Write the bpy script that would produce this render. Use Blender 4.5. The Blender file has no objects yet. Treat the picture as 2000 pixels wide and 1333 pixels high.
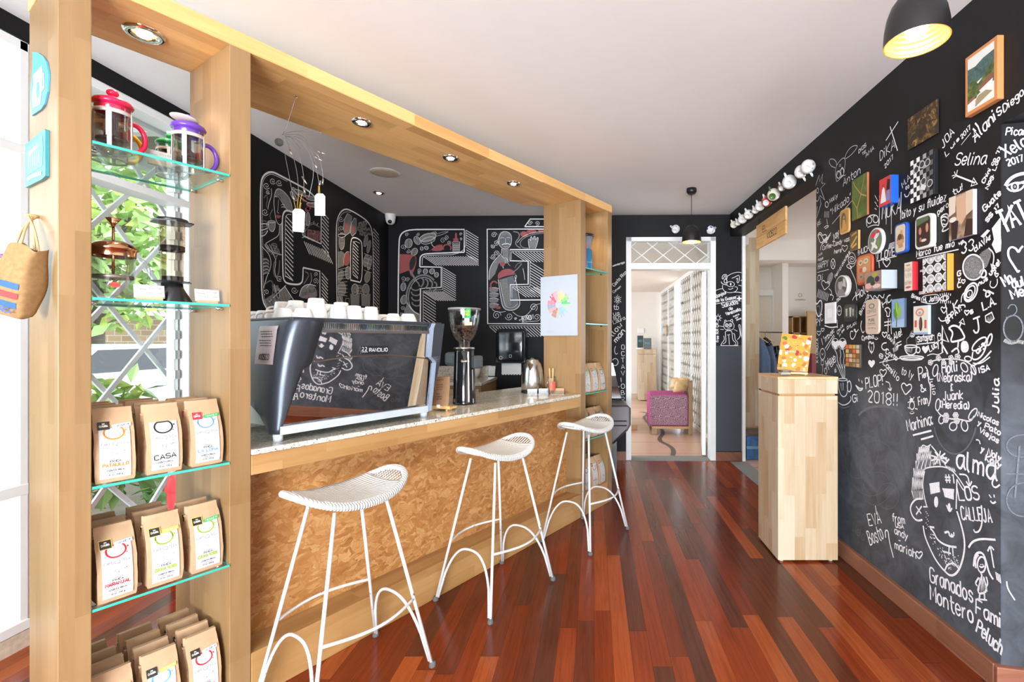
import bpy, bmesh, math, random
from mathutils import Vector, Matrix

SC = bpy.context.scene
COL = SC.collection
random.seed(7)

# ------------------------------------------------------------------ camera
F, PX, PY, CH = 950.0, 1160.0, 665.0, 1.30      # focal length and principal point (px of a 2000x1333 frame), eye height
cam = bpy.data.cameras.new('camera')
cam.sensor_fit = 'HORIZONTAL'
cam.sensor_width = 36.0
cam.lens = F / 2000 * 36.0
cam.shift_x = (1000 - PX) / 2000
cam.shift_y = (PY - 666.5) / 2000
cam.clip_start, cam.clip_end = 0.05, 200
camo = bpy.data.objects.new('camera', cam)
camo.location = (0, 0, CH)
camo.rotation_euler = (math.pi / 2, 0, 0)
COL.objects.link(camo)
SC.camera = camo

# ------------------------------------------------------------------ exposure
SC.view_settings.view_transform = 'Standard'
SC.view_settings.look = 'None'
SC.view_settings.exposure = 1.2
SC.view_settings.gamma = 1.0
SC.view_settings.use_curve_mapping = False
cy = SC.cycles
cy.use_denoising = True
try:
    cy.denoiser = 'OPENIMAGEDENOISE'
except Exception:
    pass
cy.max_bounces = 9
cy.diffuse_bounces = 5
cy.glossy_bounces = 4
cy.transmission_bounces = 6
cy.transparent_max_bounces = 24
cy.caustics_reflective = False
cy.caustics_refractive = False
cy.sample_clamp_indirect = 6.0
cy.use_adaptive_sampling = True

# ------------------------------------------------------------------ sky
W = bpy.data.worlds.new('sky')
SC.world = W
W.use_nodes = True
wt = W.node_tree
for n in list(wt.nodes):
    wt.nodes.remove(n)
_o = wt.nodes.new('ShaderNodeOutputWorld')
_b = wt.nodes.new('ShaderNodeBackground')
_tc = wt.nodes.new('ShaderNodeTexCoord')
_s = wt.nodes.new('ShaderNodeSeparateXYZ')
_r = wt.nodes.new('ShaderNodeValToRGB')
_r.color_ramp.elements[0].position = 0.35
_r.color_ramp.elements[0].color = (.84, .92, 1.0, 1)
_r.color_ramp.elements[1].position = 0.56
_r.color_ramp.elements[1].color = (0.80, 0.91, 1.0, 1)
_m = wt.nodes.new('ShaderNodeMath'); _m.operation = 'MULTIPLY_ADD'
_m.inputs[1].default_value = 0.5; _m.inputs[2].default_value = 0.5
wt.links.new(_tc.outputs['Generated'], _s.inputs[0])
wt.links.new(_s.outputs['Z'], _m.inputs[0])
wt.links.new(_m.outputs[0], _r.inputs[0])
wt.links.new(_r.outputs[0], _b.inputs[0])
_b.inputs[1].default_value = 2.4
wt.links.new(_b.outputs[0], _o.inputs[0])


# ------------------------------------------------------------------ daylight portal and added lamps at the window openings
def daylight(name, loc, rot, sx, sy, power, color=(.84, .93, 1.0)):
    l = bpy.data.lights.new(name, 'AREA')
    l.shape = 'RECTANGLE'
    l.size, l.size_y = sx, sy
    l.energy = power
    l.color = color
    o = bpy.data.objects.new(name, l)
    o.location = loc
    o.rotation_euler = rot
    COL.objects.link(o)
    return o


R90 = math.pi / 2
# sky portal at the street windows; the other lamps are added, out of view
daylight('front_fill_uplight', (-0.6, -4.02, 1.0), (R90 + .62, 0, 0), 3.2, 1.6, 400)  # lamp at the front opening, added and tilted up to brighten the ceiling
daylight('daylight_street_window', (-2.52, 0.9, 1.32), (0, -R90, 0), 2.4, 4.1, 1).data.cycles.is_portal = True
daylight('back_room_fill_light', (-1.9, 8.0, 1.4), (0, -R90, 0), 2.0, 4.2, 42)  # unseen lamp added to brighten the room through the doorway
daylight('side_room_fill_light', (4.88, 5.65, 1.55), (0, R90, 0), 1.3, 1.3, 15)  # unseen lamp added to brighten the room beyond the passage


# ------------------------------------------------------------------ from picture points to points of the room
def ray(u, v):
    return Vector(((u - PX) / F, 1.0, -(v - PY) / F))


def onz(u, v, z=0.0):
    r = ray(u, v)
    k = (z - CH) / r.z
    return Vector((r.x * k, k, z))


def ony(u, v, y):
    r = ray(u, v)
    return Vector((r.x * y, y, CH + r.z * y))


class Plane:
    """a wall plane: point p, unit normal n (towards the room), in-plane axes a (horizontal) and z"""
    def __init__(s, p, a):
        s.p = Vector(p)
        s.a = Vector(a).normalized()
        s.n = s.a.cross(Vector((0, 0, 1))).normalized()
        if s.n.dot(Vector((0, 0, CH)) - s.p) < 0:
            s.n = -s.n

    def at(s, u, v, off=0.0):
        r = ray(u, v)
        c = Vector((0, 0, CH))
        k = (s.p + s.n * off - c).dot(s.n) / r.dot(s.n)
        return c + r * k


RW = Plane((1.466, 5.255, 0), (-0.0139, 1, 0))            # right chalkboard wall
BW = Plane((1.466, 5.255, 0), (1, -0.0205, 0))            # back wall
LW = Plane((-2.254, 4, 0), (0, 1, 0))                     # left chalkboard wall
JW = Plane((1.5139, 1.81, 0), (1, -0.21, 0))              # jamb at the near end of the right wall
CEIL = 2.66

# the bar runs at an angle: local x along the bar, y towards its back, z up
BO = Vector((-1.270, 1.695, 0))
BS = Vector((0.5326, 0.8464, 0)).normalized()
BN = Vector((-BS.y, BS.x, 0))
BAR = Matrix(((BS.x, BN.x, 0, BO.x), (BS.y, BN.y, 0, BO.y), (0, 0, 1, 0), (0, 0, 0, 1)))
BARI = BAR.inverted()


def bar(t, d, z):
    return BAR @ Vector((t, d, z))


def onbar(u, v, d):
    """bar-local point where the line of sight through (u,v) meets the vertical plane at depth d"""
    r = ray(u, v)
    c = Vector((0, 0, CH))
    p = BO + BN * d
    k = (p - c).dot(BN) / r.dot(BN)
    return BARI @ (c + r * k)


def barz(u, v, z):
    return BARI @ onz(u, v, z)


# ------------------------------------------------------------------ mesh builder
class MB:
    def __init__(s):
        s.v, s.f, s.mi, s.sm = [], [], [], []

    def add(s, verts, faces, mi=0, smooth=False, T=None):
        o = len(s.v)
        for p in verts:
            p = Vector(p)
            if T is not None:
                p = T @ p
            s.v.append(p)
        for f in faces:
            s.f.append([i + o for i in f])
            s.mi.append(mi)
            s.sm.append(smooth)
        return s

    def box(s, x0, x1, y0, y1, z0, z1, mi=0, T=None):
        v = [(x0, y0, z0), (x1, y0, z0), (x1, y1, z0), (x0, y1, z0), (x0, y0, z1), (x1, y0, z1), (x1, y1, z1), (x0, y1, z1)]
        f = [(0, 3, 2, 1), (4, 5, 6, 7), (0, 1, 5, 4), (1, 2, 6, 5), (2, 3, 7, 6), (3, 0, 4, 7)]
        return s.add(v, f, mi, False, T)

    def bbox(s, x0, x1, y0, y1, z0, z1, r=0.004, mi=0, T=None, seg=2):
        """box with rounded edges"""
        bm = bmesh.new()
        m = Matrix.Translation(((x0 + x1) / 2, (y0 + y1) / 2, (z0 + z1) / 2)) @ Matrix.Diagonal((abs(x1 - x0), abs(y1 - y0), abs(z1 - z0), 1))
        bmesh.ops.create_cube(bm, size=1, matrix=m)
        r = min(r, abs(x1 - x0) * .49, abs(y1 - y0) * .49, abs(z1 - z0) * .49)
        bmesh.ops.bevel(bm, geom=bm.edges[:], offset=r, segments=seg, profile=0.5, affect='EDGES')
        bm.verts.index_update()
        v = [x.co.copy() for x in bm.verts]
        f = [[q.index for q in x.verts] for x in bm.faces]
        bm.free()
        return s.add(v, f, mi, seg > 2, T)

    def lathe(s, prof, seg=24, mi=0, T=None, c=(0, 0, 0), smooth=True, a0=0.0, a1=None):
        full = a1 is None
        a1 = a0 + 2 * math.pi if full else a1
        n = seg if full else seg + 1
        v, f = [], []
        for r, z in prof:
            for i in range(n):
                a = a0 + (a1 - a0) * i / seg
                v.append((c[0] + r * math.cos(a), c[1] + r * math.sin(a), c[2] + z))
        for j in range(len(prof) - 1):
            for i in range(seg):
                k = (i + 1) % n
                if prof[j][0] < 1e-6 and prof[j + 1][0] < 1e-6:
                    continue
                f.append((j * n + i, j * n + k, (j + 1) * n + k, (j + 1) * n + i))
        return s.add(v, f, mi, smooth, T)

    def cyl(s, c, r, h, seg=20, mi=0, T=None, r2=None):
        r2 = r if r2 is None else r2
        n = seg
        v = [(c[0] + r * math.cos(2 * math.pi * i / n), c[1] + r * math.sin(2 * math.pi * i / n), c[2]) for i in range(n)]
        v += [(c[0] + r2 * math.cos(2 * math.pi * i / n), c[1] + r2 * math.sin(2 * math.pi * i / n), c[2] + h) for i in range(n)]
        s.add(v, [(i, (i + 1) % n, n + (i + 1) % n, n + i) for i in range(n)], mi, True, T)
        s.add(v[:n], [list(range(n))[::-1]], mi, False, T)
        s.add(v[n:], [list(range(n))], mi, False, T)
        return s

    def tube(s, pts, r, seg=8, mi=0, closed=False, T=None, caps=True):
        P = [Vector(p) for p in pts]
        n = len(P)
        R = r if isinstance(r, (list, tuple)) else [r] * n
        v, f = [], []
        up = None
        for i in range(n):
            if closed:
                d = P[(i + 1) % n] - P[i - 1]
            else:
                d = P[min(i + 1, n - 1)] - P[max(i - 1, 0)]
            d = d.normalized() if d.length > 1e-9 else Vector((0, 0, 1))
            if up is None:
                up = Vector((0, 0, 1)) if abs(d.z) < 0.9 else Vector((1, 0, 0))
            x = up.cross(d)
            if x.length < 1e-6:
                x = Vector((1, 0, 0)).cross(d)
            x.normalize()
            y = d.cross(x).normalized()
            up = y
            for k in range(seg):
                a = 2 * math.pi * k / seg
                v.append(P[i] + (x * math.cos(a) + y * math.sin(a)) * R[i])
        m = n if closed else n - 1
        for i in range(m):
            j = (i + 1) % n
            for k in range(seg):
                l = (k + 1) % seg
                f.append((i * seg + k, i * seg + l, j * seg + l, j * seg + k))
        s.add(v, f, mi, True, T)
        if caps and not closed:
            s.add(v[:seg], [list(range(seg))[::-1]], mi, False, T)
            s.add(v[-seg:], [list(range(seg))], mi, False, T)
        return s

    def prism(s, poly, h0, h1, mi=0, T=None, smooth=False):
        """polygon in local x,y extruded from z=h0 to h1"""
        n = len(poly)
        v = [(p[0], p[1], h0) for p in poly] + [(p[0], p[1], h1) for p in poly]
        f = [list(range(n))[::-1], list(range(n, 2 * n))]
        s.add(v, f, mi, False, T)
        s.add(v, [(i, (i + 1) % n, n + (i + 1) % n, n + i) for i in range(n)], mi, smooth, T)
        return s

    def sphere(s, c, r, seg=14, rings=8, mi=0, T=None, sc=(1, 1, 1)):
        prof = [(r * math.sin(math.pi * j / rings), -r * math.cos(math.pi * j / rings)) for j in range(rings + 1)]
        v, f = [], []
        for a, z in prof:
            for i in range(seg):
                t = 2 * math.pi * i / seg
                v.append((c[0] + a * math.cos(t) * sc[0], c[1] + a * math.sin(t) * sc[1], c[2] + z * sc[2]))
        for j in range(rings):
            for i in range(seg):
                k = (i + 1) % seg
                f.append((j * seg + i, j * seg + k, (j + 1) * seg + k, (j + 1) * seg + i))
        return s.add(v, f, mi, True, T)

    def grid(s, fn, nu, nv, mi=0, smooth=True, T=None):
        v = [fn(i / nu, j / nv) for j in range(nv + 1) for i in range(nu + 1)]
        w = nu + 1
        f = [(j * w + i, j * w + i + 1, (j + 1) * w + i + 1, (j + 1) * w + i) for j in range(nv) for i in range(nu)]
        return s.add(v, f, mi, smooth, T)

    def ribbon(s, pts, w, n, mi=0, closed=False, taper=False):
        P = [Vector(p) for p in pts]
        k = len(P)
        if k < 2:
            return s
        v, f = [], []
        for i in range(k):
            if closed:
                d = P[(i + 1) % k] - P[i - 1]
            else:
                d = P[min(i + 1, k - 1)] - P[max(i - 1, 0)]
            if d.length < 1e-9:
                d = Vector((0, 0, 1))
            o = n.cross(d.normalized()) * (w * .5)
            if taper and i in (0, k - 1):
                o *= .4
            v += [P[i] - o, P[i] + o]
        m = k if closed else k - 1
        for i in range(m):
            j = (i + 1) % k
            f.append((2 * i, 2 * i + 1, 2 * j + 1, 2 * j))
        return s.add(v, f, mi, False)

    def build(s, name, mats, parent=None, M=None, recalc=True, bevel=0.0):
        me = bpy.data.meshes.new(name)
        me.from_pydata([tuple(p) for p in s.v], [], s.f)
        me.polygons.foreach_set('material_index', s.mi)
        me.polygons.foreach_set('use_smooth', s.sm)
        if not isinstance(mats, (list, tuple)):
            mats = [mats]
        for m in mats:
            me.materials.append(m)
        if recalc:
            bm = bmesh.new()
            bm.from_mesh(me)
            bmesh.ops.remove_doubles(bm, verts=bm.verts[:], dist=1e-6)
            bmesh.ops.recalc_face_normals(bm, faces=bm.faces[:])
            bm.to_mesh(me)
            bm.free()
        me.update()
        o = bpy.data.objects.new(name, me)
        COL.objects.link(o)
        if parent is not None:
            o.parent = parent
        if M is not None:
            o.matrix_local = M
        if bevel:
            b = o.modifiers.new('bevel', 'BEVEL')
            b.width = bevel
            b.segments = 2
            b.limit_method = 'ANGLE'
        return o


def tag(o, label, cat, group=None, kind=None):
    if label:
        o['label'] = label
    if cat:
        o['category'] = cat
    if group:
        o['group'] = group
    if kind:
        o['kind'] = kind
    return o


def thing(name, label, cat, M=None, group=None, kind=None):
    o = bpy.data.objects.new(name, None)
    o.empty_display_size = 0.05
    COL.objects.link(o)
    if M is not None:
        o.matrix_local = M
    return tag(o, label, cat, group, kind)


def structure(o):
    o['kind'] = 'structure'
    return o


def kids(o):
    return [c for c in bpy.data.objects if c.parent is o]


def dup(root, M, label, group=None, name=None):
    r = root.copy()
    if name:
        r.name = name
    COL.objects.link(r)
    r.matrix_local = M
    r['label'] = label
    if group:
        r['group'] = group
    for ch in list(root.children):
        c = ch.copy()
        COL.objects.link(c)
        c.parent = r
        for g in list(ch.children):
            d = g.copy()
            COL.objects.link(d)
            d.parent = c
    return r


def TR(x, y, z, rz=0.0, s=1.0, rx=0.0, ry=0.0):
    return Matrix.Translation((x, y, z)) @ Matrix.Rotation(rz, 4, 'Z') @ Matrix.Rotation(ry, 4, 'Y') @ Matrix.Rotation(rx, 4, 'X') @ Matrix.Scale(s, 4)


def chaikin(pts, closed=False, it=2):
    P = [Vector(p) for p in pts]
    for _ in range(it):
        Q = []
        n = len(P)
        rng = range(n if closed else n - 1)
        if not closed:
            Q.append(P[0])
        for i in rng:
            a, b = P[i], P[(i + 1) % n]
            Q += [a * .75 + b * .25, a * .25 + b * .75]
        if not closed:
            Q.append(P[-1])
        P = Q
    return P


# ------------------------------------------------------------------ materials
class NT:
    def __init__(s, name):
        s.m = bpy.data.materials.new(name)
        s.m.use_nodes = True
        s.t = s.m.node_tree
        for n in list(s.t.nodes):
            s.t.nodes.remove(n)
        s.out = s.t.nodes.new('ShaderNodeOutputMaterial')

    def n(s, typ, **kw):
        x = s.t.nodes.new(typ)
        for k, v in kw.items():
            setattr(x, k, v)
        return x

    def put(s, sock, val):
        if hasattr(val, 'is_output') or isinstance(val, bpy.types.NodeSocket):
            s.t.links.new(val, sock)
        else:
            if isinstance(val, (tuple, list)) and len(val) == 3 and sock.type == 'RGBA':
                val = (*val, 1)
            sock.default_value = val

    def math(s, op, a, b=None, c=None, clamp=False):
        x = s.n('ShaderNodeMath', operation=op)
        x.use_clamp = clamp
        s.put(x.inputs[0], a)
        if b is not None:
            s.put(x.inputs[1], b)
        if c is not None:
            s.put(x.inputs[2], c)
        return x.outputs[0]

    def obj(s):
        return s.n('ShaderNodeTexCoord').outputs['Object']

    def geo(s):
        return s.n('ShaderNodeNewGeometry').outputs['Position']

    def sep(s, v):
        x = s.n('ShaderNodeSeparateXYZ')
        s.put(x.inputs[0], v)
        return x.outputs

    def comb(s, x, y, z):
        c = s.n('ShaderNodeCombineXYZ')
        for i, q in enumerate((x, y, z)):
            s.put(c.inputs[i], q)
        return c.outputs[0]

    def noise(s, vec, scale=5, detail=2, rough=.5, dist=0.0, fac=True):
        x = s.n('ShaderNodeTexNoise')
        s.put(x.inputs['Vector'], vec)
        x.inputs['Scale'].default_value = scale
        x.inputs['Detail'].default_value = detail
        x.inputs['Roughness'].default_value = rough
        x.inputs['Distortion'].default_value = dist
        return x.outputs[0] if fac else x.outputs[1]

    def voro(s, vec, scale=5, feature='F1', out='Color', rnd=1.0):
        x = s.n('ShaderNodeTexVoronoi', feature=feature)
        s.put(x.inputs['Vector'], vec)
        x.inputs['Scale'].default_value = scale
        x.inputs['Randomness'].default_value = rnd
        return x.outputs[out]

    def white(s, vec):
        x = s.n('ShaderNodeTexWhiteNoise', noise_dimensions='3D')
        s.put(x.inputs['Vector'], vec)
        return x.outputs

    def ramp(s, fac, stops, interp='LINEAR'):
        x = s.n('ShaderNodeValToRGB')
        r = x.color_ramp
        r.interpolation = interp
        while len(r.elements) < len(stops):
            r.elements.new(0.5)
        for e, (p, c) in zip(r.elements, stops):
            e.position = p
            e.color = (*c, 1) if len(c) == 3 else c
        s.put(x.inputs[0], fac)
        return x.outputs[0]

    def mix(s, fac, a, b):
        x = s.n('ShaderNodeMix', data_type='RGBA')
        s.put(x.inputs[0], fac)
        s.put(x.inputs[6], a)
        s.put(x.inputs[7], b)
        return x.outputs[2]

    def bump(s, h, strength=.2, dist=.01):
        x = s.n('ShaderNodeBump')
        x.inputs['Strength'].default_value = strength
        x.inputs['Distance'].default_value = dist
        s.put(x.inputs['Height'], h)
        return x.outputs[0]

    def pbr(s, color, rough=.5, metal=0.0, spec=.5, normal=None, coat=0.0, alpha=None, emit=None, estr=0.0):
        p = s.n('ShaderNodeBsdfPrincipled')
        s.put(p.inputs['Base Color'], color)
        s.put(p.inputs['Roughness'], rough)
        s.put(p.inputs['Metallic'], metal)
        s.put(p.inputs['Specular IOR Level'], spec)
        if normal is not None:
            s.put(p.inputs['Normal'], normal)
        if coat:
            p.inputs['Coat Weight'].default_value = coat
            p.inputs['Coat Roughness'].default_value = .08
        if alpha is not None:
            s.put(p.inputs['Alpha'], alpha)
        if emit is not None:
            s.put(p.inputs['Emission Color'], emit)
            p.inputs['Emission Strength'].default_value = estr
        s.t.links.new(p.outputs[0], s.out.inputs[0])
        return s.m


def plain(name, color, rough=.5, metal=0.0, spec=.5, var=0.06, scale=30, coat=0.0):
    """one colour with a little procedural unevenness"""
    t = NT(name)
    n = t.noise(t.obj(), scale, 3)
    c2 = tuple(min(1, c * (1 + var)) for c in color)
    c1 = tuple(c * (1 - var) for c in color)
    return t.pbr(t.mix(n, c1, c2), rough, metal, spec, coat=coat)


def wood(name, light, dark, along='z', w=.07, L=.5, var=.75, grain=.45, rough=.38, gap=0.0, coat=0.0):
    t = NT(name)
    x, y, z = t.sep(t.obj())
    al = {'x': x, 'y': y, 'z': z}[along]
    ac = {'x': t.math('ADD', y, z), 'y': t.math('ADD', x, z), 'z': t.math('ADD', x, y)}[along]
    row = t.math('FLOOR', t.math('DIVIDE', ac, w))
    r1 = t.white(t.comb(row, 3.7, 1.3))[0]
    pos = t.math('ADD', t.math('DIVIDE', al, L), t.math('MULTIPLY', r1, 9.0))
    cell = t.math('FLOOR', pos)
    rnd = t.white(t.comb(row, cell, 7.1))[0]
    off = t.math('MULTIPLY', rnd, 40.0)
    g = t.noise(t.comb(t.math('MULTIPLY', ac, 55.0), t.math('MULTIPLY_ADD', al, 3.0, off), off), 1.0, 4, .6, .6)
    g2 = t.noise(t.comb(t.math('MULTIPLY', ac, 9.0), t.math('MULTIPLY_ADD', al, 1.2, off), off), 1.0, 2, .5, 1.2)
    f = t.math('ADD', t.math('MULTIPLY', t.math('SUBTRACT', rnd, .35), var),
               t.math('MULTIPLY', t.math('SUBTRACT', t.math('ADD', g, g2), 1.0), grain * 2))
    f = t.math('ADD', f, .3, clamp=True)
    col = t.mix(f, light, dark)
    if gap:
        fr = t.math('FRACT', t.math('DIVIDE', ac, w))
        e = t.math('LESS_THAN', fr, gap)
        col = t.mix(t.math('MULTIPLY', e, .45), col, tuple(c * .35 for c in dark))
    return t.pbr(col, rough, 0, .45, coat=coat)


def glassy(name, tint=(1, 1, 1), refl=.08, rough=.02):
    t = NT(name)
    tr = t.n('ShaderNodeBsdfTransparent')
    tr.inputs[0].default_value = (*tint, 1)
    gl = t.n('ShaderNodeBsdfGlossy')
    gl.inputs['Roughness'].default_value = rough
    lw = t.n('ShaderNodeLayerWeight')
    lw.inputs[0].default_value = .35
    f = t.math('MULTIPLY_ADD', lw.outputs['Fresnel'], .34, refl, clamp=True)
    mx = t.n('ShaderNodeMixShader')
    t.put(mx.inputs[0], f)
    t.t.links.new(tr.outputs[0], mx.inputs[1])
    t.t.links.new(gl.outputs[0], mx.inputs[2])
    t.t.links.new(mx.outputs[0], t.out.inputs[0])
    return t.m


def glow(name, color, strength):
    t = NT(name)
    e = t.n('ShaderNodeEmission')
    e.inputs[0].default_value = (*color, 1)
    e.inputs[1].default_value = strength
    t.t.links.new(e.outputs[0], t.out.inputs[0])
    return t.m


MAPLE_L, MAPLE_D = (.315, .187, .084), (.225, .122, .046)
wood_z = wood('maple_upright', MAPLE_L, MAPLE_D, 'z', .075, .55)
wood_x = wood('maple_lengthwise', (.46, .262, .102), (.33, .165, .053), 'x', .065, .5)
wood_y = wood('maple_crosswise', (.78, .53, .27), (.54, .30, .11), 'y', .065, .5)
wood_head = wood('maple_header', (.84, .52, .21), (.60, .32, .11), 'x', .065, .5)  # same maple made lighter in colour, standing in for bounced light
wood_pale = wood('pale_maple', (.57, .475, .345), (.43, .28, .15), 'z', .062, .42, .85)
wood_pale_y = wood('pale_maple_top', (.76, .50, .26), (.58, .34, .15), 'y', .06, .42)
wood_red = wood('oiled_wood', (.58, .33, .14), (.38, .19, .07), 'z', .2, 2.0, .3)
pine = wood('pine_plank', (.80, .50, .20), (.55, .28, .08), 'y', .5, 3.0, .3, .7)


def floor_mat():
    t = NT('cherry_floorboards')
    x, y, z = t.sep(t.geo())
    row = t.math('FLOOR', t.math('DIVIDE', x, .0778))
    r1 = t.white(t.comb(row, 2.2, .3))[0]
    pos = t.math('ADD', t.math('DIVIDE', y, 1.15), t.math('MULTIPLY', r1, 17.0))
    cell = t.math('FLOOR', pos)
    rnd = t.white(t.comb(row, cell, 4.4))[0]
    off = t.math('MULTIPLY', rnd, 60.0)
    g = t.noise(t.comb(t.math('MULTIPLY', x, 70.0), t.math('MULTIPLY_ADD', y, 2.6, off), off), 1.0, 4, .65, .8)
    g2 = t.noise(t.comb(t.math('MULTIPLY', x, 14.0), t.math('MULTIPLY_ADD', y, 1.2, off), off), 1.0, 3, .6, 2.0)
    base = t.ramp(rnd, [(0, (.085, .027, .014)), (.16, (.112, .025, .010)), (.40, (.175, .029, .008)), (.75, (.225, .037, .009)), (1, (.33, .075, .018))])
    gg = t.math('ADD', t.math('MULTIPLY', g, .6), t.math('MULTIPLY', g2, .4))
    k = t.ramp(gg, [(.28, (.62, .60, .58)), (.5, (1.0, 1.0, 1.0)), (.75, (1.28, 1.34, 1.38))])
    mul = t.n('ShaderNodeMix', data_type='RGBA', blend_type='MULTIPLY')
    mul.inputs[0].default_value = 1
    t.put(mul.inputs[6], base)
    t.put(mul.inputs[7], k)
    fx = t.math('FRACT', t.math('DIVIDE', x, .0778))
    fy = t.math('FRACT', pos)
    e = t.math('MAXIMUM', t.math('LESS_THAN', fx, .022), t.math('LESS_THAN', fy, .0022))
    col = t.mix(t.math('MULTIPLY', e, .6), mul.outputs[2], (.03, .012, .008))
    rg = t.noise(t.comb(t.math('MULTIPLY', x, 3.0), y, 0.0), 4, 3)
    return t.pbr(col, t.math('MULTIPLY_ADD', rg, .14, .12), 0, .22, normal=t.bump(t.math('SUBTRACT', 1.0, e), .15, .002))


def osb_mat():
    t = NT('osb_flakeboard')
    x, y, z = t.sep(t.obj())
    base = t.comb(x, t.math('MULTIPLY', y, 1.0), t.math('MULTIPLY', z, 1.0))
    w = t.noise(base, 9, 2, .5, 0, False)
    mx = t.n('ShaderNodeMix', data_type='VECTOR')
    mx.inputs[0].default_value = .06
    t.put(mx.inputs[4], base)
    t.put(mx.inputs[5], w)
    vec = mx.outputs[1]
    res = None
    for i, (sc, ang) in enumerate(((13, .5), (19, -.7), (27, .15))):
        rt = t.n('ShaderNodeVectorRotate', rotation_type='Y_AXIS')
        t.put(rt.inputs['Vector'], vec)
        rt.inputs['Angle'].default_value = ang
        st = t.n('ShaderNodeVectorMath', operation='MULTIPLY')
        t.put(st.inputs[0], rt.outputs[0])
        st.inputs[1].default_value = (1.0, 1.0, 2.6)
        v = t.n('ShaderNodeTexVoronoi', feature='F1')
        t.put(v.inputs['Vector'], st.outputs[0])
        v.inputs['Scale'].default_value = sc
        cs = t.n('ShaderNodeSeparateColor')
        t.put(cs.inputs[0], v.outputs['Color'])
        a2 = t.n('ShaderNodeVectorRotate', rotation_type='Y_AXIS')
        t.put(a2.inputs['Vector'], base)
        t.put(a2.inputs['Angle'], t.math('MULTIPLY', cs.outputs[1], 3.14))
        sx = t.n('ShaderNodeVectorMath', operation='MULTIPLY')
        t.put(sx.inputs[0], a2.outputs[0])
        sx.inputs[1].default_value = (8, 8, 110)
        g = t.noise(sx.outputs[0], 1.0, 3, .6)
        val = t.math('ADD', t.math('MULTIPLY', cs.outputs[0], .45), t.math('MULTIPLY', g, .75))
        if res is None:
            res = val
        else:
            pick = t.math('GREATER_THAN', cs.outputs[2], .5)
            m2 = t.n('ShaderNodeMix', data_type='FLOAT')
            t.put(m2.inputs[0], pick)
            t.put(m2.inputs[2], res)
            t.put(m2.inputs[3], val)
            res = m2.outputs[0]
    col = t.ramp(res, [(.2, (.26, .100, .026)), (.42, (.37, .155, .043)), (.62, (.43, .20, .062)), (.88, (.55, .31, .125))])
    return t.pbr(col, .42, 0, .4, normal=t.bump(res, .25, .004))


def granite_mat():
    t = NT('speckled_granite')
    p = t.geo()
    a = t.noise(p, 55, 4, .7)
    c = t.ramp(a, [(.3, (.36, .33, .28)), (.5, (.60, .56, .48)), (.7, (.72, .68, .60))])
    b = t.noise(p, 120, 3, .6)
    d = t.ramp(b, [(.60, (0, 0, 0)), (.66, (1, 1, 1))])
    c = t.mix(d, c, (.06, .055, .06))
    e = t.noise(t.comb(*[t.math('ADD', q, 5.0) for q in t.sep(p)]), 75, 2, .5)
    c = t.mix(t.ramp(e, [(.64, (0, 0, 0)), (.7, (1, 1, 1))]), c, (.34, .22, .12))
    return t.pbr(c, .12, 0, .5)


def board_mat(name, c0, dust_sheen, rough, wiped=()):
    """blackboard paint with wiped chalk dust, and light sheen painted in lower down"""
    t = NT(name)
    p = t.geo()
    a = t.noise(p, 1.5, 4, .6, .8)
    b = t.noise(p, 7, 5, .65, 1.6)
    z = t.sep(p)[2]
    zz = t.math('DIVIDE', z, CEIL)
    low = t.ramp(zz, [(0.0, (1, 1, 1)), (.38, (.85, .85, .85)), (.5, (.05, .05, .05))])  # lighter lower down: chalk dust plus sheen put into the colour
    f = t.math('MULTIPLY', t.math('MULTIPLY', a, b), low)
    f = t.math('MULTIPLY', f, dust_sheen, clamp=True)
    for cy_, cz_, ry_, rz_, k in wiped:          # patches wiped with a damp cloth
        y_ = t.math('DIVIDE', t.math('SUBTRACT', t.sep(p)[1], cy_), ry_)
        z_ = t.math('DIVIDE', t.math('SUBTRACT', z, cz_), rz_)
        r_ = t.math('SQRT', t.math('ADD', t.math('MULTIPLY', y_, y_), t.math('MULTIPLY', z_, z_)))
        r_ = t.math('ADD', r_, t.math('MULTIPLY', t.math('SUBTRACT', a, .5), .5))
        g = t.ramp(r_, [(.0, (.55, .55, .55)), (.78, (.8, .8, .8)), (.92, (1, 1, 1)), (1.0, (0, 0, 0))])
        f = t.math('ADD', f, t.math('MULTIPLY', t.math('MULTIPLY', g, k), t.math('ADD', b, .35)), clamp=True)
    col = t.mix(f, c0, (.19, .215, .255))
    return t.pbr(col, rough, 0, .24)


floor_m = floor_mat()
osb_m = osb_mat()
granite_m = granite_mat()
board_m = board_mat('blackboard_paint', (.0060, .0056, .0064), .10, .6)
board_r = board_mat('blackboard_wall_paint', (.0085, .0080, .0084), 1.15, .5, ((2.57, .78, .30, .30, .16), (2.02, 1.05, .13, .19, .12), (2.85, .55, .25, .22, .10), (1.8, .9, .1, .25, .1)))
black_band = plain('black_paint', (.010, .009, .010), .6)
ceil_m = plain('white_ceiling_paint', (.90, .88, .865), .9, 0, .2, .02, 8)
white_wall = plain('white_wall_paint', (.84, .79, .73), .85, 0, .3, .02, 5)
white_trim = plain('white_gloss_paint', (.86, .87, .86), .3, 0, .5, .03, 12)
worn_trim = plain('worn_sill_paint', (.62, .52, .40), .7, 0, .3, .35, 45)
skirt_m = wood('brown_skirting', (.27, .115, .065), (.15, .055, .03), 'y', .3, .6, .5, .5, .4)
stone_m = plain('grey_threshold_stone', (.24, .235, .22), .6, 0, .4, .35, 130)


def chalk_mat(name, color, cover=.62):
    t = NT(name)
    n = t.noise(t.geo(), 420, 2, .6)
    f = t.ramp(n, [(cover - .22, (1, 1, 1)), (cover + .08, (.18, .18, .18))])
    return t.pbr(t.mix(f, (.03, .03, .03), color), .95, 0, .1)


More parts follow.
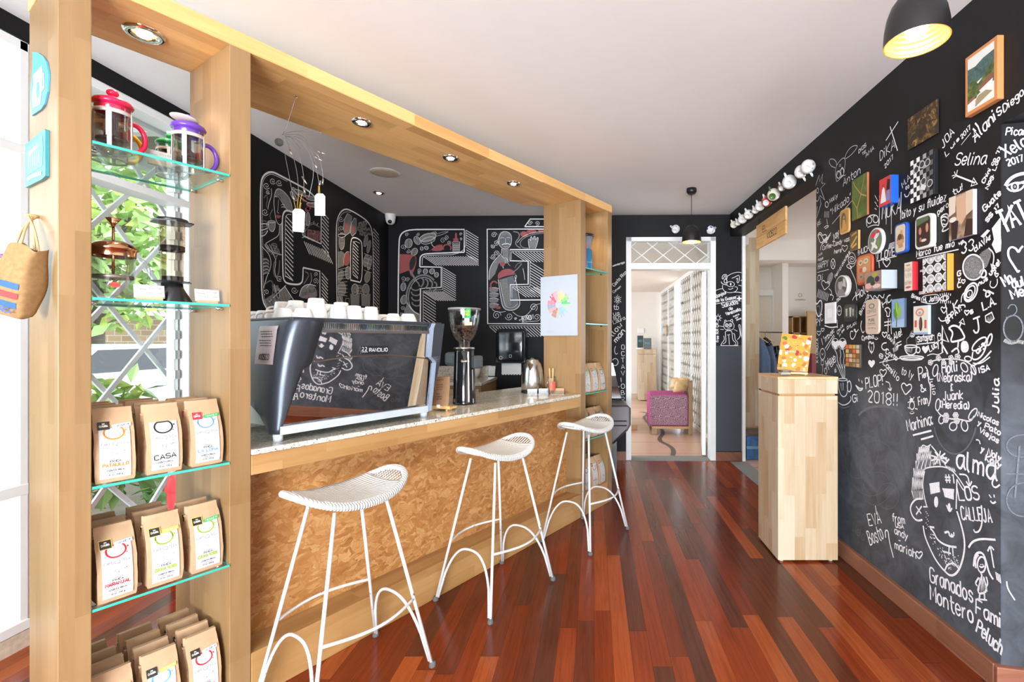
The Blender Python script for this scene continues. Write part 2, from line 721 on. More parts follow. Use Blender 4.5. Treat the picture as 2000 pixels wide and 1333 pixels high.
chalk_w = chalk_mat('white_chalk', (.86, .86, .88), .72)
chalk_g = chalk_mat('soft_grey_chalk', (.42, .41, .40), .52)
chalk_d = chalk_mat('faint_chalk', (.17, .18, .20), .66)
chalk_r = chalk_mat('red_chalk', (.42, .115, .125), .66)
chalk_dust = chalk_mat('chalk_dust', (.075, .082, .098), .80)
chalk_k = plain('bare_blackboard', (.013, .012, .012), .7)

win_glass = glassy('window_glass', (.97, .985, .98), .015)
shelf_glass = glassy('shelf_glass', (.90, .965, .95), .05)
clear_glass = glassy('clear_glass', (.97, .98, .98), .03)
smoke_glass = glassy('smoky_plastic', (.70, .64, .56), .05)
edge_m = NT('green_glass_edge').pbr((.05, .42, .33), .15, 0, .6)
steel_m = plain('brushed_steel', (.62, .61, .60), .24, 1, .5, .05, 60)
mirror_m = NT('mirror_steel').pbr((.80, .79, .78), .015, 1)
chrome_m = NT('chrome').pbr((.70, .70, .71), .06, 1)
white_m = plain('white_enamel', (.84, .83, .82), .35, 0, .5, .02)
porcelain = NT('white_porcelain').pbr((.80, .80, .79), .12, 0, .5)
black_p = plain('black_plastic', (.012, .012, .013), .3, 0, .5)
black_gl = NT('glossy_black').pbr((.012, .012, .014), .08, 0, .6)
paper_m = plain('white_paper', (.88, .88, .87), .8, 0, .2, .02)
kraft_m = plain('kraft_paper', (.50, .325, .19), .72, 0, .25, .12, 22)
ink_m = plain('black_ink', (.02, .02, .022), .7, 0, .2)


# ================================================================== THE SETTING
def quadbox(name,mat,x0,x1,y0,y1,z0,z1):
    return structure(MB().box(x0,x1,y0,y1,z0,z1).build(name,mat))


XW=-2.424           # window wall
YB=5.255
structure(MB().box(XW-.02,3.2,-4.0,1.84,-.06,0).box(XW-.02,1.60,1.84,5.36,-.06,0).build('floor',floor_m))
quadbox('ceiling',ceil_m,XW-.15,3.4,-4.12,5.50,CEIL,CEIL+.1)

# --- left wall: the street windows, then the chalkboard
mb=MB()
T=.12
mb.box(XW-T,XW,-4.0,3.1,2.565,CEIL)                       # black band above the windows
mb.box(XW-T,XW,2.93,3.1,0,2.565)
mb.box(XW-T,XW,-4.0,-1.2,0,2.565)
mb.box(XW-T,LW.p.x,3.1,5.40,0,CEIL)
wall_left=structure(mb.build('wall_left',board_m))
quadbox('baseboard_left',worn_trim,XW-.10,XW+.02,-1.2,2.93,0,.075)

# --- back wall with the doorway
ca=BW.a


def bwp(x,z=0.0,off=0.0):
    k=(x-1.466)/ca.x
    p=BW.p+ca*k+BW.n*off
    return Vector((p.x,p.y,z))


def wall_piece(mb,x0,x1,z0,z1,th=.13,off=0.0,mi=0):
    a,b=bwp(x0,0,off),bwp(x1,0,off)
    c,d=bwp(x1,0,off-th),bwp(x0,0,off-th)
    v=[(*q.xy,z0)for q in(a,b,c,d)]+[(*q.xy,z1)for q in(a,b,c,d)]
    mb.add(v,[(0,3,2,1),(4,5,6,7),(0,1,5,4),(1,2,6,5),(2,3,7,6),(3,0,4,7)],mi)


dl,dr=BW.at(1222.8,700).x,BW.at(1397.3,700).x
dt=BW.at(1300,464).z
mb=MB()
wall_piece(mb,-2.30,dl,0,CEIL)
wall_piece(mb,dr,1.60,0,CEIL)
wall_piece(mb,dl,dr,dt,CEIL)
wall_back=structure(mb.build('wall_back',board_m))
mb=MB()
wall_piece(mb,-1.0,dl,0,.095,.03,.018)
wall_piece(mb,dr,1.60,0,.095,.03,.018)
structure(mb.build('baseboard_back',skirt_m))

# --- door 1: white frame with a glazed transom, its leaf folded open into the next room
door=structure(thing('door_1','open white doorway with a diamond-leaded glass transom','door'))
mb=MB()
fw=.055
wall_piece(mb,dl,dl+fw,0,dt,.17,.02)
wall_piece(mb,dr-fw,dr,0,dt,.17,.02)
wall_piece(mb,dl,dr,dt-fw*.8,dt,.17,.02)
zt0,zt1=BW.at(1300,526).z,BW.at(1300,518).z
wall_piece(mb,dl+fw,dr-fw,zt0,zt1+.02,.15,.01)
mb.build('door_frame',white_trim,door,bevel=.003)
mb=MB()
wall_piece(mb,dl+fw,dr-fw,zt1+.02,dt-fw*.8,.006,-.06)
mb.build('transom_glass',glassy('leaded_glass',(.93,.95,.94),.03),door)
mb=MB()
tz0,tz1=zt1+.02,dt-fw*.8
x0,x1=dl+fw,dr-fw


def clipseg(a,b,lo,hi):
    (ax,az),(bx,bz)=a,b
    t0,t1=0.0,1.0
    for p,q in((-(bx-ax),ax-lo[0]),(bx-ax,hi[0]-ax),(-(bz-az),az-lo[1]),(bz-az,hi[1]-az)):
        if abs(p)<1e-12:
            if q<0:
                return None
        else:
            r=q/p
            if p<0:
                t0=max(t0,r)
            else:
                t1=min(t1,r)
    if t0>=t1:
        return None
    return(ax+(bx-ax)*t0,az+(bz-az)*t0),(ax+(bx-ax)*t1,az+(bz-az)*t1)


for k in range(-4,9):
    for sgn in(1,-1):
        c=x0+k*.235
        sg=clipseg((c,tz0),(c+sgn*.6,tz0+.48),(x0,tz0),(x1,tz1))
        if sg:
            a,b=bwp(sg[0][0],sg[0][1],-.05),bwp(sg[1][0],sg[1][1],-.05)
            mb.tube([a,b],.006,6)
mb.build('transom_bars',white_trim,door)
mb=MB()                                   # leaf opened away into the next room, edge on
hx=BW.at(1384,700).x
q=bwp(hx,0,-.15)
L=MB().box(-.04,.0,0,.80,.02,zt0-.01)
L.build('door_leaf',white_trim,door,Matrix.Translation((q.x,q.y,0))@Matrix.Rotation(math.radians(-11.5),4,'Z'),bevel=.004)

# --- right wall: chalkboard between the passage to the side room and the near opening
rd=RW.a
T=.155


def rwp(y,z=0.0,off=0.0):
    k=(y-5.255)/rd.y
    p=RW.p+rd*k+RW.n*off
    return Vector((p.x,p.y,z))


def rw_piece(mb,y0,y1,z0,z1,th=T,off=0.0,mi=0):
    a,b=rwp(y0,0,off),rwp(y1,0,off)
    c,d=rwp(y1,0,off-th),rwp(y0,0,off-th)
    v=[(*q.xy,z0)for q in(a,b,c,d)]+[(*q.xy,z1)for q in(a,b,c,d)]
    mb.add(v,[(0,3,2,1),(4,5,6,7),(0,1,5,4),(1,2,6,5),(2,3,7,6),(3,0,4,7)],mi)


YR1=RW.at(1594,700).y
mb=MB()
rw_piece(mb,1.81,YR1,0,CEIL)
rw_piece(mb,YR1,5.24,2.42,CEIL)                   # beam over the passage
rw_piece(mb,-4.0,1.81,2.105,CEIL,.42)             # beam over the near opening
a,b=JW.p,JW.p+JW.a*.42
mb.prism([(a.x+.001,a.y+.001),(b.x,b.y),(b.x,b.y+.3),(a.x+.001,a.y+.3)],0,2.105)
wall_right=structure(mb.build('wall_right',board_r))
mb=MB()
rw_piece(mb,1.815,YR1,0,.092,.028,.024)
structure(mb.build('baseboard_right',skirt_m,bevel=.004))
mb=MB()
for o in(0,):
    p,n,a=JW.p,JW.n,JW.a
    q0,q1=p-a*.022+n*.02,p+a*.42+n*.02
    mb.prism([q0.xy,q1.xy,(q1-n*.03).xy,(q0-n*.03).xy],0,.092)
structure(mb.build('baseboard_jamb',wood('red_skirting',(.34,.135,.085),(.20,.07,.04),'x',.3,.6,.5,.5,.4),bevel=.004))
quadbox('wall_near_right',white_wall,3.2,3.3,-4.0,3.0,0,CEIL)

# --- front wall behind the viewer: a wide glazed opening
mb=MB()
mb.box(XW-.12,-2.2,-4.12,-4.0,0,CEIL)
mb.box(.9,3.3,-4.12,-4.0,0,CEIL)
mb.box(-2.2,.9,-4.12,-4.0,2.1,CEIL)
mb.box(-2.2,.9,-4.12,-4.0,0,.3)
structure(mb.build('wall_front',white_wall))


# --- street windows: white frames, louvred panes
def window(n,y0,y1,louvre):
    w=structure(thing('window_%d'%n,None,None,Matrix.Translation((XW,0,0))))
    f=MB()
    s=.032
    f.box(-.10,.012,y0,y0+s,.07,2.565)
    f.box(-.10,.012,y1-s,y1,.07,2.565)
    f.box(-.10,.012,y0,y1,2.525,2.565)
    f.box(-.10,.015,y0,y1,2.085,2.125)
    f.box(-.10,.015,y0,y1,.645,.69)
    f.box(-.10,.02,y0,y1,.07,.115)
    for za,zb in((.115,.645),(.69,2.085),(2.125,2.525)):       # inner sash stiles
        f.box(-.085,-.05,y0+s,y0+s+.022,za,zb)
        f.box(-.085,-.05,y1-s-.022,y1-s,za,zb)
    f.build('window_frame',white_trim,w,bevel=.003)
    g=MB()
    for za,zb in((.115,.645),(.69,2.085),(2.125,2.525)):
        if louvre:
            k=max(2,round((zb-za)/.115))
            h=(zb-za)/k
            for i in range(k):
                z=za+i*h
                g.add([(-.062,y0+s,z),(-.062,y1-s,z),(-.080,y1-s,z+h+.008),(-.080,y0+s,z+h+.008)],[(0,1,2,3)])
        else:
            g.add([(-.07,y0+s,za),(-.07,y1-s,za),(-.07,y1-s,zb),(-.07,y0+s,zb)],[(0,1,2,3)])
    g.build('window_pane',win_glass,w,recalc=False)
    if louvre:
        c=MB()
        for za,zb in((.69,2.085),(2.125,2.525)):
            c.box(-.075,-.03,y1-s-.05,y1-s-.024,za,zb)
            k=round((zb-za)/.115)
            for i in range(k):
                z=za+(i+.3)*(zb-za)/k
                c.box(-.06,-.015,y1-s-.060,y1-s-.03,z,z+.05)
        c.build('louvre_channel',plain('louvre_metal',(.66,.70,.69),.35,.6),w)
    return w


window(1,-1.2,.42,False)
window(2,.44,2.075,False)
window(3,2.115,2.925,True)
quadbox('trim_1',white_trim,XW-.10,XW+.008,2.07,2.12,.07,2.565)


# ------------------------------------------------------------------ single-stroke hand lettering
GL={
 'A':'02 28 42;14 34','B':'02 08;08 28 37 36 25 05;25 44 43 32 02','C':'47 38 18 07 03 12 32 43','D':'02 08 28 46 44 22 02',
 'E':'48 08 02 42;05 35','F':'48 08 02;05 35','G':'47 38 18 07 03 12 32 43 45 25','H':'08 02;48 42;05 45','I':'08 02',
 'J':'38 33 22 12 03','K':'08 02;48 05 42','L':'08 02 42','M':'02 08 24 48 42','N':'02 08 42 48','O':'18 07 03 12 32 43 47 38 18',
 'P':'02 08;08 38 47 46 35 05','Q':'18 07 03 12 32 43 47 38 18;24 41','R':'02 08;08 38 47 46 35 05;25 42',
 'S':'47 38 18 07 06 15 35 44 43 32 12 03','T':'08 48;28 22','U':'08 03 12 32 43 48','V':'08 22 48','W':'08 12 26 32 48',
 'X':'08 42;48 02','Y':'08 25 48;25 22','Z':'08 48 02 42',
 'a':'36 16 05 03 12 22 34;36 33 42','b':'08 02;03 12 22 33 35 26 16 05','c':'35 26 16 05 03 12 22 33','d':'35 26 16 05 03 12 22 33;38 32',
 'e':'04 34 35 26 16 05 03 12 22 33','f':'38 28 17 12;06 36','g':'35 26 16 05 04 13 23 34;36 31 20 10 01','h':'08 02;04 16 26 35 32',
 'i':'06 02;08 07','j':'16 11 00;18 17','k':'08 02;36 04 32','l':'08 03 12','m':'06 02;05 16 25 22;25 36 45 42','n':'06 02;04 16 26 35 32',
 'o':'16 05 03 12 22 33 35 26 16','p':'06 00;05 16 26 35 33 22 12 03','q':'35 26 16 05 03 12 22 33;36 30','r':'06 02;04 16 26',
 's':'35 26 16 05 14 24 33 22 12 03','t':'18 13 22 32;06 36','u':'06 03 12 22 33;36 32','v':'06 12 26','w':'06 12 24 32 46',
 'x':'06 32;36 02','y':'06 13 23;36 12 00','z':'06 36 02 32',
 '0':'18 07 03 12 22 33 37 28 18','1':'07 18 12','2':'07 18 28 37 36 02 32','3':'07 18 28 37 36 25 34 33 22 12 03','4':'32 38 04 44',
 '5':'38 08 05 25 34 33 22 02','6':'38 18 06 03 12 22 33 34 25 05','7':'08 38 12','8':'15 06 07 18 28 37 36 25 15 04 03 12 22 33 34 25',
 '9':'36 25 15 06 07 18 28 37 33 22 02','!':'08 04;03 02','.':'02 03',',':'03 01',"'":'18 16','"':'08 06;18 16','-':'04 34',
 '&':'42 07 18 27 04 03 12 22 44','(':'18 06 04 12',')':'08 16 14 02','#':'12 18;32 38;06 46;04 44','+':'14 34;25 23',':':'05 06;02 03',
 '*':'22 05 06 17 26 37 46 45 22','=':'05 35;03 33','?':'07 18 28 37 24 23','@':'03 12 32 43;17 16;37 36','/':'00 38',
}
STRAIGHT=set('AEFHIKLMNTVWXYZvwxzk147#+!-=')
WIDE={'I':1,'i':1,'l':1.4,'1':1.6,'.':.6,',':.6,"'":1.4,'!':.8,':':.6,'(':1.4,')':1.4,' ':2.2,'j':1.5,'m':4,'M':4,'w':4,'W':4,'"':1.5,'r':2.3,'t':2.6,'f':2.6,'c':3,'s':3}


def gwidth(c):
    if c in WIDE:
        return WIDE[c]
    if c.isupper()or c in '&#*4':
        return 4
    return 3.2


def stroke_text(mb,txt,A,B,h,n,w,mi=0,slant=0.0,jit=0.0,seed=0):
    """lettering along the line A->B on a plane with normal n: capital height h, stroke width w"""
    A,B=Vector(A),Vector(B)
    ax=(B-A)
    L=ax.length
    ax.normalize()
    upv=n.cross(ax).normalized()
    if upv.z<-1e-3 and abs(upv.z)>.3:
        pass
    tot=sum(gwidth(c)+1.1 for c in txt)-1.1
    sx=L/max(tot,.1)
    sy=h/6.0
    x=0.0
    rnd=random.Random(len(txt)*31+seed)
    for c in txt:
        dy=rnd.uniform(-jit,jit)*h
        for st in GL.get(c,'').split(';'):
            if not st:
                continue
            pts=[]
            for q in st.split():
                gx,gy=int(q[0]),int(q[1])-2
                gx+=rnd.uniform(-jit,jit)*2
                gy+=rnd.uniform(-jit,jit)*2
                pts.append(A+ax*((x+gx)*sx+slant*gy*sy)+upv*(gy*sy+dy))
            if c not in STRAIGHT and len(pts)>2:
                pts=chaikin(pts,it=2)
            mb.ribbon(pts,w*rnd.uniform(.9,1.1),n,mi)
        x+=gwidth(c)+1.1
    return mb


# ================================================================== THE ROOM THROUGH THE DOORWAY
def tile_mat():
    t=NT('terracotta_tiles')
    x,y,z=t.sep(t.geo())
    n=t.noise(t.geo(),1.3,3)
    n2=t.noise(t.geo(),60,3)
    base=t.mix(n,(.62,.36,.25),(.72,.48,.36))
    base=t.mix(t.math('MULTIPLY',n2,.3),base,(.45,.26,.18))
    e=t.math('LESS_THAN',t.math('FRACT',t.math('DIVIDE',y,.62)),.022)
    base=t.mix(t.math('MULTIPLY',e,.75),base,(.10,.07,.06))
    return t.pbr(base,.25,0,.5)


BX0,BX1,BY1,BH=-2.2,1.50,10.95,2.385
structure(MB().box(BX0,1.62,5.36,BY1,-.06,-.001).build('floor_back_room',tile_mat()))
structure(MB().box(BX0,1.75,5.50,BY1+.1,BH,BH+.1).build('ceiling_back_room',white_wall))
structure(MB().box(BX0,1.62,BY1,BY1+.1,0,BH).build('wall_back_room',white_wall))
mb=MB()
mb.box(BX0-.1,BX0,5.4,5.9,0,BH)
mb.box(BX0-.1,BX0,10.1,BY1,0,BH)
mb.box(BX0-.1,BX0,5.9,10.1,0,.4)
mb.box(BX0-.1,BX0,5.9,10.1,2.3,BH)
structure(mb.build('wall_back_room_left',white_wall))
quadbox('baseboard_back_room',worn_trim,BX0,1.45,BY1-.02,BY1,0,.10)
# dark inlaid vine line winding over the tiles, and the stone threshold
vp=[(1312,893),(1316,885),(1314,876),(1304,869),(1292,864),(1287,858),(1292,851),(1296,846),(1290,836),(1279,835),(1273,838),(1268,828),(1262,822),(1257,815),(1262,812),(1266,808),(1257,805),(1249,805)]
pts=chaikin([onz(u,v,.001)for u,v in vp],it=2)
mb=MB()
mb.ribbon(pts,.055,Vector((0,0,1)))
structure(mb.build('floor_inlay',plain('dark_pebble_inlay',(.13,.095,.075),.5,var=.4,scale=180)))
mb=MB()
wall_piece(mb,dl,dr,-.02,.004,.22,.03)
structure(mb.build('trim_threshold',stone_m))

# glazed partition of white timber and crossed laths along the right of that room, bamboo blind behind it
part=structure(thing('window_partition',None,None))
mb=MB()
for y in(5.62,6.5,7.5,8.45,9.05,9.85,10.9):
    mb.box(BX1-.006,BX1+.05,y-.03,y+.03,0,BH)
mb.box(BX1-.01,BX1+.05,5.6,10.95,BH-.06,BH)
mb.box(BX1+.002,BX1+.045,8.42,9.08,1.93,1.97)
mb.box(BX1-.01,BX1+.05,5.6,8.45,0,.06)
mb.build('partition_frame',white_trim,part,bevel=.003)
mb=MB()
rnd=random.Random(3)
for a,b in((5.65,6.46),(6.54,7.46),(7.54,8.41),(9.09,9.81),(9.89,10.86)):
    for sgn in(1,-1):
        c=a-2.2
        while c<b+2.2:
            sg=clipseg((c,.06),(c+sgn*1.05,.06+2.3),(a,.06),(b,BH-.06))
            if sg:
                (ya,za),(yb,zb)=sg
                mb.add([(BX1+.004,ya-.014,za),(BX1+.004,ya+.014,za),(BX1+.004,yb+.014,zb),(BX1+.004,yb-.014,zb),
                        (BX1+.016,ya-.014,za),(BX1+.016,ya+.014,za),(BX1+.016,yb+.014,zb),(BX1+.016,yb-.014,zb)],
                       [(0,1,2,3),(7,6,5,4),(0,4,5,1),(3,2,6,7)])
            c+=.155
mb.build('partition_lattice',white_trim,part)
mb=MB()
for y in(5.65,6.54,7.54,9.09,9.89):
    mb.add([(BX1+.028,y,.06),(BX1+.028,y+.85,.06),(BX1+.028,y+.85,BH),(BX1+.028,y,BH)],[(0,1,2,3)])
mb.build('partition_glass',win_glass,part,recalc=False)
t=NT('bamboo_blind_reed')
_x,_y,_z=t.sep(t.geo())
_n=t.noise(t.comb(0,t.math('MULTIPLY',_y,26),t.math('MULTIPLY',_z,.7)),1,4,.7,1.5)
blind_m=t.pbr(t.ramp(_n,[(.3,(.44,.33,.21)),(.5,(.70,.60,.47)),(.68,(.88,.84,.77))]),.8,0,.2)
mb=MB()
for y0,y1 in((6.06,8.45),(9.05,10.9)):
    mb.box(BX1+.055,BX1+.065,y0,y1,.02,BH)
tag(mb.build('bamboo_blind',blind_m),'pale bamboo blind hung behind the white lattice of the glazed partition','blind')
structure(MB().box(BX1+.3,3.2,8.2,9.4,-.06,0).build('floor_yard',tile_mat()))
quadbox('wall_yard',white_wall,3.1,3.2,8.0,10.0,0,2.6)

# back-room pieces
kl=ony(1266.5,781,10.55)


def stand(name,label,x0,x1,y0,y1,h,group=None):
    """square maple stand: body, separate top box above a shadow gap, thin top board, glides"""
    M=Matrix.Translation(((x0+x1)/2,(y0+y1)/2,0))
    r=thing(name,label,'stand',M,group)
    w,d=(x1-x0)/2,(y1-y0)/2
    MB().box(-w,w,-d,d,.012,h-.112).build('body',wood_pale,r,bevel=.002)
    MB().box(-w+.012,w-.012,-d+.012,d-.012,h-.112,h-.10).build('shadow_gap',wood_x,r)
    MB().box(-w,w,-d,d,h-.10,h-.014).build('top_box',wood_pale,r,bevel=.002)
    MB().box(-w-.002,w+.002,-d-.002,d+.002,h-.014,h).build('top_board',wood_pale_y,r,bevel=.002)
    for i in(-1,1):
        for j in(-1,1):
            MB().cyl((i*(w-.03),j*(d-.03),0),.012,.0125,10).build('glide',white_m,r)
    return r


a_s,b=ony(1247,781,10.5),ony(1282,781,10.5)
a=a_s
stand('display_stand','pale maple stand with two dark boxes on it in the room beyond the doorway',a.x,b.x,10.45,10.80,1.105)
blue_box=plain('dark_slate_card',(.035,.05,.06),.5)
teal=plain('teal_ink',(.05,.45,.40),.6)


def carton(name,label,x0,x1,y0,y1,z0,z1,mark,rz=0.0,mat=None):
    M=TR((x0+x1)/2,(y0+y1)/2,z0,rz)
    r=thing(name,label,'box',M)
    w,d=(x1-x0)/2,(y1-y0)/2
    MB().box(-w,w,-d,d,0,z1-z0).build('box_body',mat or blue_box,r,bevel=.002)
    m=MB()
    stroke_text(m,mark,Vector((-w*.6,-d-.001,(z1-z0)*.48)),Vector((w*.6,-d-.001,(z1-z0)*.48)),(z1-z0)*.16,Vector((0,-1,0)),.012)
    m.build('print',teal,r)
    return r


# armless lounge chair: plum cube seat, maple frame, bent plywood back
ch=thing('lounge_chair','armless lounge chair with plum patterned cube seat and plywood back beyond the doorway','chair',TR(1.055,6.95,0,math.radians(-3)))
t=NT('plum_medallion_fabric')
_x,_y,_z=t.sep(t.obj())
_u,_v=t.math('DIVIDE',_x,.135),t.math('DIVIDE',_z,.125)
_row=t.math('FLOOR',_v)
_fx=t.math('SUBTRACT',t.math('FRACT',t.math('ADD',_u,t.math('MULTIPLY',_row,.5))),.5)
_fz=t.math('SUBTRACT',t.math('FRACT',_v),.5)
_r=t.math('SQRT',t.math('ADD',t.math('MULTIPLY',_fx,_fx),t.math('MULTIPLY',_fz,_fz)))
_an=t.math('ARCTAN2',_fz,_fx)
_pet=t.math('MULTIPLY',t.math('SINE',t.math('MULTIPLY',_an,10)),.05)
_w=t.math('SINE',t.math('MULTIPLY',t.math('ADD',_r,_pet),46))
_n=t.noise(t.obj(),90,2)
_f=t.math('GREATER_THAN',t.math('ADD',_w,t.math('MULTIPLY',t.math('SUBTRACT',_n,.5),2.2)),.35)
fab_pat=t.pbr(t.mix(_f,(.085,.012,.04),(.60,.42,.48)),.9,0,.1)
fab_plum=plain('plum_weave',(.42,.085,.22),.9,0,.1,.3,160)
s=MB().bbox(-.285,.255,-.27,.25,.115,.560,.04,0,None,3)
o=s.build('seat_cushion',[fab_plum],ch)
o.data.materials.append(fab_pat)
for p in o.data.polygons:
    if p.normal.y<-.8:
        p.material_index=1
m=MB()
m.box(-.24,.27,-.26,-.22,.08,.115);m.box(-.24,.27,.20,.24,.08,.115);m.box(-.24,-.20,-.26,.24,.08,.115)
m.build('seat_rail',wood_x,ch,bevel=.003)
for y in(-.258,.198):
    MB().prism([(-.245,y),(-.175,y),(-.175,y+.04),(-.245,y+.04)],0,.08).build('front_leg',wood_z,ch,bevel=.003)
    MB().box(.258,.315,y,y+.045,0,.745).build('rear_leg',wood_z,ch,bevel=.004)
m=MB()
m.grid(lambda u,v:(.262-.21*(2*u-1)**2+.05*(1-v),-.27+.54*u,.585+.165*(1-v)),16,4)
o=m.build('back_panel',wood_y,ch,Matrix.Identity(4))
o.data.transform(Matrix.Translation((.0,0,.0)))
sd=o.modifiers.new('ply','SOLIDIFY');sd.thickness=.014

# dark bicycle glimpsed through the gap in the partition
bk=thing('bicycle','dark bicycle parked in the yard beyond the lattice partition','bicycle',Matrix.Translation((2.3,8.8,0)))
for nm,cx in(('front_wheel',-.22),('rear_wheel',.72)):
    m=MB()
    m.tube([(cx+.31*math.cos(a*math.pi/12),0,.33+.31*math.sin(a*math.pi/12))for a in range(24)],.022,8,closed=True)
    for k in range(9):
        a=k*math.pi/9
        m.tube([(cx-.3*math.cos(a),0,.33-.3*math.sin(a)),(cx+.3*math.cos(a),0,.33+.3*math.sin(a))],.0025,4)
    m.build(nm,black_p,bk)
m=MB()
for pa,pb in(((-.22,0,.33),(-.12,0,.85)),((-.14,0,.75),(.35,0,.30)),((-.13,0,.80),(.5,0,.82)),((.35,0,.3),(.5,0,.85)),((.35,0,.3),(.72,0,.33)),((.72,0,.33),(.49,0,.78))):
    m.tube([pa,pb],.015,8)
m.build('bicycle_frame',black_p,bk)
m=MB();m.tube([(-.18,-.22,.95),(-.12,0,.90),(-.18,.22,.95)],.013,8);m.build('handlebar',black_p,bk)
MB().sphere((.5,0,.88),.09,sc=(1.3,.7,.35)).build('saddle',black_p,bk)

sw=ony(1252,646,10.93)
tag(MB().bbox(sw.x-.07,sw.x+.07,10.925,10.95,sw.z-.06,sw.z+.05,.006).build('wall_thermostat',white_m),
    'small white square plate on the far wall of the room beyond the doorway','wall plate')
hx_=ony(1294,645,9.9)
tag(MB().prism([(0,-.12),(.05,-.08),(.05,.06),(0,.12),(-.05,.06),(-.05,-.08)],0,.02,T=Matrix.Translation((BX1-.035,9.84,1.50))@Matrix.Rotation(R90,4,'X')@Matrix.Rotation(R90,4,'Y')).build('wooden_plaque',wood_x),
    'long six-sided wooden plaque fixed to the partition post beyond the doorway','plaque')
# wooden feet and dark leg at the left of that room, cut by the door frame
bench=thing('low_bench','low bench with wooden feet just inside the room beyond the doorway','bench',TR(.35,7.6,0))
for y in(-.55,.62):
    MB().box(-.1,.28,y-.03,y+.03,.02 if y>0 else 0,.07).build('bench_foot',wood_red,bench,bevel=.003)
MB().box(-.12,.1,-.6,.66,.07,.40).build('bench_body',plain('dark_bench_fabric',(.03,.03,.035),.8),bench,bevel=.01)

# ================================================================== THE ROOM BEYOND THE PASSAGE
SX0,SX1,SY1,SH=1.66,4.9,8.5,2.50
structure(MB().box(1.63,5.0,1.9,8.6,-.06,-.001).build('floor_side_room',tile_mat()))
structure(MB().box(1.655,5.0,1.9,8.6,SH+.08,SH+.18).build('ceiling_side_room',white_wall))
structure(MB().box(1.63,5.0,SY1,SY1+.1,0,SH+.1).build('wall_side_room',white_wall))
mb=MB()
mb.box(4.9,5.0,1.9,5.0,0,SH+.1);mb.box(4.9,5.0,6.3,8.5,0,SH+.1)
mb.box(4.9,5.0,5.0,6.3,0,.9);mb.box(4.9,5.0,5.0,6.3,2.2,SH+.1)
structure(mb.build('wall_side_room_right',white_wall))
quadbox('wall_side_room_near',white_wall,1.66,5.0,1.85,1.95,0,SH+.1)
quadbox('trim_beam',white_wall,1.66,5.0,6.3,6.55,2.34,SH+.1)
# passage threshold and white jamb
mb=MB()
rw_piece(mb,YR1,5.2,-.02,.003,.17,.012)
structure(mb.build('trim_passage_threshold',stone_m))
structure(MB().box(1.594,1.628,5.22,5.30,0,2.42).build('trim_passage_jamb',white_trim))
# doorway in the far wall of the side room
d2=structure(thing('door_2',None,None))
a,b=ony(1483,578,8.45),ony(1518,578,8.45)
m=MB()
m.box(b.x-.09,b.x+.02,8.40,8.5,0,a.z);m.box(a.x-.9,b.x+.02,8.40,8.5,a.z,a.z+.10)
m.build('door_frame',white_trim,d2,bevel=.004)
MB().box(a.x-.8,b.x-.09,8.48,8.499,0,a.z).build('door_panel',plain('cream_door_paint',(.80,.74,.64),.6),d2)
m=MB();m.box(b.x-.065,b.x-.05,8.385,8.40,.95,1.08);m.build('door_handle',black_p,d2)

# tall maple upright unit at the far jamb
up=thing('shelf_upright','tall maple shelving upright standing at the far side of the passage','shelf')
a,b=ony(1455,840,5.7),ony(1482,840,5.7)
MB().box(a.x,b.x,5.68,6.05,.29,2.50).build('upright_board',wood_pale,up,bevel=.002)
for z in(.7,1.25,1.75):
    MB().box(a.x-.05,a.x,5.72,6.0,z,z+.02).build('side_ledge',white_m,up)
MB().box(a.x-.01,b.x,5.68,6.05,.0,.29).build('plinth',wood_red,up)
cr=thing('blue_crate','worn blue wooden chest standing on the floor at the far jamb of the passage','crate',TR(1.76,5.40,0))
wb=plain('worn_blue_paint',(.05,.14,.30),.6,0,.3,.6,24)
MB().box(-.10,.26,-.12,.18,0,.26).build('crate_body',wb,cr,bevel=.006)
MB().box(-.11,.27,-.13,.19,.26,.285).build('crate_lid',plain('dark_lid_wood',(.09,.06,.045),.6),cr,bevel=.004)
m=MB()
for z in(.12,):
    m.box(-.102,.262,-.124,-.12,z,z+.03)
m.build('crate_strap',plain('pale_blue_paint',(.16,.30,.45),.6),cr)

# two coats on hangers
t=NT('dotted_cloth')
_v=t.voro(t.obj(),60,'F1','Distance',.0)
dot_m=t.pbr(t.mix(t.math('LESS_THAN',_v,.22),(.006,.006,.012),(.7,.7,.75)),.9,0,.1)
den_m=plain('blue_tweed',(.085,.12,.19),.95,0,.1,.6,190)


def coat(name,label,x,y,mat,w):
    r=thing(name,label,'coat',TR(x,y,1.0))

    def body(u,v):
        a=2*math.pi*u
        k=min(1,(1-v)*6)**.5
        hw=(.055+.145*min(1,(1-v)*3.2))*w
        fold=1+.10*math.sin(a*7)*(1-v)
        return(math.cos(a)*hw*fold*(1 if v<1 else .0),math.sin(a)*.09*k*fold,-.55+v*.90)
    m=MB();m.grid(body,36,14);m.build('coat_body',mat,r)
    for sx in(-1,1):
        m=MB();m.tube([(sx*.16*w,0,.22),(sx*.22*w,0,.0),(sx*.22*w,-.02,-.35)],[.05,.055,.045],10);m.build('sleeve',mat,r)
    m=MB();m.tube([(-.15*w,0,.27),(0,0,.345),(.15*w,0,.27)],.008,6);m.tube([(0,0,.345),(0,0,.40),(.02,0,.42),(.03,0,.40)],.004,6);m.build('hanger',wood_red,r)
    return r


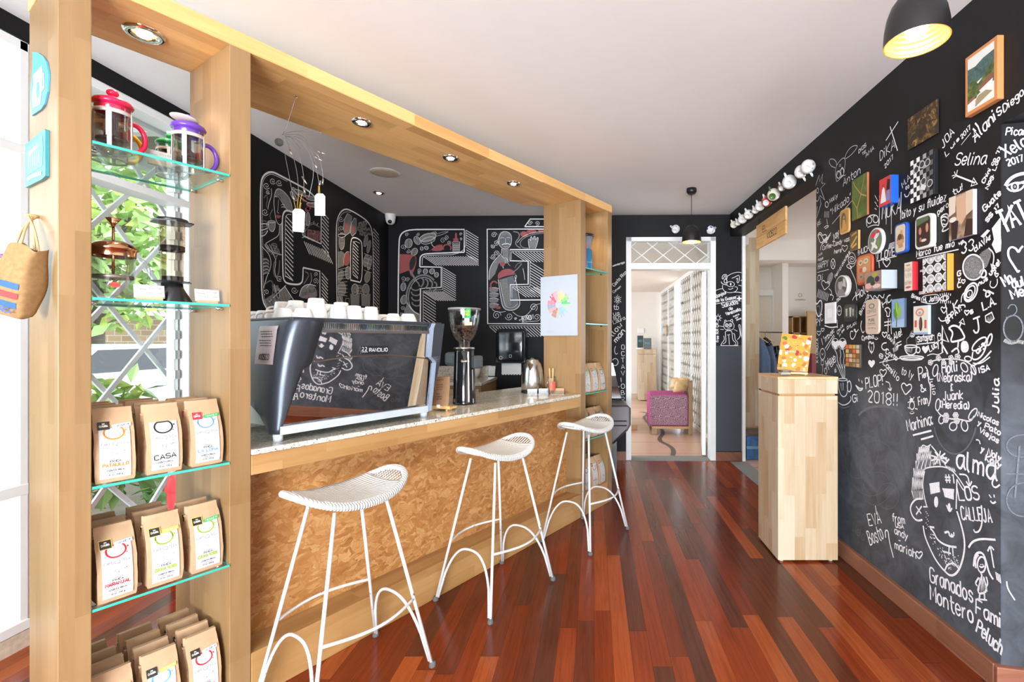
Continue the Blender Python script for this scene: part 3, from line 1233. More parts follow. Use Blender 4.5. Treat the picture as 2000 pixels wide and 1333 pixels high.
ja,jb=ony(1486,660,6.25),ony(1497,680,6.35)
coat('tweed_coat','blue-grey tweed coat hanging in the room beyond the passage',ja.x-.03,6.25,den_m,.8)
coat('dotted_coat','black coat with white specks hanging beside the tweed one',jb.x+.02,6.45,dot_m,.8)
rk=thing('coat_rail','dark metal rail carrying the coats beyond the passage','rail')
m=MB();m.tube([(1.80,6.049,1.405),(1.80,6.20,1.405),(ja.x-.03,6.25,1.405),(jb.x+.02,6.45,1.405),(jb.x+.3,6.6,1.405)],.008,8);m.build('rail_bar',black_p,rk)

# cubby-hole shelf on the far wall with small cups, brown cupboard door beside it
a,b=ony(1546,618,8.3),ony(1590,728,8.3)
cw,chh=b.x-a.x,a.z-.55
cb=thing('cubby_shelf','wooden cubby-hole shelf with small white cups against the far wall beyond the passage','shelf',Matrix.Translation((a.x,8.28,0)))
m=MB()
m.box(0,cw,.20,.215,.55,a.z)
for z in(a.z-.02,a.z-.30,a.z-.62,.55):
    m.box(0,cw,0,.2,z,z+.018)
for k,x in enumerate((0,.13,.26,cw-.018)):
    m.box(x,x+.018,0,.2,.55,a.z)
m.build('cubby_frame',wood_x,cb)
MB().box(0,cw,-.01,.0,.55,1.0).build('lower_door',wood_x,cb)
c_=ony(1577,608,8.15)
tag(MB().bbox(c_.x,c_.x+.28,8.16,8.2,0,c_.z,.004).build('brown_cupboard_door',wood('oak_door',(.52,.30,.08),(.38,.20,.05),'z',.3,2,.3)),
    'tall brown wooden door standing open in front of the cubby shelf','cupboard door')
rb=ony(1588,700,7.9)
tag(MB().bbox(rb.x-.03,rb.x+.05,7.88,8.1,.0,1.08,.004).build('maroon_panel',plain('maroon_paint',(.28,.06,.07),.6)),'maroon panel edge below the brown cupboard door','panel')

# ================================================================== OUTSIDE THE STREET WINDOWS
structure(MB().box(-14,XW-.1,-6,16,-.35,-.25).build('ground_garden',plain('garden_soil',(.10,.085,.06),.95,0,.1,.5,6)))
structure(MB().box(-30,-8.0,-12,24,-.25,-.22).build('street',plain('pale_concrete',(.52,.51,.49),.9,0,.2,.2,30)))
grill=thing('window_grill','white diamond lattice security grill outside the street windows','grill',Matrix.Translation((XW-.19,0,0)))
mb=MB()
GY0,GY1,GZ0,GZ1=-1.2,3.06,.05,2.56
c=GY0-3.5
while c<GY1+3.5:
    for sgn in(1,-1):
        sg=clipseg((c,GZ0),(c+sgn*2.3,GZ0+2.6),(GY0,GZ0),(GY1,GZ1))
        if sg:
            (ya,za),(yb,zb)=sg
            d=Vector((yb-ya,zb-za)).normalized()
            n=Vector((-d.y,d.x))*.0125
            o=.008*sgn
            q=[(ya-n.x,za-n.y),(yb-n.x,zb-n.y),(yb+n.x,zb+n.y),(ya+n.x,za+n.y)]
            mb.add([(o-.006,*p)for p in q]+[(o+.006,*p)for p in q],[(0,1,2,3),(7,6,5,4),(0,4,5,1),(1,5,6,2),(2,6,7,3),(3,7,4,0)])
    c+=.43
mb.build('grill_bars',white_trim,grill)
mb=MB()
for y in(-1.2,.42,2.02,3.04):
    mb.box(-.02,.02,y-.02,y+.02,-.25,GZ1)
mb.box(-.02,.02,GY0,GY1,GZ1-.03,GZ1);mb.box(-.02,.02,GY0,GY1,GZ0-.03,GZ0)
mb.build('grill_posts',white_trim,grill)
ev=thing('porch_roof','pale eaves with white rafters outside above the street windows','roof')
MB().box(-3.7,XW-.14,-2.0,6.0,2.86,2.92).build('roof_deck',plain('cream_boards',(.36,.355,.27),.8),ev)
m=MB()
for y in(-1.1,-.2,.7,1.6,2.5,3.4,4.3):
    m.box(-3.7,XW-.14,y-.035,y+.035,2.74,2.86)
m.box(-3.72,-3.62,-2,6,2.70,2.92)
m.build('rafters',white_trim,ev)
for y in(-1.9,2.9,5.6):
    MB().box(-3.71,-3.61,y-.05,y+.05,-.25,2.70).build('porch_post',white_trim,ev)

leaf_ms=[plain('leaf_green_%d'%i,c,.6,0,.3,.3,3)for i,c in enumerate([(.14,.26,.07),(.26,.42,.11),(.38,.52,.20),(.50,.58,.16)])]
bark_m=plain('bark',(.12,.09,.07),.9)


def foliage(rnd,n,c,rad,size,mis=(0,1,2)):
    m=MB()
    for _ in range(n):
        while True:
            p=Vector((rnd.uniform(-1,1),rnd.uniform(-1,1),rnd.uniform(-1,1)))
            if .25<p.length<1:
                break
        p=Vector((c[0]+p.x*rad[0],c[1]+p.y*rad[1],c[2]+p.z*rad[2]))
        a=Vector((rnd.uniform(-1,1),rnd.uniform(-1,1),rnd.uniform(-.8,.4))).normalized()
        b=a.orthogonal().normalized()
        b=(b*math.cos(rnd.random()*6)+a.cross(b)*math.sin(rnd.random()*6)).normalized()
        s=size*rnd.uniform(.6,1.3)
        mid=p+a*s*.5+a.cross(b)*s*.08
        m.add([p,mid+b*s*.22,p+a*s,mid-b*s*.22],[(0,1,2,3)],rnd.choice(mis))
    return m


def shrub(name,label,cat,loc,rad,n,size,trunk=None,mis=(0,1,2),seed=1):
    rnd=random.Random(seed)
    r=thing(name,label,cat,Matrix.Translation((loc[0],loc[1],-.25)),None)
    zc=loc[2]+.25
    foliage(rnd,n,(0,0,zc),rad,size,mis).build('foliage',leaf_ms,r,recalc=False)
    m=MB()
    th=trunk or .02
    m.tube([(0,0,0),(.03,.02,zc*.5),(0,0,zc)],[th*1.3,th,th*.7],8)
    for k in range(5):
        a=k*1.3
        m.tube([(0,0,zc*.6),(rad[0]*.5*math.cos(a),rad[1]*.5*math.sin(a),zc+rad[2]*.3)],[th*.6,th*.25],6)
    m.build('stem',bark_m,r)
    return r


shrub('garden_shrub','yellow-green leafy shrub outside low in the bay between the two maple uprights','shrub',(-3.60,3.35,.62),(.50,.62,.45),900,.16,None,(1,2,2,3),4)
shrub('garden_shrub','dark leafy shrub outside at the foot of the bay window','shrub',(-2.88,3.40,.08),(.14,.5,.32),300,.13,None,(0,0,1),5)
shrub('garden_shrub','yellow-flecked shrub outside the window at the picture\'s left edge','shrub',(-3.70,2.0,.72),(.45,.5,.5),700,.12,None,(1,2,3,3),6)
shrub('garden_shrub','low dark shrub outside the bottom pane of the leftmost window','shrub',(-3.02,1.7,.08),(.22,.6,.34),420,.12,None,(0,0,1),7)
shrub('street_tree','pale green tree across the street seen in the bay between the uprights','tree',(-11.5,11.2,3.9),(2.0,2.0,2.4),2200,.42,.14,(1,2,2,3),8)
shrub('street_tree','tall pale tree in the street seen through the leftmost window','tree',(-12.0,6.9,3.9),(1.9,1.9,2.9),2000,.42,.14,(1,2,2),9)
shrub('street_tree','rounded pale tree further along the street above the parked car','tree',(-11.9,16.2,3.6),(2.1,2.3,2.4),1800,.42,.12,(1,2,3),10)

# boundary wall, parked car, small garden sign and the brick column
t=NT('garden_brick')
_b=t.n('ShaderNodeTexBrick')
t.put(_b.inputs['Vector'],t.comb(t.math('ADD',*t.sep(t.geo())[:2]),t.sep(t.geo())[2],0.0))
_b.inputs['Scale'].default_value=1
_b.inputs['Brick Width'].default_value=.42
_b.inputs['Row Height'].default_value=.18
_b.inputs['Mortar Size'].default_value=.012
_b.inputs['Color1'].default_value=(.46,.30,.20,1)
_b.inputs['Color2'].default_value=(.34,.22,.15,1)
_b.inputs['Mortar'].default_value=(.5,.47,.42,1)
stone_wall=t.pbr(_b.outputs[0],.9,0,.2)
structure(MB().box(-14.6,-14.3,-8,24,-.25,2.1).build('wall_across_street',stone_wall))
car=thing('parked_car','pale grey car parked in the street beyond the garden','car',TR(-8.9,8.6,-.22,math.radians(90)))
prof=[(-2.1,.30),(-2.15,.62),(-1.95,.88),(-1.30,.95),(-.75,1.42),(.75,1.45),(1.45,.98),(2.05,.86),(2.15,.55),(2.1,.30)]
m=MB()
m.prism([(x,z)for x,z in prof],-.85,.85,T=Matrix.Rotation(R90,4,'X'))
m.build('car_body',plain('silver_car_paint',(.55,.57,.60),.25,.3),car,bevel=.06)
for s_ in(-.862,.852):
    MB().prism([(-1.15,.98),(-.70,1.36),(.70,1.38),(1.25,1.0)],s_,s_+.01,T=Matrix.Rotation(R90,4,'X')).build('side_window',black_gl,car)
for x in(-1.35,1.35):
    for y in(-.86,.68):
        MB().cyl((0,0,0),.31,.18,24,T=Matrix.Translation((x,y+.18,.31))@Matrix.Rotation(R90,4,'X')).build('wheel',black_p,car)
sg_=thing('garden_sign','small pale printed board among plants outside the bottom window pane','sign',TR(-2.90,2.42,.34,math.radians(75),1,math.radians(-14)))
MB().bbox(-.16,.16,-.006,.006,-.10,.10,.004).build('sign_board',plain('pale_green_board',(.55,.66,.64),.5),sg_)
m=MB()
for k in range(5):
    z=.06-k*.03
    m.box(-.12,.02+.1*((k*7)%3)/3,-.0075,-.0065,z,z+.010)
m.build('printed_lines',ink_m,sg_)
MB().box(-.01,.01,-.004,.01,-.60,-.10).build('stake',bark_m,sg_)
carton('tall_dark_box','upright slate-blue box with teal lettering leaning on the far display stand',a_s.x-.015,a_s.x+.105,10.52,10.60,1.14,1.40,'KEY',.05)
carton('squat_dark_box','squarer black box beside the slate-blue one on the far display stand',a_s.x+.12,a_s.x+.28,10.5,10.62,1.106,1.345,'K',-.03,black_p)
tag(MB().bbox(a_s.x-.05,a_s.x+.06,10.5,10.62,1.106,1.138,.004).build('paper_stack',paper_m),'small stack of white paper under the slate-blue box on the far stand','paper')


# ================================================================== THE BAR
HZ0,HZ1=2.334,2.393
# --- header board over the whole bar, deeper between the second and third upright
mb=MB()
poly=[(-.412,0),(2.660,0),(2.660,.345),(2.20,.350),(2.10,.462),(.066,.462),(.066,.342),(-.412,.342)]
mb.prism(poly,HZ0,HZ1)
o=mb.build('header_board',wood_head,None,BAR,bevel=.002)
tag(o,'long maple header board with spotlights carried by the uprights above the bar','header')

# --- uprights
UP=[(-.4086,-.3415,'maple upright at the far left with blue stickers and a burlap bag'),
      (0.0,.066,'maple upright between the glass shelves and the espresso machine'),
      (2.2025,2.2685,'maple upright at the far end of the counter carrying the flavour wheel poster'),
      (2.590,2.657,'last maple upright of the bar, nearest the doorway')]
for t0,t1,lab in UP:
    tag(MB().box(t0,t1,0,.342,0,HZ0).build('wooden_upright',wood_z,None,BAR,bevel=.002),lab,'upright')

# --- counter: rail, flakeboard front set back, plinth
ct=thing('bar_counter','maple bar counter with a flakeboard front and a stepped plinth','counter',BAR)
MB().box(.067,2.2015,0,.03,.8125,.884).build('top_rail',wood_x,ct,bevel=.002)
MB().box(.067,2.2015,.131,.15,.165,.8125).build('front_panel',osb_m,ct)
MB().box(.067,2.2015,0,.131,0,.170).build('plinth',wood_x,ct,bevel=.003)
MB().box(.067,2.2015,.15,.70,.0,.884).build('carcass',wood_z,ct)
wt_=MB()
wt_.bbox(.067,2.2015,-.004,.345,.8845,.905,.004)
wt_.bbox(.067,2.38,.345,.73,.8845,.905,.004)
tag(wt_.build('granite_worktop',granite_m,None,BAR),'speckled cream granite worktop running along the top of the bar counter','worktop')

# --- bottom boards of the two shelf bays
tag(MB().box(-.3412,-.0003,0,.342,.05,.075).build('bottom_shelf',wood_x,None,BAR,bevel=.002),'maple bottom shelf board under the lowest coffee bags at the left','shelf')
tag(MB().box(2.2690,2.5895,0,.342,.0,.17).build('bottom_shelf',wood_x,None,BAR,bevel=.002),'maple bottom shelf box between the last two uprights by the doorway','shelf')


# --- glass shelves on metal pins
def glass_shelf(t0,t1,z,label,group):
    r=thing('glass_shelf',label,'shelf',BAR@Matrix.Translation((0,0,z)),group)
    m=MB()
    m.box(t0+.001,t1-.001,-.004,.33,-.008,0)
    o=m.build('glass_pane',[shelf_glass,edge_m],r)
    for p in o.data.polygons:
        if abs(p.normal.z)<.5:
            p.material_index=1
    for t in(t0+.008,t1-.008):
        for d in(.05,.28):
            q=MB()
            s=1 if t<(t0+t1)/2 else-1
            q.tube([(t-s*.0075,d,-.0145),(t+s*.012,d,-.0145)],.006,8)
            q.build('shelf_pin',chrome_m,r)
    return r


SHZ=[1.878,1.425,.876,.520]
for z,lab in zip(SHZ,('top glass shelf of the left bay, holding the coloured coffee presses','second glass shelf of the left bay, holding the copper press and the tall plunger brewer',
                        'third glass shelf of the left bay, holding the upper coffee bags','lowest glass shelf of the left bay, holding the red and lime ringed coffee bags')):
    glass_shelf(-.3415,0,z,lab,'glass shelves in the left bay')
SHR=[1.84,1.372,.90,.62]
for v_,lab in zip((524,632,768,858),('top glass shelf between the last two uprights, under the blue dripper','empty second glass shelf between the last two uprights',
                                        'third glass shelf between the last two uprights, with three coffee bags','fourth glass shelf between the last two uprights, behind the far stool')):
    p=onbar(1150,v_,0.0)
    z=p.z
    glass_shelf(2.2685,2.59,z,lab,'glass shelves in the right bay')
SHR=[onbar(1150,v_,0.0).z for v_ in(524,632,768,858)]

# --- recessed spotlights in the header, one in the ceiling
warm=(1.0,.80,.55)
lamp_glow=glow('warm_lamp_glow',(1.0,.84,.60),30)


def downlight(u,v,z,label,rad=.042,power=7):
    p=onz(u,v,z)
    r=thing('downlight',label,'spotlight',Matrix.Translation((p.x,p.y,z)),'recessed spotlights')
    MB().lathe([(rad*.62,-.001),(rad*.70,-.008),(rad*.95,-.009),(rad*1.08,-.003),(rad*1.1,.0)],28).build('trim_ring',chrome_m,r)
    MB().lathe([(rad*.62,-.001),(rad*.45,.010),(0,.012)],24,T=Matrix.Translation((0,0,-.010))@Matrix.Scale(.6,4)).build('lamp_lens',lamp_glow,r)
    l=bpy.data.lights.new('downlight_lamp','SPOT')
    l.energy=power
    l.color=warm
    l.spot_size=math.radians(100)
    l.spot_blend=.8
    l.shadow_soft_size=.02
    lo=bpy.data.objects.new('downlight_lamp',l)
    lo.location=(0,0,-.022)
    lo.parent=r
    COL.objects.link(lo)
    return r


downlight(282,65,HZ0,'recessed spotlight in the header above the coloured coffee presses',.052)
downlight(706,238,HZ0,'recessed spotlight in the header above the espresso machine, beside the hanging tags',.04)
downlight(880,308,HZ0,'recessed spotlight in the header, middle one above the counter',.04)
downlight(1003,358,HZ0,'recessed spotlight in the header nearest the flavour wheel poster',.04)
downlight(740,376.5,CEIL,'recessed spotlight in the white ceiling in front of the letter O',.045)
p=BAR@Vector((2.43,.17,HZ0))
l=bpy.data.lights.new('shelf_lamp','SPOT');l.energy=5;l.color=warm;l.spot_size=1.7;l.spot_blend=.7;l.shadow_soft_size=.02
r_=thing('downlight','recessed spotlight in the header above the blue dripper, hidden in the end bay','spotlight',Matrix.Translation(p),'recessed spotlights')
MB().lathe([(.025,-.001),(.04,-.008),(.045,0)],24).build('trim_ring',chrome_m,r_)
MB().lathe([(.024,-.002),(0,-.001)],20).build('lamp_lens',lamp_glow,r_)
lo=bpy.data.objects.new('downlight_lamp',l);lo.location=(0,0,-.02);lo.parent=r_;COL.objects.link(lo)

# --- ceiling loudspeaker and dome camera
p=onz(752,337,CEIL)
sp=thing('ceiling_speaker','round white loudspeaker grille set flush in the ceiling behind the header','speaker',Matrix.Translation(p))
MB().lathe([(0,-.012),(.085,-.012),(.098,-.009),(.105,0)],40).build('speaker_grille',plain('warm_white_grille',(.66,.60,.50),.6,0,.3,.1,400),sp)
MB().lathe([(.103,-.006),(.112,-.005),(.114,0)],40).build('speaker_rim',white_m,sp)
p=bwp(BW.at(768,424).x,0,.07)
dc=thing('dome_camera','white dome security camera in the corner under the ceiling','camera',Matrix.Translation((p.x,p.y,CEIL)))
MB().lathe([(.055,0),(.055,-.035),(.050,-.05),(.052,-.055)],28).build('camera_base',white_m,dc)
MB().lathe([(.050,-.05),(.050,-.065),(.042,-.09),(.025,-.106),(0,-.112)],28).build('camera_dome',white_m,dc)
MB().lathe([(.020,0),(.020,.012),(.0,.016)],20,T=Matrix.Translation((.012,-.036,-.083))@Matrix.Rotation(math.radians(118),4,'X')).build('camera_lens',black_gl,dc)

# --- wire mobile with price tags
hook=onz(577,186,HZ0)
Ym=hook.y
mo=thing('wire_mobile','wire mobile with a grey pebble and clips hanging from the header','mobile',Matrix.Translation(hook))


def mp(u,v,dy=0.0):
    return ony(u,v,Ym+dy)-hook


wire=plain('thin_wire',(.34,.33,.31),.4,.8)
MB().tube([mp(577,186),mp(577.5,192),mp(573,205),mp(557,256),mp(551,264)],.0012,6).build('hanging_wire',wire,mo)
m=MB();m.tube([mp(577,187),mp(581,190),mp(577,196),mp(574,190)],.0012,6,closed=True);m.build('hook_ring',chrome_m,mo)
MB().sphere(mp(545,278),.017,sc=(1,1,.95)).build('pebble',plain('grey_pebble',(.12,.14,.13),.5),mo)
arms=[[(553,262),(575,256),(600,256),(627,260)],[(553,264),(590,262),(606,283)],[(556,266),(590,268),(612,300),(622,350),(623,362)],
        [(556,266),(583,272),(607,300),(614,340),(603,386)],[(556,266),(573,280),(592,325),(594,372)],[(556,268),(566,288),(580,330),(584,382)],
        [(553,268),(556,300),(566,350),(573,388)],[(620,300),(630,330),(631,362)],[(605,283),(618,303),(629,314)],[(556,266),(570,268),(586,290)]]
for i,a_ in enumerate(arms):
    pts=chaikin([mp(u,v,((i*37)%11-5)*.006)for u,v in a_],it=2)
    MB().tube(pts,.0009,5).build('wire_arm',wire,mo)
for i,(ua,va,ub,vb)in enumerate(((613,318,620,330),(626,353,624,365),(590,345,599,360),(593,368,596,378),(572,383,575,392),(622,296,634,301),(566,292,570,303),(631,350,630,362),(616,306,628,314))):
    MB().tube([mp(ua,va),mp(ub,vb)],.0028,6).build('clip',chrome_m,mo)
gold=plain('gold_thread',(.62,.36,.05),.5)
for nm,lab,cx,cyy,w_,h_,ang,dy,strings in(
        ('price_tag','white cardboard tag hanging alone at the right of the wire mobile',625,400,19,43,0,0.0,[((622,382),(622,364)),((625,382),(624,362))]),
        ('price_tag','bunch-side pair of blank cardboard tags hanging lower left on the wire mobile',582,430,20,44,0,.012,[((578,411),(574,392)),((580,411),(583,380)),((583,411),(590,378)),((586,411),(588,396))])):
    c=ony(cx,cyy,Ym+dy)
    k=(Ym+dy)/F
    r=thing(nm,lab.replace('bunch-side pair of blank cardboard tags','two overlapping cardboard tags'),'tag',Matrix.Translation(c)@Matrix.Rotation(.12,4,'Z'))
    hw,hh=w_/2*k,h_/2*k
    shape=[(-hw,-hh),(hw,-hh),(hw,hh*.78),(hw*.55,hh),(-hw*.55,hh),(-hw,hh*.78)]
    MB().prism(shape,-.0006,.0006,T=Matrix.Rotation(R90,4,'X')).build('tag_card',paper_m,r)
    if cx<600:
        MB().prism([(x+.003,y-.002)for x,y in shape],-.0006,.0006,T=Matrix.Translation((0,.004,0))@Matrix.Rotation(R90,4,'X')@Matrix.Rotation(-.05,4,'Z')).build('rear_tag_card',paper_m,r)
    m=MB()
    R0=(Matrix.Translation(c)@Matrix.Rotation(.12,4,'Z')).inverted()
    for pa,pb in strings:
        m.tube([R0@ony(*pa,Ym+dy),R0@ony(*pb,Ym+dy)],.0011,5)
    m.build('tag_string',gold,r)
    MB().cyl((0,-.002,hh*.82),.0016,.002,8,T=Matrix.Identity(4)).build('eyelet',black_p,r)


# ================================================================== ON THE COUNTER
WZ=.905
# --- two-group espresso machine: dark metallic wings, mirror-polished back panels
MM=BAR@Matrix.Translation((.1676,.062,WZ))@Matrix.Rotation(math.radians(1.9),4,'Z')
em=thing('espresso_machine','espresso machine with dark metallic wings and mirror back panel on the granite worktop','coffee machine',MM)
wing_m=plain('dark_metallic_paint',(.060,.068,.085),.34,.55,.5,.25,300)
silver_m=plain('silver_paint',(.58,.62,.66),.38,.25,.5,.05)
TB=math.tan(math.radians(7.3))


def pf(z):
    return-(z-.06)*TB if z<.31 else-(.25*TB+(z-.31)*math.tan(math.radians(8.5)))


def lerp(tab,z):
    for(a,x),(b,y)in zip(tab,tab[1:]):
        if z<=b:
            return x+(y-x)*(z-a)/(b-a)
    return tab[-1][1]


LO=[(.03,.002),(.19,.005),(.32,.014),(.44,.029),(.48,.044)]
LI=[(.03,.022),(.06,.028),(.278,.090),(.300,.120),(.455,.156),(.48,.150)]
ZS=[.03,.05,.10,.16,.22,.27,.279,.29,.30,.31,.36,.41,.455,.468,.48]


def left_wing():
    m=MB()
    rows=[]
    for z in ZS:
        xi,xo,f=lerp(LI,z),lerp(LO,z),pf(z)-.012
        r=.045
        path=[(xi,f+.012),(xi,f)]
        xa=max(xo+.004,min(xo+r,xi-.002))
        path.append((xa,f))
        for k in range(1,7):
            a=k/6*R90
            path.append((xo+(xa-xo)*(1-math.sin(a)),f+r*(1-math.cos(a))))
        for y in(.06,.10,.14,.2,.3,.42,.50):
            zz=z
            if y>.05:
                zl=.03+.17*min(1,max(0,(y-.05)/.30))**.55
                zz=max(z,zl)
            path.append((xo,y,zz))
        rows.append([(p[0],p[1],p[2]if len(p)>2 else z)for p in path])
    w=len(rows[0])
    m.add([p for r_ in rows for p in r_],[(j*w+i,j*w+i+1,(j+1)*w+i+1,(j+1)*w+i)for j in range(len(rows)-1)for i in range(w-1)],0,True)
    return m


o=left_wing().build('left_wing',wing_m,em,recalc=False)
sd=o.modifiers.new('shell','SOLIDIFY');sd.thickness=.002;sd.offset=0
RI=[(.025,.731),(.058,.733),(.285,.735),(.31,.700),(.455,.697),(.48,.705)]
RO=[(.025,.750),(.28,.789),(.48,.792)]
m=MB()
rows=[]
for z in ZS:
    xi,xo,f=lerp(RI,z),lerp(RO,z),pf(z)-.012
    rows.append([(xi,f+.012,z),(xi+.002,f-.002,z),(xi+.020,f-.010,z),(xo-.004,f-.004,z),(xo,f+.02,z),(xo,.2,z),(xo,.5,z)])
w=7
for i in range(6):
    m.add([p for r_ in rows for p in r_[i:i+2]],[(2*j,2*j+1,2*j+3,2*j+2)for j in range(len(rows)-1)],1 if i==1 else 0,i>2)
m.build('right_wing',[wing_m,plain('blue_grey_bevel',(.26,.32,.42),.35,.4)],em)
# mirror panels with an arched break, black nameplate
m=MB()


def brk(x):
    return .300+.026*math.sin(math.pi*(x-.10)/.62)


N=24
m2=MB()
lowv,lowf,upv,upf=[],[],[],[]
for i in range(N+1):
    x0_=.028+(.731-.028)*i/N
    x1_=.100+(.722-.100)*i/N
    x2_=.148+(.704-.148)*i/N
    zb_=brk(x1_)
    lowv+=[(x0_,pf(.06),.06),(x1_,-(zb_-.06)*TB,zb_-.002)]
    yb=-(zb_-.06)*TB
    upv+=[(x1_,yb-.001,zb_+.001),(x2_,yb-(.428-zb_)*math.tan(math.radians(8.6)),.428)]
fs=[(2*i,2*i+2,2*i+3,2*i+1)for i in range(N)]
MB().add(lowv,fs,0,False).build('lower_mirror_panel',mirror_m,em,recalc=False)
MB().add(upv,fs,0,False).build('upper_mirror_panel',mirror_m,em,recalc=False)
m=MB();m.tube([Vector(upv[2*i])+Vector((0,-.0015,0))for i in range(N+1)],.0022,6);m.build('panel_seam',plain('brown_seam',(.22,.15,.11),.3,.7),em)
m=MB()
m.box(.020,.735,-.016,.03,.027,.060)
m.build('front_bar',silver_m,em,bevel=.002)
m=MB();m.box(.03,.73,-.004,.01,.060,.066);m.build('bar_lip',chrome_m,em)
# vent strip with slots and top rail
yv=pf(.428)
m=MB()
m.add([(.148,yv-.004,.436),(.706,yv-.004,.436),(.700,yv+.004,.474),(.152,yv+.004,.474)],[(0,1,2,3)],0)
for i in range(64):
    x=.158+i*.0084
    m.box(x,x+.0034,yv-.0065,yv+.001,.441,.466,1)
m.box(.148,.706,yv-.010,yv+.01,.427,.436,2)
m.build('vent_strip',[plain('vent_grey',(.16,.16,.165),.35,.4),chrome_m,plain('brown_seam_rail',(.20,.16,.14),.3,.7)],em)
m=MB()
m.box(.044,.79,yv-.002,yv+.014,.470,.486)
m.box(.044,.058,yv,.52,.470,.486);m.box(.776,.79,yv,.52,.470,.486);m.box(.044,.79,.506,.52,.470,.486)
m.box(.05,.785,yv+.004,.515,.462,.471)
m.build('cup_tray',wing_m,em,bevel=.003)
m=MB();m.box(.035,.745,.03,.50,.05,.455);m.build('chassis',plain('light_grey_chassis',(.50,.54,.50),.5),em)
for x in(.024,.728):
    for y in(.012,.44):
        MB().cyl((x,y,0),.0165,.031,20,r2=.0185).build('foot',silver_m,em)
m=MB();m.bbox(.335,.478,pf(.352)-.007,pf(.352)-.001,.332,.370,.003);o=m.build('nameplate',black_p,em)
nm=MB()
yp=pf(.352)-.0078
stroke_text(nm,'RANCILIO',Vector((.378,yp,.344)),Vector((.470,yp,.344)),.015,Vector((0,-1,0)),.0032)
for dx,fl in((.342,1),(.357,1)):
    nm.ribbon(chaikin([(dx+.000*fl,yp,.363),(dx+.006,yp,.364),(dx+.009,yp,.359),(dx+.004,yp,.353),(dx+.001,yp,.351)],it=2),.0026,Vector((0,-1,0)))
    nm.ribbon(chaikin([(dx+.004,yp,.353),(dx+.006,yp,.347),(dx+.011,yp,.341)],it=2),.0026,Vector((0,-1,0)))
    nm.ribbon(chaikin([(dx+.001,yp,.351),(dx-.001,yp,.344),(dx+.003,yp,.341)],it=2),.0024,Vector((0,-1,0)))
nm.build('nameplate_lettering',plain('silver_lettering',(.55,.55,.56),.4),o,recalc=False)
# laminated notice on the left side
def on_side(m):
    for i,p_ in enumerate(m.v):
        m.v[i]=Vector((lerp(LO,p_.z)-.0022+p_.x,p_.y,p_.z))
    return m


card=on_side(MB().grid(lambda u,v:(-.0006,.022+.140*u,.30+.152*v),4,10,0,False)).build('side_notice',plain('pink_notice',(.50,.41,.42),.35),em,recalc=False)
nt=MB()
for i,z in enumerate((.428,.418,.408,.392,.382,.372)):
    for k in range(5):
        y=.145-k*.018-(i%3)*.006
        nt.box(-.0016,-.0010,y-.013,y,z,z+.0035)
on_side(nt).build('notice_print',plain('grey_print',(.22,.16,.16),.8),card,recalc=False)
nt=MB()
stroke_text(nt,'KIOSCO',Vector((-.0014,.130,.318)),Vector((-.0014,.055,.318)),.022,Vector((-1,0,0)),.0035)
on_side(nt).build('notice_logo',ink_m,card,recalc=False)


# --- white cups standing upside down on the machine
def cup_mesh(r0,r1,h,curve=.25):
    """upside-down cup: rim r0 below, foot r1 on top"""
    p=[]
    for k in range(9):
        q=k/8
        r=r0+(r1-r0)*(q**(1+curve))
        p.append((r,q*h))
    p+=[(r1*.98,h+.001),(r1*.86,h+.0035),(r1*.72,h+.0035),(r1*.66,h),(0,h-.001)]
    inner=[(0,h-.008),(r1*.8,h-.008)]+[(r0*.93+(r1*.9-r0*.93)*((k/6)**(1+curve)),h*.9*k/6)for k in range(6,-1,-1)]
    m=MB()
    m.lathe(p,28)
    m.lathe(inner,24)
    m.lathe([(r0,0),(r0*.93,0)],28)
    return m


def handle_mesh(r0,r1,h):
    m=MB()
    pts=chaikin([(r0*.86+.001,0,h*.22),(r0+.018,0,h*.20),(r0+.024,0,h*.45),(r0+.014,0,h*.74),(r1*1.05+.002,0,h*.80)],it=2)
    m.tube(pts,.0042,8)
    return m


CUPK={'small':(.040,.027,.052),'mug':(.0385,.028,.078),'tall':(.044,.031,.100),'wide':(.050,.030,.056)}
CUPS={}
ref_m=plain('faint_grey_mark',(.45,.46,.48),.5)
MI=MM.inverted()


def cup(kind,u,y,z,rz,label,tilt=0.0):
    r=ray(u,620)
    c=Vector((0,0,CH))
    P,n=MM@Vector((0,y,0)),(MM.to_3x3()@Vector((0,1,0)))
    k=(P-c).dot(n)/r.dot(n)
    x=(MI@(c+r*k)).x
    M=MM@Matrix.Translation((x,y,z))@Matrix.Rotation(rz,4,'Z')@Matrix.Rotation(tilt,4,'Y')
    if kind not in CUPS:
        a=CUPK[kind]
        t=thing('coffee_cup',label,'cup',M,'white cups stored on the espresso machine')
        cup_mesh(*a).build('cup_body',porcelain,t)
        handle_mesh(*a).build('cup_handle',porcelain,t)
        mk=MB();mk.box(-.006,.006,-.0012,.0012,a[2]-.0005,a[2]+.0002);mk.box(-.003,.004,.003,.0045,a[2]-.0005,a[2]+.0002)
        mk.build('base_mark',ref_m,t)
        CUPS[kind]=t
        return t
    return dup(CUPS[kind],M,label)


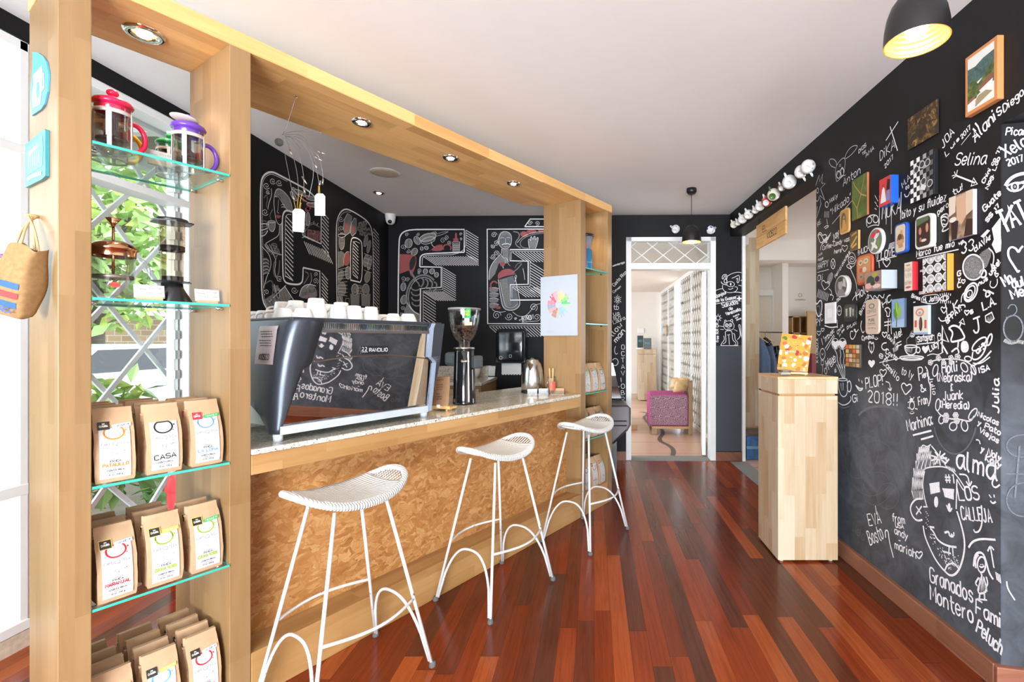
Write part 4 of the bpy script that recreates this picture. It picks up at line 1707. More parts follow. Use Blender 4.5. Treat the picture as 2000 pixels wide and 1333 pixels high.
TZ=.4715
ROW=[('small',502,.45,2.0,'small white cup at the back left of the espresso machine, next to the upright'),
       ('small',516,.352,2.2,'second small white cup from the upright, along the machine\'s left edge'),
       ('small',533,.252,2.4,'third small white cup from the upright, along the machine\'s left edge'),
       ('wide',554,.165,2.6,'wide low white cup at the front left corner of the machine, upside down'),
       ('small',591,.052,1.7,'low white cup between the corner cup and the biggest cup, upside down'),
       ('tall',618,.078,.45,'biggest white cup with its handle to the right in the front row on the machine'),
       ('mug',660,.075,1.9,'white cup just right of the biggest cup in the front row'),
       ('mug',692,.07,2.0,'white cup in the front row above the nameplate, left of its twin'),
       ('mug',725,.07,1.9,'white cup in the front row right of the nameplate, last tall one'),
       ('small',749,.19,2.5,'small tipped white cup just right of the tall ones'),
       ('small',768,.075,2.0,'small white cup second from the machine\'s right end'),
       ('wide',797,.09,1.8,'wide white cup nearest the right end of the machine'),
       ('tall',552,.40,2.6,'tall white cup behind the machine\'s front left corner cups'),
       ('tall',578,.275,3.6,'tall white cup leaning with its handle to the left behind the low cup'),
       ('tall',601,.38,1.6,'tall white cup standing behind, left of the biggest cup'),
       ('tall',640,.37,1.6,'tall white cup half hidden behind the biggest cup\'s handle'),
       ('tall',666,.20,2.2,'tall white cup standing behind the front cups above the mirror\'s middle'),
       ('mug',707,.185,2.2,'white cup peeping between the two twins of the front row')]
for k_,u_,y_,rz_,lab_ in ROW:
    cup(k_,u_,y_,TZ,rz_,lab_,0)

# --- coffee grinder
g0=onz(907,789,WZ)
gM=Matrix.Translation((g0.x,g0.y,WZ))@Matrix.Rotation(math.radians(-32),4,'Z')
gr=thing('coffee_grinder','tall glossy black coffee grinder with a clear hopper of beans beside the machine','grinder',gM)
MB().lathe([(0,0),(.070,0),(.072,.006),(.070,.014),(.068,.05),(.060,.33),(.056,.338),(0,.340)],32).build('grinder_body',black_gl,gr)
m=MB()
for a in(-.5,.9):
    m.lathe([(.0705,.016),(.062,.325)],2,a0=a-1.35,a1=a-1.18)
m.build('chrome_strip',chrome_m,gr)
MB().lathe([(.0,.341),(.064,.340),(.065,.350),(.034,.353),(.034,.385),(0,.386)],28).build('collar',steel_m,gr)
prof=[(.034,.384),(.050,.398),(.070,.43),(.086,.48),(.094,.53),(.097,.585)]
m=MB();m.lathe(prof,32);m.lathe([(r_-.003,z_)for r_,z_ in prof],32);m.build('hopper',clear_glass,gr)
MB().lathe([(0,.595),(.099,.594),(.1,.586),(.096,.582)],32).build('hopper_lid',plain('grey_lid',(.20,.20,.20),.4),gr)
rnd=random.Random(4)
m=MB()
for i in range(170):
    z_=rnd.uniform(.40,.49)
    rr=lerp([(.384,.026),(.43,.06),(.48,.077),(.53,.08)],z_)*rnd.random()**.45
    a=rnd.uniform(0,6.28)
    m.sphere((rr*math.cos(a),rr*math.sin(a),z_),.0062,6,4,sc=(1,.75,.6))
tag(m.build('coffee_beans',plain('roasted_beans',(.16,.075,.05),.5),gr),None,None,None,'stuff')
m=MB();m.bbox(.045,.095,.0,.07,.22,.30,.012);m.build('dosing_head',plain('dark_grey_casing',(.05,.055,.06),.4),gr)
m=MB();m.bbox(-.15,-.05,-.035,.045,.235,.32,.02);m.build('rear_casing',plain('grey_casing',(.10,.13,.14),.35),gr)
q=gM.inverted()@ony(912,620,g0.y-.09)
tg=MB();tg.bbox(q.x-.031,q.x+.031,q.y-.001,q.y+.001,q.z-.005,q.z+.052,.0008)
tgm=plain('green_card',(.03,.42,.10),.5)
o=tg.build('green_card',tgm,gr,Matrix.Translation((0,0,0)))
nm=MB()
stroke_text(nm,'25-25',Vector((q.x-.020,q.y-.0015,q.z+.030)),Vector((q.x+.022,q.y-.0015,q.z+.030)),.011,Vector((0,-1,0)),.003)
stroke_text(nm,'TYPICA',Vector((q.x-.022,q.y-.0015,q.z+.010)),Vector((q.x+.022,q.y-.0015,q.z+.010)),.013,Vector((0,-1,0)),.003)
nm.build('card_lettering',plain('yellow_ink',(.65,.62,.08),.6),o,recalc=False)
MB().bbox(q.x-.022,q.x+.02,q.y-.0008,q.y+.0012,q.z-.046,q.z-.004,.0006).build('paper_slip',paper_m,gr)
MB().bbox(q.x-.02,q.x+.045,q.y-.002,q.y-.001,q.z-.05,q.z-.03,.0004).build('kraft_slip',plain('tan_slip',(.62,.50,.36),.7),gr)
stroke_text(nm2:=MB(),'Quality',gM.inverted()@ony(901,707.5,g0.y-.066),gM.inverted()@ony(917,707.5,g0.y-.072),.011,(gM.inverted().to_3x3()@Vector((0,-1,0))).normalized(),.0022)
nm2.build('maker_script',plain('cream_script',(.65,.58,.45),.5),gr,recalc=False)

# --- menu cards in a small wooden easel
e0=onz(862,802,WZ)
eaM=Matrix.Translation((e0.x,e0.y,WZ))@Matrix.Rotation(math.radians(-14),4,'Z')
ea=thing('menu_easel','small wooden easel on the worktop in front of the grinder','easel',eaM)
m=MB();m.box(-.065,.065,-.02,.058,.010,.020);m.box(-.065,.065,-.024,-.018,.014,.028);m.build('easel_ledge',pine,ea,bevel=.001)
for x in(-.045,.045):
    m=MB();m.box(x-.006,x+.006,-.02,.03,0,.012);m.build('easel_foot',pine,ea,bevel=.001)
m=MB();m.tube([(0,.055,.012),(0,.085,.13)],.004,6);m.build('easel_back',pine,ea)
MB().bbox(-.012,.008,-.030,-.024,.018,.036,.001).build('white_clip',paper_m,ea)
for i in range(4):
    lab=['front kraft menu card with printed text standing in the little easel','second kraft menu card, just behind the front one in the easel',
           'third kraft menu card from the front in the easel','rearmost kraft menu card in the easel, nearest the espresso machine'][i]
    c=thing('menu_card',lab,'menu',eaM@Matrix.Translation((.005-i*.012,-.012+i*.0085,.0252))@Matrix.Rotation(math.radians(-14),4,'X')@Matrix.Rotation(math.radians(-5),4,'Y'),'kraft menu cards')
    MB().box(-.046,.046,-.0012,.0012,0,.165).build('card_sheet',plain('menu_kraft',(.36,.21,.12),.75,0,.2,.15,60),c)
    if i==0:
        n_=MB()
        for ln,(z,s_)in enumerate(((.146,'COFFEE'),(.120,'latte'),(.106,'mocha'),(.092,'tinto'),(.066,'TEA'),(.052,'negro'),(.038,'verde'))):
            stroke_text(n_,s_,Vector((-.034,-.0016,z)),Vector((-.034+.0075*len(s_),-.0016,z)),.007,Vector((0,-1,0)),.0013)
        n_.build('card_print',ink_m,c,recalc=False)

# --- kettle
k0=onz(1040,767,WZ)
kt=thing('electric_kettle','brushed steel electric kettle at the end of the worktop','kettle',Matrix.Translation((k0.x,k0.y,WZ))@Matrix.Rotation(math.radians(-95),4,'Z'))
MB().lathe([(0,0),(.086,0),(.087,.012),(.080,.022),(0,.024)],32).build('power_base',black_p,kt)
MB().lathe([(.080,.024),(.085,.03),(.083,.10),(.076,.17),(.064,.215),(.050,.235),(.046,.240)],36).build('kettle_body',steel_m,kt)
MB().lathe([(.047,.238),(.046,.246),(.02,.252),(.012,.262),(0,.264)],28).build('kettle_lid',steel_m,kt)
m=MB()
m.add([(.066,-.022,.215),(.066,.022,.215),(.098,0,.232),(.076,0,.165)],[(0,2,3),(1,3,2),(0,1,2)],0,False)
m.build('spout',steel_m,kt)
m=MB();m.tube(chaikin([(-.045,0,.238),(-.085,0,.24),(-.125,0,.215),(-.128,0,.13),(-.115,0,.06),(-.080,0,.045)],it=2),[.010]*17 if False else .011,10);m.build('kettle_handle',black_p,kt)

# --- jar with wooden stirrers, red label
j0=onz(1077,769.2,WZ)
jr=thing('stirrer_jar','glass jar with a red label holding wooden stirrers beside the kettle','jar',Matrix.Translation((j0.x,j0.y,WZ)))
m=MB();m.lathe([(0,.001),(.034,.001),(.036,.006),(.036,.095),(.030,.108),(.031,.125),(.028,.125),(.027,.110),(.033,.094),(.033,.006),(0,.004)],28);m.build('jar_glass',clear_glass,jr)
m=MB();m.lathe([(.0366,.03),(.0366,.09)],8,a0=-1.9,a1=-.5);m.build('jar_label',plain('red_label',(.62,.10,.06),.5),jr)
rnd=random.Random(8)
for i in range(9):
    a=rnd.uniform(0,6.28)
    MB().box(-.003,.003,-.0008,.0008,0,.18,T=Matrix.Translation((.008*math.cos(a),.008*math.sin(a),.008))@Matrix.Rotation(a,4,'Z')@Matrix.Rotation(rnd.uniform(.0,.11),4,'Y')).build('stirrer',plain('stirrer_birch',(.72,.42,.16),.6),jr)

# --- card holders and price cards along the counter's far end
ac_m=glassy('acrylic',(.95,.96,.97),.08)


def card_holder(u0,u1,v0,v1,label,mat,group=None):
    p=onz((u0+u1)/2,v1,WZ)
    w_=(u1-u0)/F*p.y*1.05
    h_=(v1-v0)/F*p.y
    r=thing('card_holder',label,'card holder',Matrix.Translation((p.x,p.y+.02,WZ))@Matrix.Rotation(math.radians(6),4,'Z'),group)
    T_=Matrix.Rotation(math.radians(-32),4,'X')
    m=MB();m.box(-w_/2,w_/2,-.002,.016,0,h_*.9,T=T_);m.build('card_stack',mat,r)
    m=MB();m.box(-w_/2-.002,w_/2+.002,-.03,.04,0,.004);m.box(-w_/2-.002,w_/2+.002,-.006,-.003,0.003,h_*.5,T=T_);m.build('holder',ac_m,r)
    return r


card_holder(1030,1048,759,771,'left acrylic holder of white cards in front of the kettle',paper_m,'card holders')
card_holder(1052,1070,758,770.5,'middle acrylic holder of white cards in front of the stirrer jar',paper_m,'card holders')
card_holder(1076,1101,757,770.5,'acrylic holder of kraft cards nearest the poster upright',kraft_m,'card holders')

# --- flavour wheel poster on the upright
p0=onbar(1056.5,541,0)                      # on the left face of the third upright
tP=2.2025


def onface(u,v,t=tP-.004):
    r=ray(u,v)
    c=Vector((0,0,CH))
    p=BO+BS*t
    k=(p-c).dot(BS)/r.dot(BS)
    return BARI@(c+r*k)


a,b=onface(1056.5,541),onface(1128.5,656)
po=thing('flavour_poster','white poster with a pastel coffee flavour wheel on the far counter upright','poster',BAR@Matrix.Translation((tP-.002,0,0)))
d0,d1=b.y,a.y
zt_,zb_=(onface(1056.5,541).z+onface(1128.5,537).z)/2,(onface(1056.5,656).z+onface(1128.5,656).z)/2
MB().box(-.006,0,d0,d1,zb_,zt_).build('poster_board',plain('cool_white_card',(.42,.455,.51),.6,0,.3,.01),po)
wc=onface(1091.5,595)
wh=MB()
cols=[(.60,.22,.30),(.62,.10,.16),(.60,.34,.40),(.62,.50,.18),(.58,.60,.22),(.25,.52,.16),(.10,.46,.15),(.40,.55,.40),(.25,.50,.58),(.32,.42,.56),(.48,.42,.34),(.42,.20,.16),(.52,.34,.28),(.28,.32,.44)]
wm=[plain('wheel_ink_%d'%i,c,.7,0,.2)for i,c in enumerate(cols)]
rnd=random.Random(12)
R=(d1-d0)*.33
for ring,(ra,rb,n)in enumerate(((.26,.46,14),(.47,.72,34),(.73,.92,52))):
    for i in range(n):
        if ring==2 and rnd.random()<.35:
            continue
        a0,a1=2*math.pi*i/n,2*math.pi*(i+.9)/n
        q0=[(-.0066,wc.y+R*r_*math.cos(a_),wc.z+R*r_*math.sin(a_))for r_,a_ in((ra,a0),(rb,a0),(rb,a1),(ra,a1))]
        wh.add(q0,[(0,1,2,3)],int(i*14/n)%14)
wh.build('flavour_wheel',wm,po,recalc=False)
cp=MB()
stroke_text(cp,'KIOSCO',Vector((-.0066,d1-.06,zb_+.025)),Vector((-.0066,d1-.13,zb_+.025)),.012,Vector((-1,0,0)),.002)
cp.build('poster_caption',plain('pale_print',(.35,.36,.40),.7),po,recalc=False)

# --- paper towel dispenser on the back wall
a,b=BW.at(975,645),BW.at(1032,733)
zc=BW.at(1003,706).z
zt_=BW.at(1003,643).z
M=Matrix.Translation(((a.x+b.x)/2,(a.y+b.y)/2,0))@Matrix.Rotation(math.atan2(ca.y,ca.x),4,'Z')
td=thing('towel_dispenser','smoky black paper towel dispenser on the back wall with a sheet hanging out','dispenser',M)
hw=(b.x-a.x)/2
m=MB();m.bbox(-hw,hw,-.20,-.002,zc-.01,zt_,.045,0,None,4);m.build('dispenser_cover',plain('smoky_black_cover',(.012,.016,.02),.10,0,.6),td)
m=MB();m.bbox(-hw-.006,hw+.006,-.18,-.001,zc-.015,zc+.05,.012);m.build('dispenser_base',black_p,td)
n_=14
xs=[-hw*.70+2*hw*.66*i/n_ for i in range(n_+1)]
zlow=BW.at(1003,731).z+.005
poly=[(xs[0],zc),(xs[-1],zc)]+[(xs[-1-i],zlow-(.010 if i%2 else 0))for i in range(n_+1)]
MB().prism(poly,.098,.100,T=Matrix.Rotation(R90,4,'X')).build('paper_sheet',paper_m,td)
m=MB();m.lathe([(.013,0),(.018,0)],20,T=Matrix.Translation((-hw*.62,-.203,zc+.045))@Matrix.Rotation(R90,4,'X'))
m.ribbon([(-.01,-.203,zc+.05),(-.01,-.203,zc+.075),(.014,-.203,zc+.075),(.014,-.203,zc+.05)],.004,Vector((0,-1,0)),0,True)
m.build('dispenser_symbols',plain('white_print',(.7,.7,.7),.6),td,recalc=False)

# --- back counter with the sink
bx1,by0=-1.05,4.55
bc=thing('sink_counter','maple back counter under the mural, with cabinet doors','counter')
MB().box(-2.25,bx1-.012,by0+.015,5.295,0,.872).build('cabinet_body',wood_z,bc)
for i,x in enumerate((-2.2,-1.80,-1.42)):
    MB().box(x,x+.34,by0+.002,by0+.015,.10,.84).build('cabinet_door',wood_pale,bc,bevel=.002)
sw_=MB();sw_.bbox(-2.252,bx1,by0,5.298,.8725,.9045,.004);sw_.box(-2.25,bx1-.1,5.28,5.298,.9045,1.02)
tag(sw_.build('sink_worktop',granite_m),'speckled granite top with a low upstand on the back counter','worktop')
fx=onz(945,757,WZ)
fc=thing('sink_tap','small chrome tap on the back counter beside the grinder','tap',Matrix.Translation((-1.38,5.0,WZ)))
m=MB();m.cyl((0,0,0),.022,.03,16);m.tube(chaikin([(0,0,.03),(0,0,.09),(.03,-.02,.11),(.12,-.09,.10)],it=2),.010,8);m.build('tap_spout',chrome_m,fc)
m=MB();m.tube([(0,0,.05),(.03,-.03,.10),(.075,-.075,.16)],.006,8);m.build('tap_lever',chrome_m,fc)
MB().bbox(-1.66,-1.30,4.66,4.92,.9055,.912,.003).build('sink_rim',steel_m,fc,Matrix.Translation((1.38,-5.0,-WZ)))
pn=onz(957,735.5,WZ)
pt_=thing('steel_pan','brushed steel catering pan on the back counter under the towel dispenser','pan',Matrix.Translation((pn.x,pn.y+.03,WZ+.001)))
m=MB()
hw=13/F*pn.y
for z0_,z1_,s0,s1 in((0,.115,.86,1.0),):
    a_=[(-hw*s0,-.07*s0,z0_),(hw*s0,-.07*s0,z0_),(hw*s0,.07*s0,z0_),(-hw*s0,.07*s0,z0_)]
    b_=[(-hw*s1,-.07*s1,z1_),(hw*s1,-.07*s1,z1_),(hw*s1,.07*s1,z1_),(-hw*s1,.07*s1,z1_)]
    m.add(a_+b_,[(0,3,2,1),(0,1,5,4),(1,2,6,5),(2,3,7,6),(3,0,4,7)])
m.build('pan_body',steel_m,pt_,bevel=.006)
m=MB();m.tube([(-hw*1.03,-.073,.116),(hw*1.03,-.073,.116),(hw*1.03,.073,.116),(-hw*1.03,.073,.116)],.005,6,closed=True);m.build('pan_rim',steel_m,pt_)
dk=onz(935,726,WZ)
rk_=thing('white_dish','white china dish standing at the back of the sink counter beside the grinder','dish',Matrix.Translation((-1.28,5.16,WZ)))
MB().lathe([(0,.0),(.05,0),(.075,.05),(.08,.11),(.075,.11),(.07,.05),(0,.008)],28).build('dish_bowl',porcelain,rk_)


# ================================================================== COFFEE BAGS
BWD,BHT=.088,.218


def bag_d(z):
    return lerp([(0,.027),(.03,.032),(.09,.031),(.14,.026),(.185,.012),(.205,.005),(.23,.005)],z)


def bag_y(z):
    """front face (local y) at height z: leans back towards the folded top"""
    return-bag_d(z)+.020*(z/BHT)**2


def bag_body(seed):
    rnd=random.Random(seed)
    m=MB()
    zs=[0,.006,.03,.06,.09,.12,.145,.165,.185,.197,.208,BHT]
    rows=[]
    for z in zs:
        d=bag_d(z)
        yc=.020*(z/BHT)**2
        w=BWD/2*(1+.03*math.sin(math.pi*z/.2))*(.97 if z==0 else 1)
        g=lerp([(0,.001),(.06,.003),(.13,.012),(.19,.016),(.21,.003),(.23,.002)],z)
        j=lambda a=.0012:rnd.uniform(-a,a)
        rows.append([(-w+j(),yc-d,z),(-w*.33,yc-d-.0016+j(.0006),z),(w*.33,yc-d-.0016+j(.0006),z),(w+j(),yc-d,z),
                     (w-g+j(),yc-d*.2+j(),z),(w+j(),yc+d,z),(0,yc+d+.001,z),(-w+j(),yc+d,z),(-w+g+j(),yc-d*.2+j(),z)])
    n=9
    m.add([p for r in rows for p in r],[(k*n+i,k*n+(i+1)%n,(k+1)*n+(i+1)%n,(k+1)*n+i)for k in range(len(rows)-1)for i in range(n)])
    m.add(rows[0],[tuple(range(n))[::-1]])
    m.add(rows[-1],[tuple(range(n))])
    yt=.020
    m.box(-BWD/2,BWD/2,yt+.004,yt+.010,BHT-.026,BHT-.001)       # top folded over to the back
    m.box(-BWD/2-.003,-BWD/2+.004,yt-.002,yt+.006,BHT-.034,BHT-.028)  # tin tie end
    return m


def on_front(m,off):
    for i,p in enumerate(m.v):
        m.v[i]=Vector((p.x,bag_y(p.z)+p.y-off,p.z))
    return m


white_lab=plain('label_paper',(.52,.52,.515),.65,0,.25,.02)
ACC={'orange':(.60,.24,.04),'black':(.03,.028,.03),'blue':(.20,.34,.56),'red':(.46,.03,.04),'lime':(.32,.44,.05),'sky':(.16,.40,.60)}
accm={k:plain(k+'_label_ink',c,.65,0,.2)for k,c in ACC.items()}
grey_ink=plain('grey_label_ink',(.20,.20,.21),.7)
tag_black=plain('black_sticker',(.022,.020,.016),.45)
tag_red=plain('red_sticker',(.48,.03,.05),.45)
strip_m={'green':plain('green_strip',(.05,.42,.10),.5),'white':plain('pale_blue_strip',(.72,.78,.86),.6),'yellow':plain('yellow_strip',(.85,.55,.08),.55)}
cream_ink=plain('cream_print',(.75,.70,.60),.7)
navy_ink=plain('navy_print',(.03,.10,.34),.7)
NF=Vector((0,-1,0))
BAGS={}


def bag(kind,M,label,group):
    """kind = (accent, name, sticker, strip)"""
    if kind in BAGS:
        return dup(BAGS[kind],M,label,group)
    acc,nm_,stick,strip=kind
    r=thing('coffee_bag',label,'coffee bag',M,group)
    bag_body(len(BAGS)).build('bag_body',kraft_m,r)
    m=MB()
    lw=BWD*.39
    m.grid(lambda u,v:(-lw+2*lw*u,0,.012+.150*v),2,14,0,False)
    on_front(m,.0030)
    t_=MB()
    R_=.0225
    for k in range(2):
        pts=[((R_-k*.0012)*math.cos(a)-.001,0,.146+(R_-k*.0012)*math.sin(a)*.86)for a in[math.radians(x)for x in range(42,410,9)]]
        t_.ribbon([p for p in pts if p[2]<.1615],.0036-k*.001,NF,1)
    for x,z,s in((.026,.150,.0024),(.0225,.134,.0016),(-.018,.095,.0008),(-.006,.088,.0011),(.002,.083,.0012),(.020,.091,.0014),(.024,.082,.0009),(.016,.089,.0010)):
        t_.add([(x+s*math.cos(a),0,z+s*math.sin(a))for a in[i*.785 for i in range(8)]],[tuple(range(8))[::-1]],1)
    stroke_text(t_,'CAFE',Vector((-.029,0,.110)),Vector((-.009,0,.110)),.0075,NF,.0008,2)
    stroke_text(t_,'TECA',Vector((.009,0,.110)),Vector((.029,0,.110)),.0075,NF,.0008,2)
    t_.ribbon([(.0062*math.cos(a*.4),0,.1125+.0055*math.sin(a*.4))for a in range(16)],.0009,NF,2,True)
    t_.ribbon([(.002,0,.109),(.007,0,.105)],.0009,NF,2)
    if nm_=='CASA':
        stroke_text(t_,'CASA',Vector((-.027,0,.044)),Vector((.027,0,.047)),.0145,NF,.0026,3)
    else:
        stroke_text(t_,'FINCA',Vector((-.012,0,.0595)),Vector((.012,0,.0595)),.0058,NF,.0011,3)
        stroke_text(t_,nm_,Vector((-.028,0,.047)),Vector((.028,0,.047)),.0090,NF,.0024,1)
        stroke_text(t_,'Tostado',Vector((-.012,0,.0675)),Vector((.012,0,.0675)),.003,NF,.0005,2)
    stroke_text(t_,'-COSTA RICA-',Vector((-.022,0,.0335)),Vector((.022,0,.0335)),.0042,NF,.0008,3)
    stroke_text(t_,'12 oz. 340 g',Vector((-.015,0,.0200)),Vector((.015,0,.0200)),.0048,NF,.0006,3)
    stroke_text(t_,'1600 mts',Vector((-.010,0,.0275)),Vector((.010,0,.0275)),.0030,NF,.0004,2)
    on_front(t_,.0036)
    o=len(m.v)
    m.v+=t_.v
    m.f+=[[i+o for i in f]for f in t_.f]
    m.mi+=t_.mi
    m.sm+=t_.sm
    m.build('label',[white_lab,accm[acc],grey_ink,ink_m],r,recalc=False)
    if stick:
        s=MB()
        s.grid(lambda u,v:(-lw-.001+.026*u,0,.156+.023*v),1,4,0,False)
        if stick=='gold':
            s.grid(lambda u,v:(-lw-.0025+.029*u,.0002,.1545+.026*v),1,4,2,False)
        txt=('COFFEE','ROOT')if stick=='red' else('CATURRA',None)
        stroke_text(s,txt[0],Vector((-lw+.003,-.0003,.164)),Vector((-lw+.021,-.0003,.164)),.005,NF,.0011,1)
        s.ribbon([(-lw+.009,-.0003,.173),(-lw+.015,-.0003,.173)],.0025,NF,1)
        on_front(s,.0044)
        s.build('sticker',[tag_red if stick=='red' else tag_black,cream_ink,strip_m['yellow']],r,recalc=False)
    if strip:
        s=MB()
        s.grid(lambda u,v:(-.004+.042*u,0,.158+.010*v+.004*u),4,1,0,False)
        word={'green':'Natural','white':'Lavado','yellow':'Miel'}[strip]
        stroke_text(s,word,Vector((.001,-.0003,.1612)),Vector((.026,-.0003,.1635)),.0062,NF,.0011,1,.25)
        s.ribbon([(.030,-.0003,.166),(.034,-.0003,.168)],.003,NF,1)
        on_front(s,.0050)
        s.build('process_strip',[strip_m[strip],navy_ink if strip=='white' else white_lab],r,recalc=False)
    BAGS[kind]=r
    return r


K_PAT=('orange','PATALILLO','black','white')
K_CAS=('black','CASA',None,None)
K_LOM=('blue','LA LOMA','red','green')
K_NAR=('red','NARANJAL','gold','white')
K_LIY=('lime','COLINA VERDE','gold','yellow')
K_LIG=('lime','COLINA VERDE','gold','green')
K_RED=('red','NARANJAL','black','white')
K_SKY=('sky','LA LOMA','black','yellow')
ORD=['front','second','third','fourth']
GRP={'u':'coffee bags on the third glass shelf','m':'coffee bags on the lowest glass shelf','b':'coffee bags on the bottom board'}
SHN={'u':'third left shelf','m':'lowest left shelf','b':'bottom left board'}
rnd=random.Random(21)


def column(key,t,z,kind,n,word,gap=.0745,d0=.042,front_extra=''):
    for i in range(n):
        ti=t+(rnd.uniform(-.004,.004)if i else 0)
        M=BAR@Matrix.Translation((ti,d0+i*gap,z+.0006))@Matrix.Rotation(rnd.uniform(-.06,.06),4,'Z')
        lab=('coffee bag with %s, at the front of the %s'%(word,SHN[key]))if i==0 else('kraft bag, %s behind the %s bag on the %s'%(('first','second','third')[i-1],word.split(' ',1)[1],SHN[key]))
        bag(kind,M,lab,GRP[key])


column('u',-.287,SHZ[2],K_PAT,4,'an orange ring')
column('u',-.172,SHZ[2],K_CAS,4,'a black ring')
column('u',-.060,SHZ[2],K_LOM,3,'a pale blue ring')
column('m',-.284,SHZ[3],K_NAR,3,'a red ring')
column('m',-.170,SHZ[3],K_LIY,3,'a lime ring, yellow strip')
column('m',-.060,SHZ[3],K_LIG,2,'a lime ring, green strip')
column('b',-.287,.075,K_LIY,4,'a lime ring, yellow strip')
column('b',-.176,.075,K_SKY,4,'a sky-blue ring')
column('b',-.064,.075,K_RED,4,'a red ring')

for nm_,z,kinds,dd in(('third glass shelf',SHR[2],(K_LIG,K_LOM,K_CAS),.045),('fourth glass shelf',SHR[3],(K_LOM,K_CAS,K_NAR),.045),('bottom box',.170,(K_CAS,K_NAR,K_LOM),.045)):
    for i,(t,kd)in enumerate(zip((2.318,2.428,2.537),kinds)):
        pos=('nearest the counter','in the middle','nearest the doorway')[i]
        bag(kd,BAR@Matrix.Translation((t,dd,z+.0006))@Matrix.Rotation((i-1)*.05,4,'Z'),
            'kraft coffee bag %s on the %s of the narrow end bay'%(pos,nm_),'coffee bags in the end bay')
bag(K_LIG,BAR@Matrix.Translation((2.48,.135,.1706)),'kraft coffee bag standing behind the front row on the bottom box of the end bay','coffee bags in the end bay')


# ================================================================== COFFEE PRESSES
def press(t,d,z,color,label,s=1.0,rz=0.0):
    M=BAR@Matrix.Translation((t,d,z))@Matrix.Rotation(rz,4,'Z')@Matrix.Scale(s,4)
    r=thing('coffee_press',label,'coffee press',M,'coloured coffee presses on the top glass shelf')
    pm=plain(color[0]+'_gloss_plastic',color[1],.22,0,.5,.03)
    m=MB();m.lathe([(0,.004),(.036,.004),(.041,.010),(.042,.13),(.044,.135),(.0405,.134),(.039,.012),(0,.008)],32);m.build('glass_beaker',clear_glass,r)
    MB().lathe([(.0405,.118),(.0405,.136),(.047,.138),(.049,.143),(.044,.152),(.028,.160),(.008,.163),(.006,.168)],32).build('lid',pm,r)
    MB().sphere((0,0,.178),.0135,sc=(1.1,1.1,.85)).build('lid_knob',pm,r)
    m=MB()
    m.lathe([(.0435,.108),(.0445,.108),(.0445,.120),(.0435,.120)],32)
    m.lathe([(.0425,.000),(.045,.000),(.045,.006),(.0425,.006)],32)
    for a in(-2.2,-.75,.9,2.4):
        m.box(-.005,.005,-.0455,-.0435,0,.12,T=Matrix.Rotation(a+1.57,4,'Z'))
    m.build('metal_frame',plain('cream_metal',(.66,.62,.58),.3,.4),r)
    m=MB();m.tube([(0,0,.04),(0,0,.16)],.0025,8);m.lathe([(0,.030),(.038,.030),(.038,.036),(0,.038)],28);m.lathe([(.002,.04),(.020,.042),(.017,.060),(.008,.068),(.007,.11),(.002,.112)],20);m.build('plunger',plain('dark_plunger',(.05,.03,.028),.4),r)
    m=MB();m.lathe([(.0385,.040),(.0385,.075)],10,a0=-1.0,a1=.8);m.build('paper_wrap',plain('red_box_print',(.62,.10,.07),.6),r)
    pts=chaikin([(.040,0,.100),(.062,0,.106),(.083,0,.085),(.085,0,.045),(.066,0,.016),(.044,0,.012)],it=2)
    MB().tube(pts,.0072,10).build('handle',pm,r)
    return r


press(-.283,.062,SHZ[0],('red',(.70,.015,.07)),'red-lidded coffee press at the front left of the top glass shelf',1.0,.25)
press(-.262,.185,SHZ[0],('yellow',(.90,.42,.02)),'coffee press with a yellow handle behind the red one on the top glass shelf',1.0,.2)
press(-.092,.072,SHZ[0],('purple',(.13,.045,.36)),'purple-lidded coffee press at the right end of the top glass shelf',1.0,.1)
press(-.100,.215,SHZ[0],('green',(.02,.26,.08)),'small green-lidded coffee press behind the purple one on the top glass shelf',.82,.3)
tag(MB().lathe([(.0,0),(.04,0),(.042,.002),(.04,.003),(0,.003)],28).build('paper_disc',plain('pale_card_disc',(.70,.60,.50),.7),None,BAR@Matrix.Translation((-.108,.058,SHZ[0]+.1655))@Matrix.Rotation(.12,4,'Y')@Matrix.Scale(.92,4)),
    'round pale card lying on the lid of the purple coffee press','card')

# copper press
copper_m=plain('polished_copper',(.66,.36,.20),.16,1,.5,.05)
r=thing('copper_press','glass coffee press with a domed copper lid and funnel knob on the second shelf','coffee press',BAR@Matrix.Translation((-.279,.072,SHZ[1]))@Matrix.Rotation(.15,4,'Z'))
m=MB();m.lathe([(0,.003),(.046,.003),(.050,.010),(.051,.145),(.054,.152),(.050,.150),(.048,.012),(0,.008)],36);m.build('glass_beaker',clear_glass,r)
MB().lathe([(.0525,.132),(.0535,.150),(.058,.154),(.057,.158),(.046,.170),(.028,.180),(.006,.184)],36).build('copper_lid',copper_m,r)
m=MB();m.tube([(0,0,.06),(0,0,.232)],.0035,10);m.build('plunger_rod',copper_m,r)
MB().lathe([(.004,.225),(.006,.232),(.019,.250),(0,.2505)],24).build('funnel_knob',copper_m,r)
m=MB();m.lathe([(0,.064),(.047,.064),(.048,.069),(.047,.074),(0,.072)],32);m.build('filter_plate',plain('filter_mesh',(.35,.28,.22),.5,.6),r)
MB().tube(chaikin([(.051,0,.135),(.075,0,.133),(.090,0,.105),(.088,0,.06),(.072,0,.03),(.051,0,.022)],it=2),.0045,10).build('glass_handle',clear_glass,r)
m=MB();m.add([(-.016+.013*math.cos(a),-.0515,.042+.008*math.sin(a))for a in[i*.393 for i in range(16)]],[tuple(range(16))]);m.build('red_oval_label',plain('red_oval',(.62,.06,.05),.5),r)

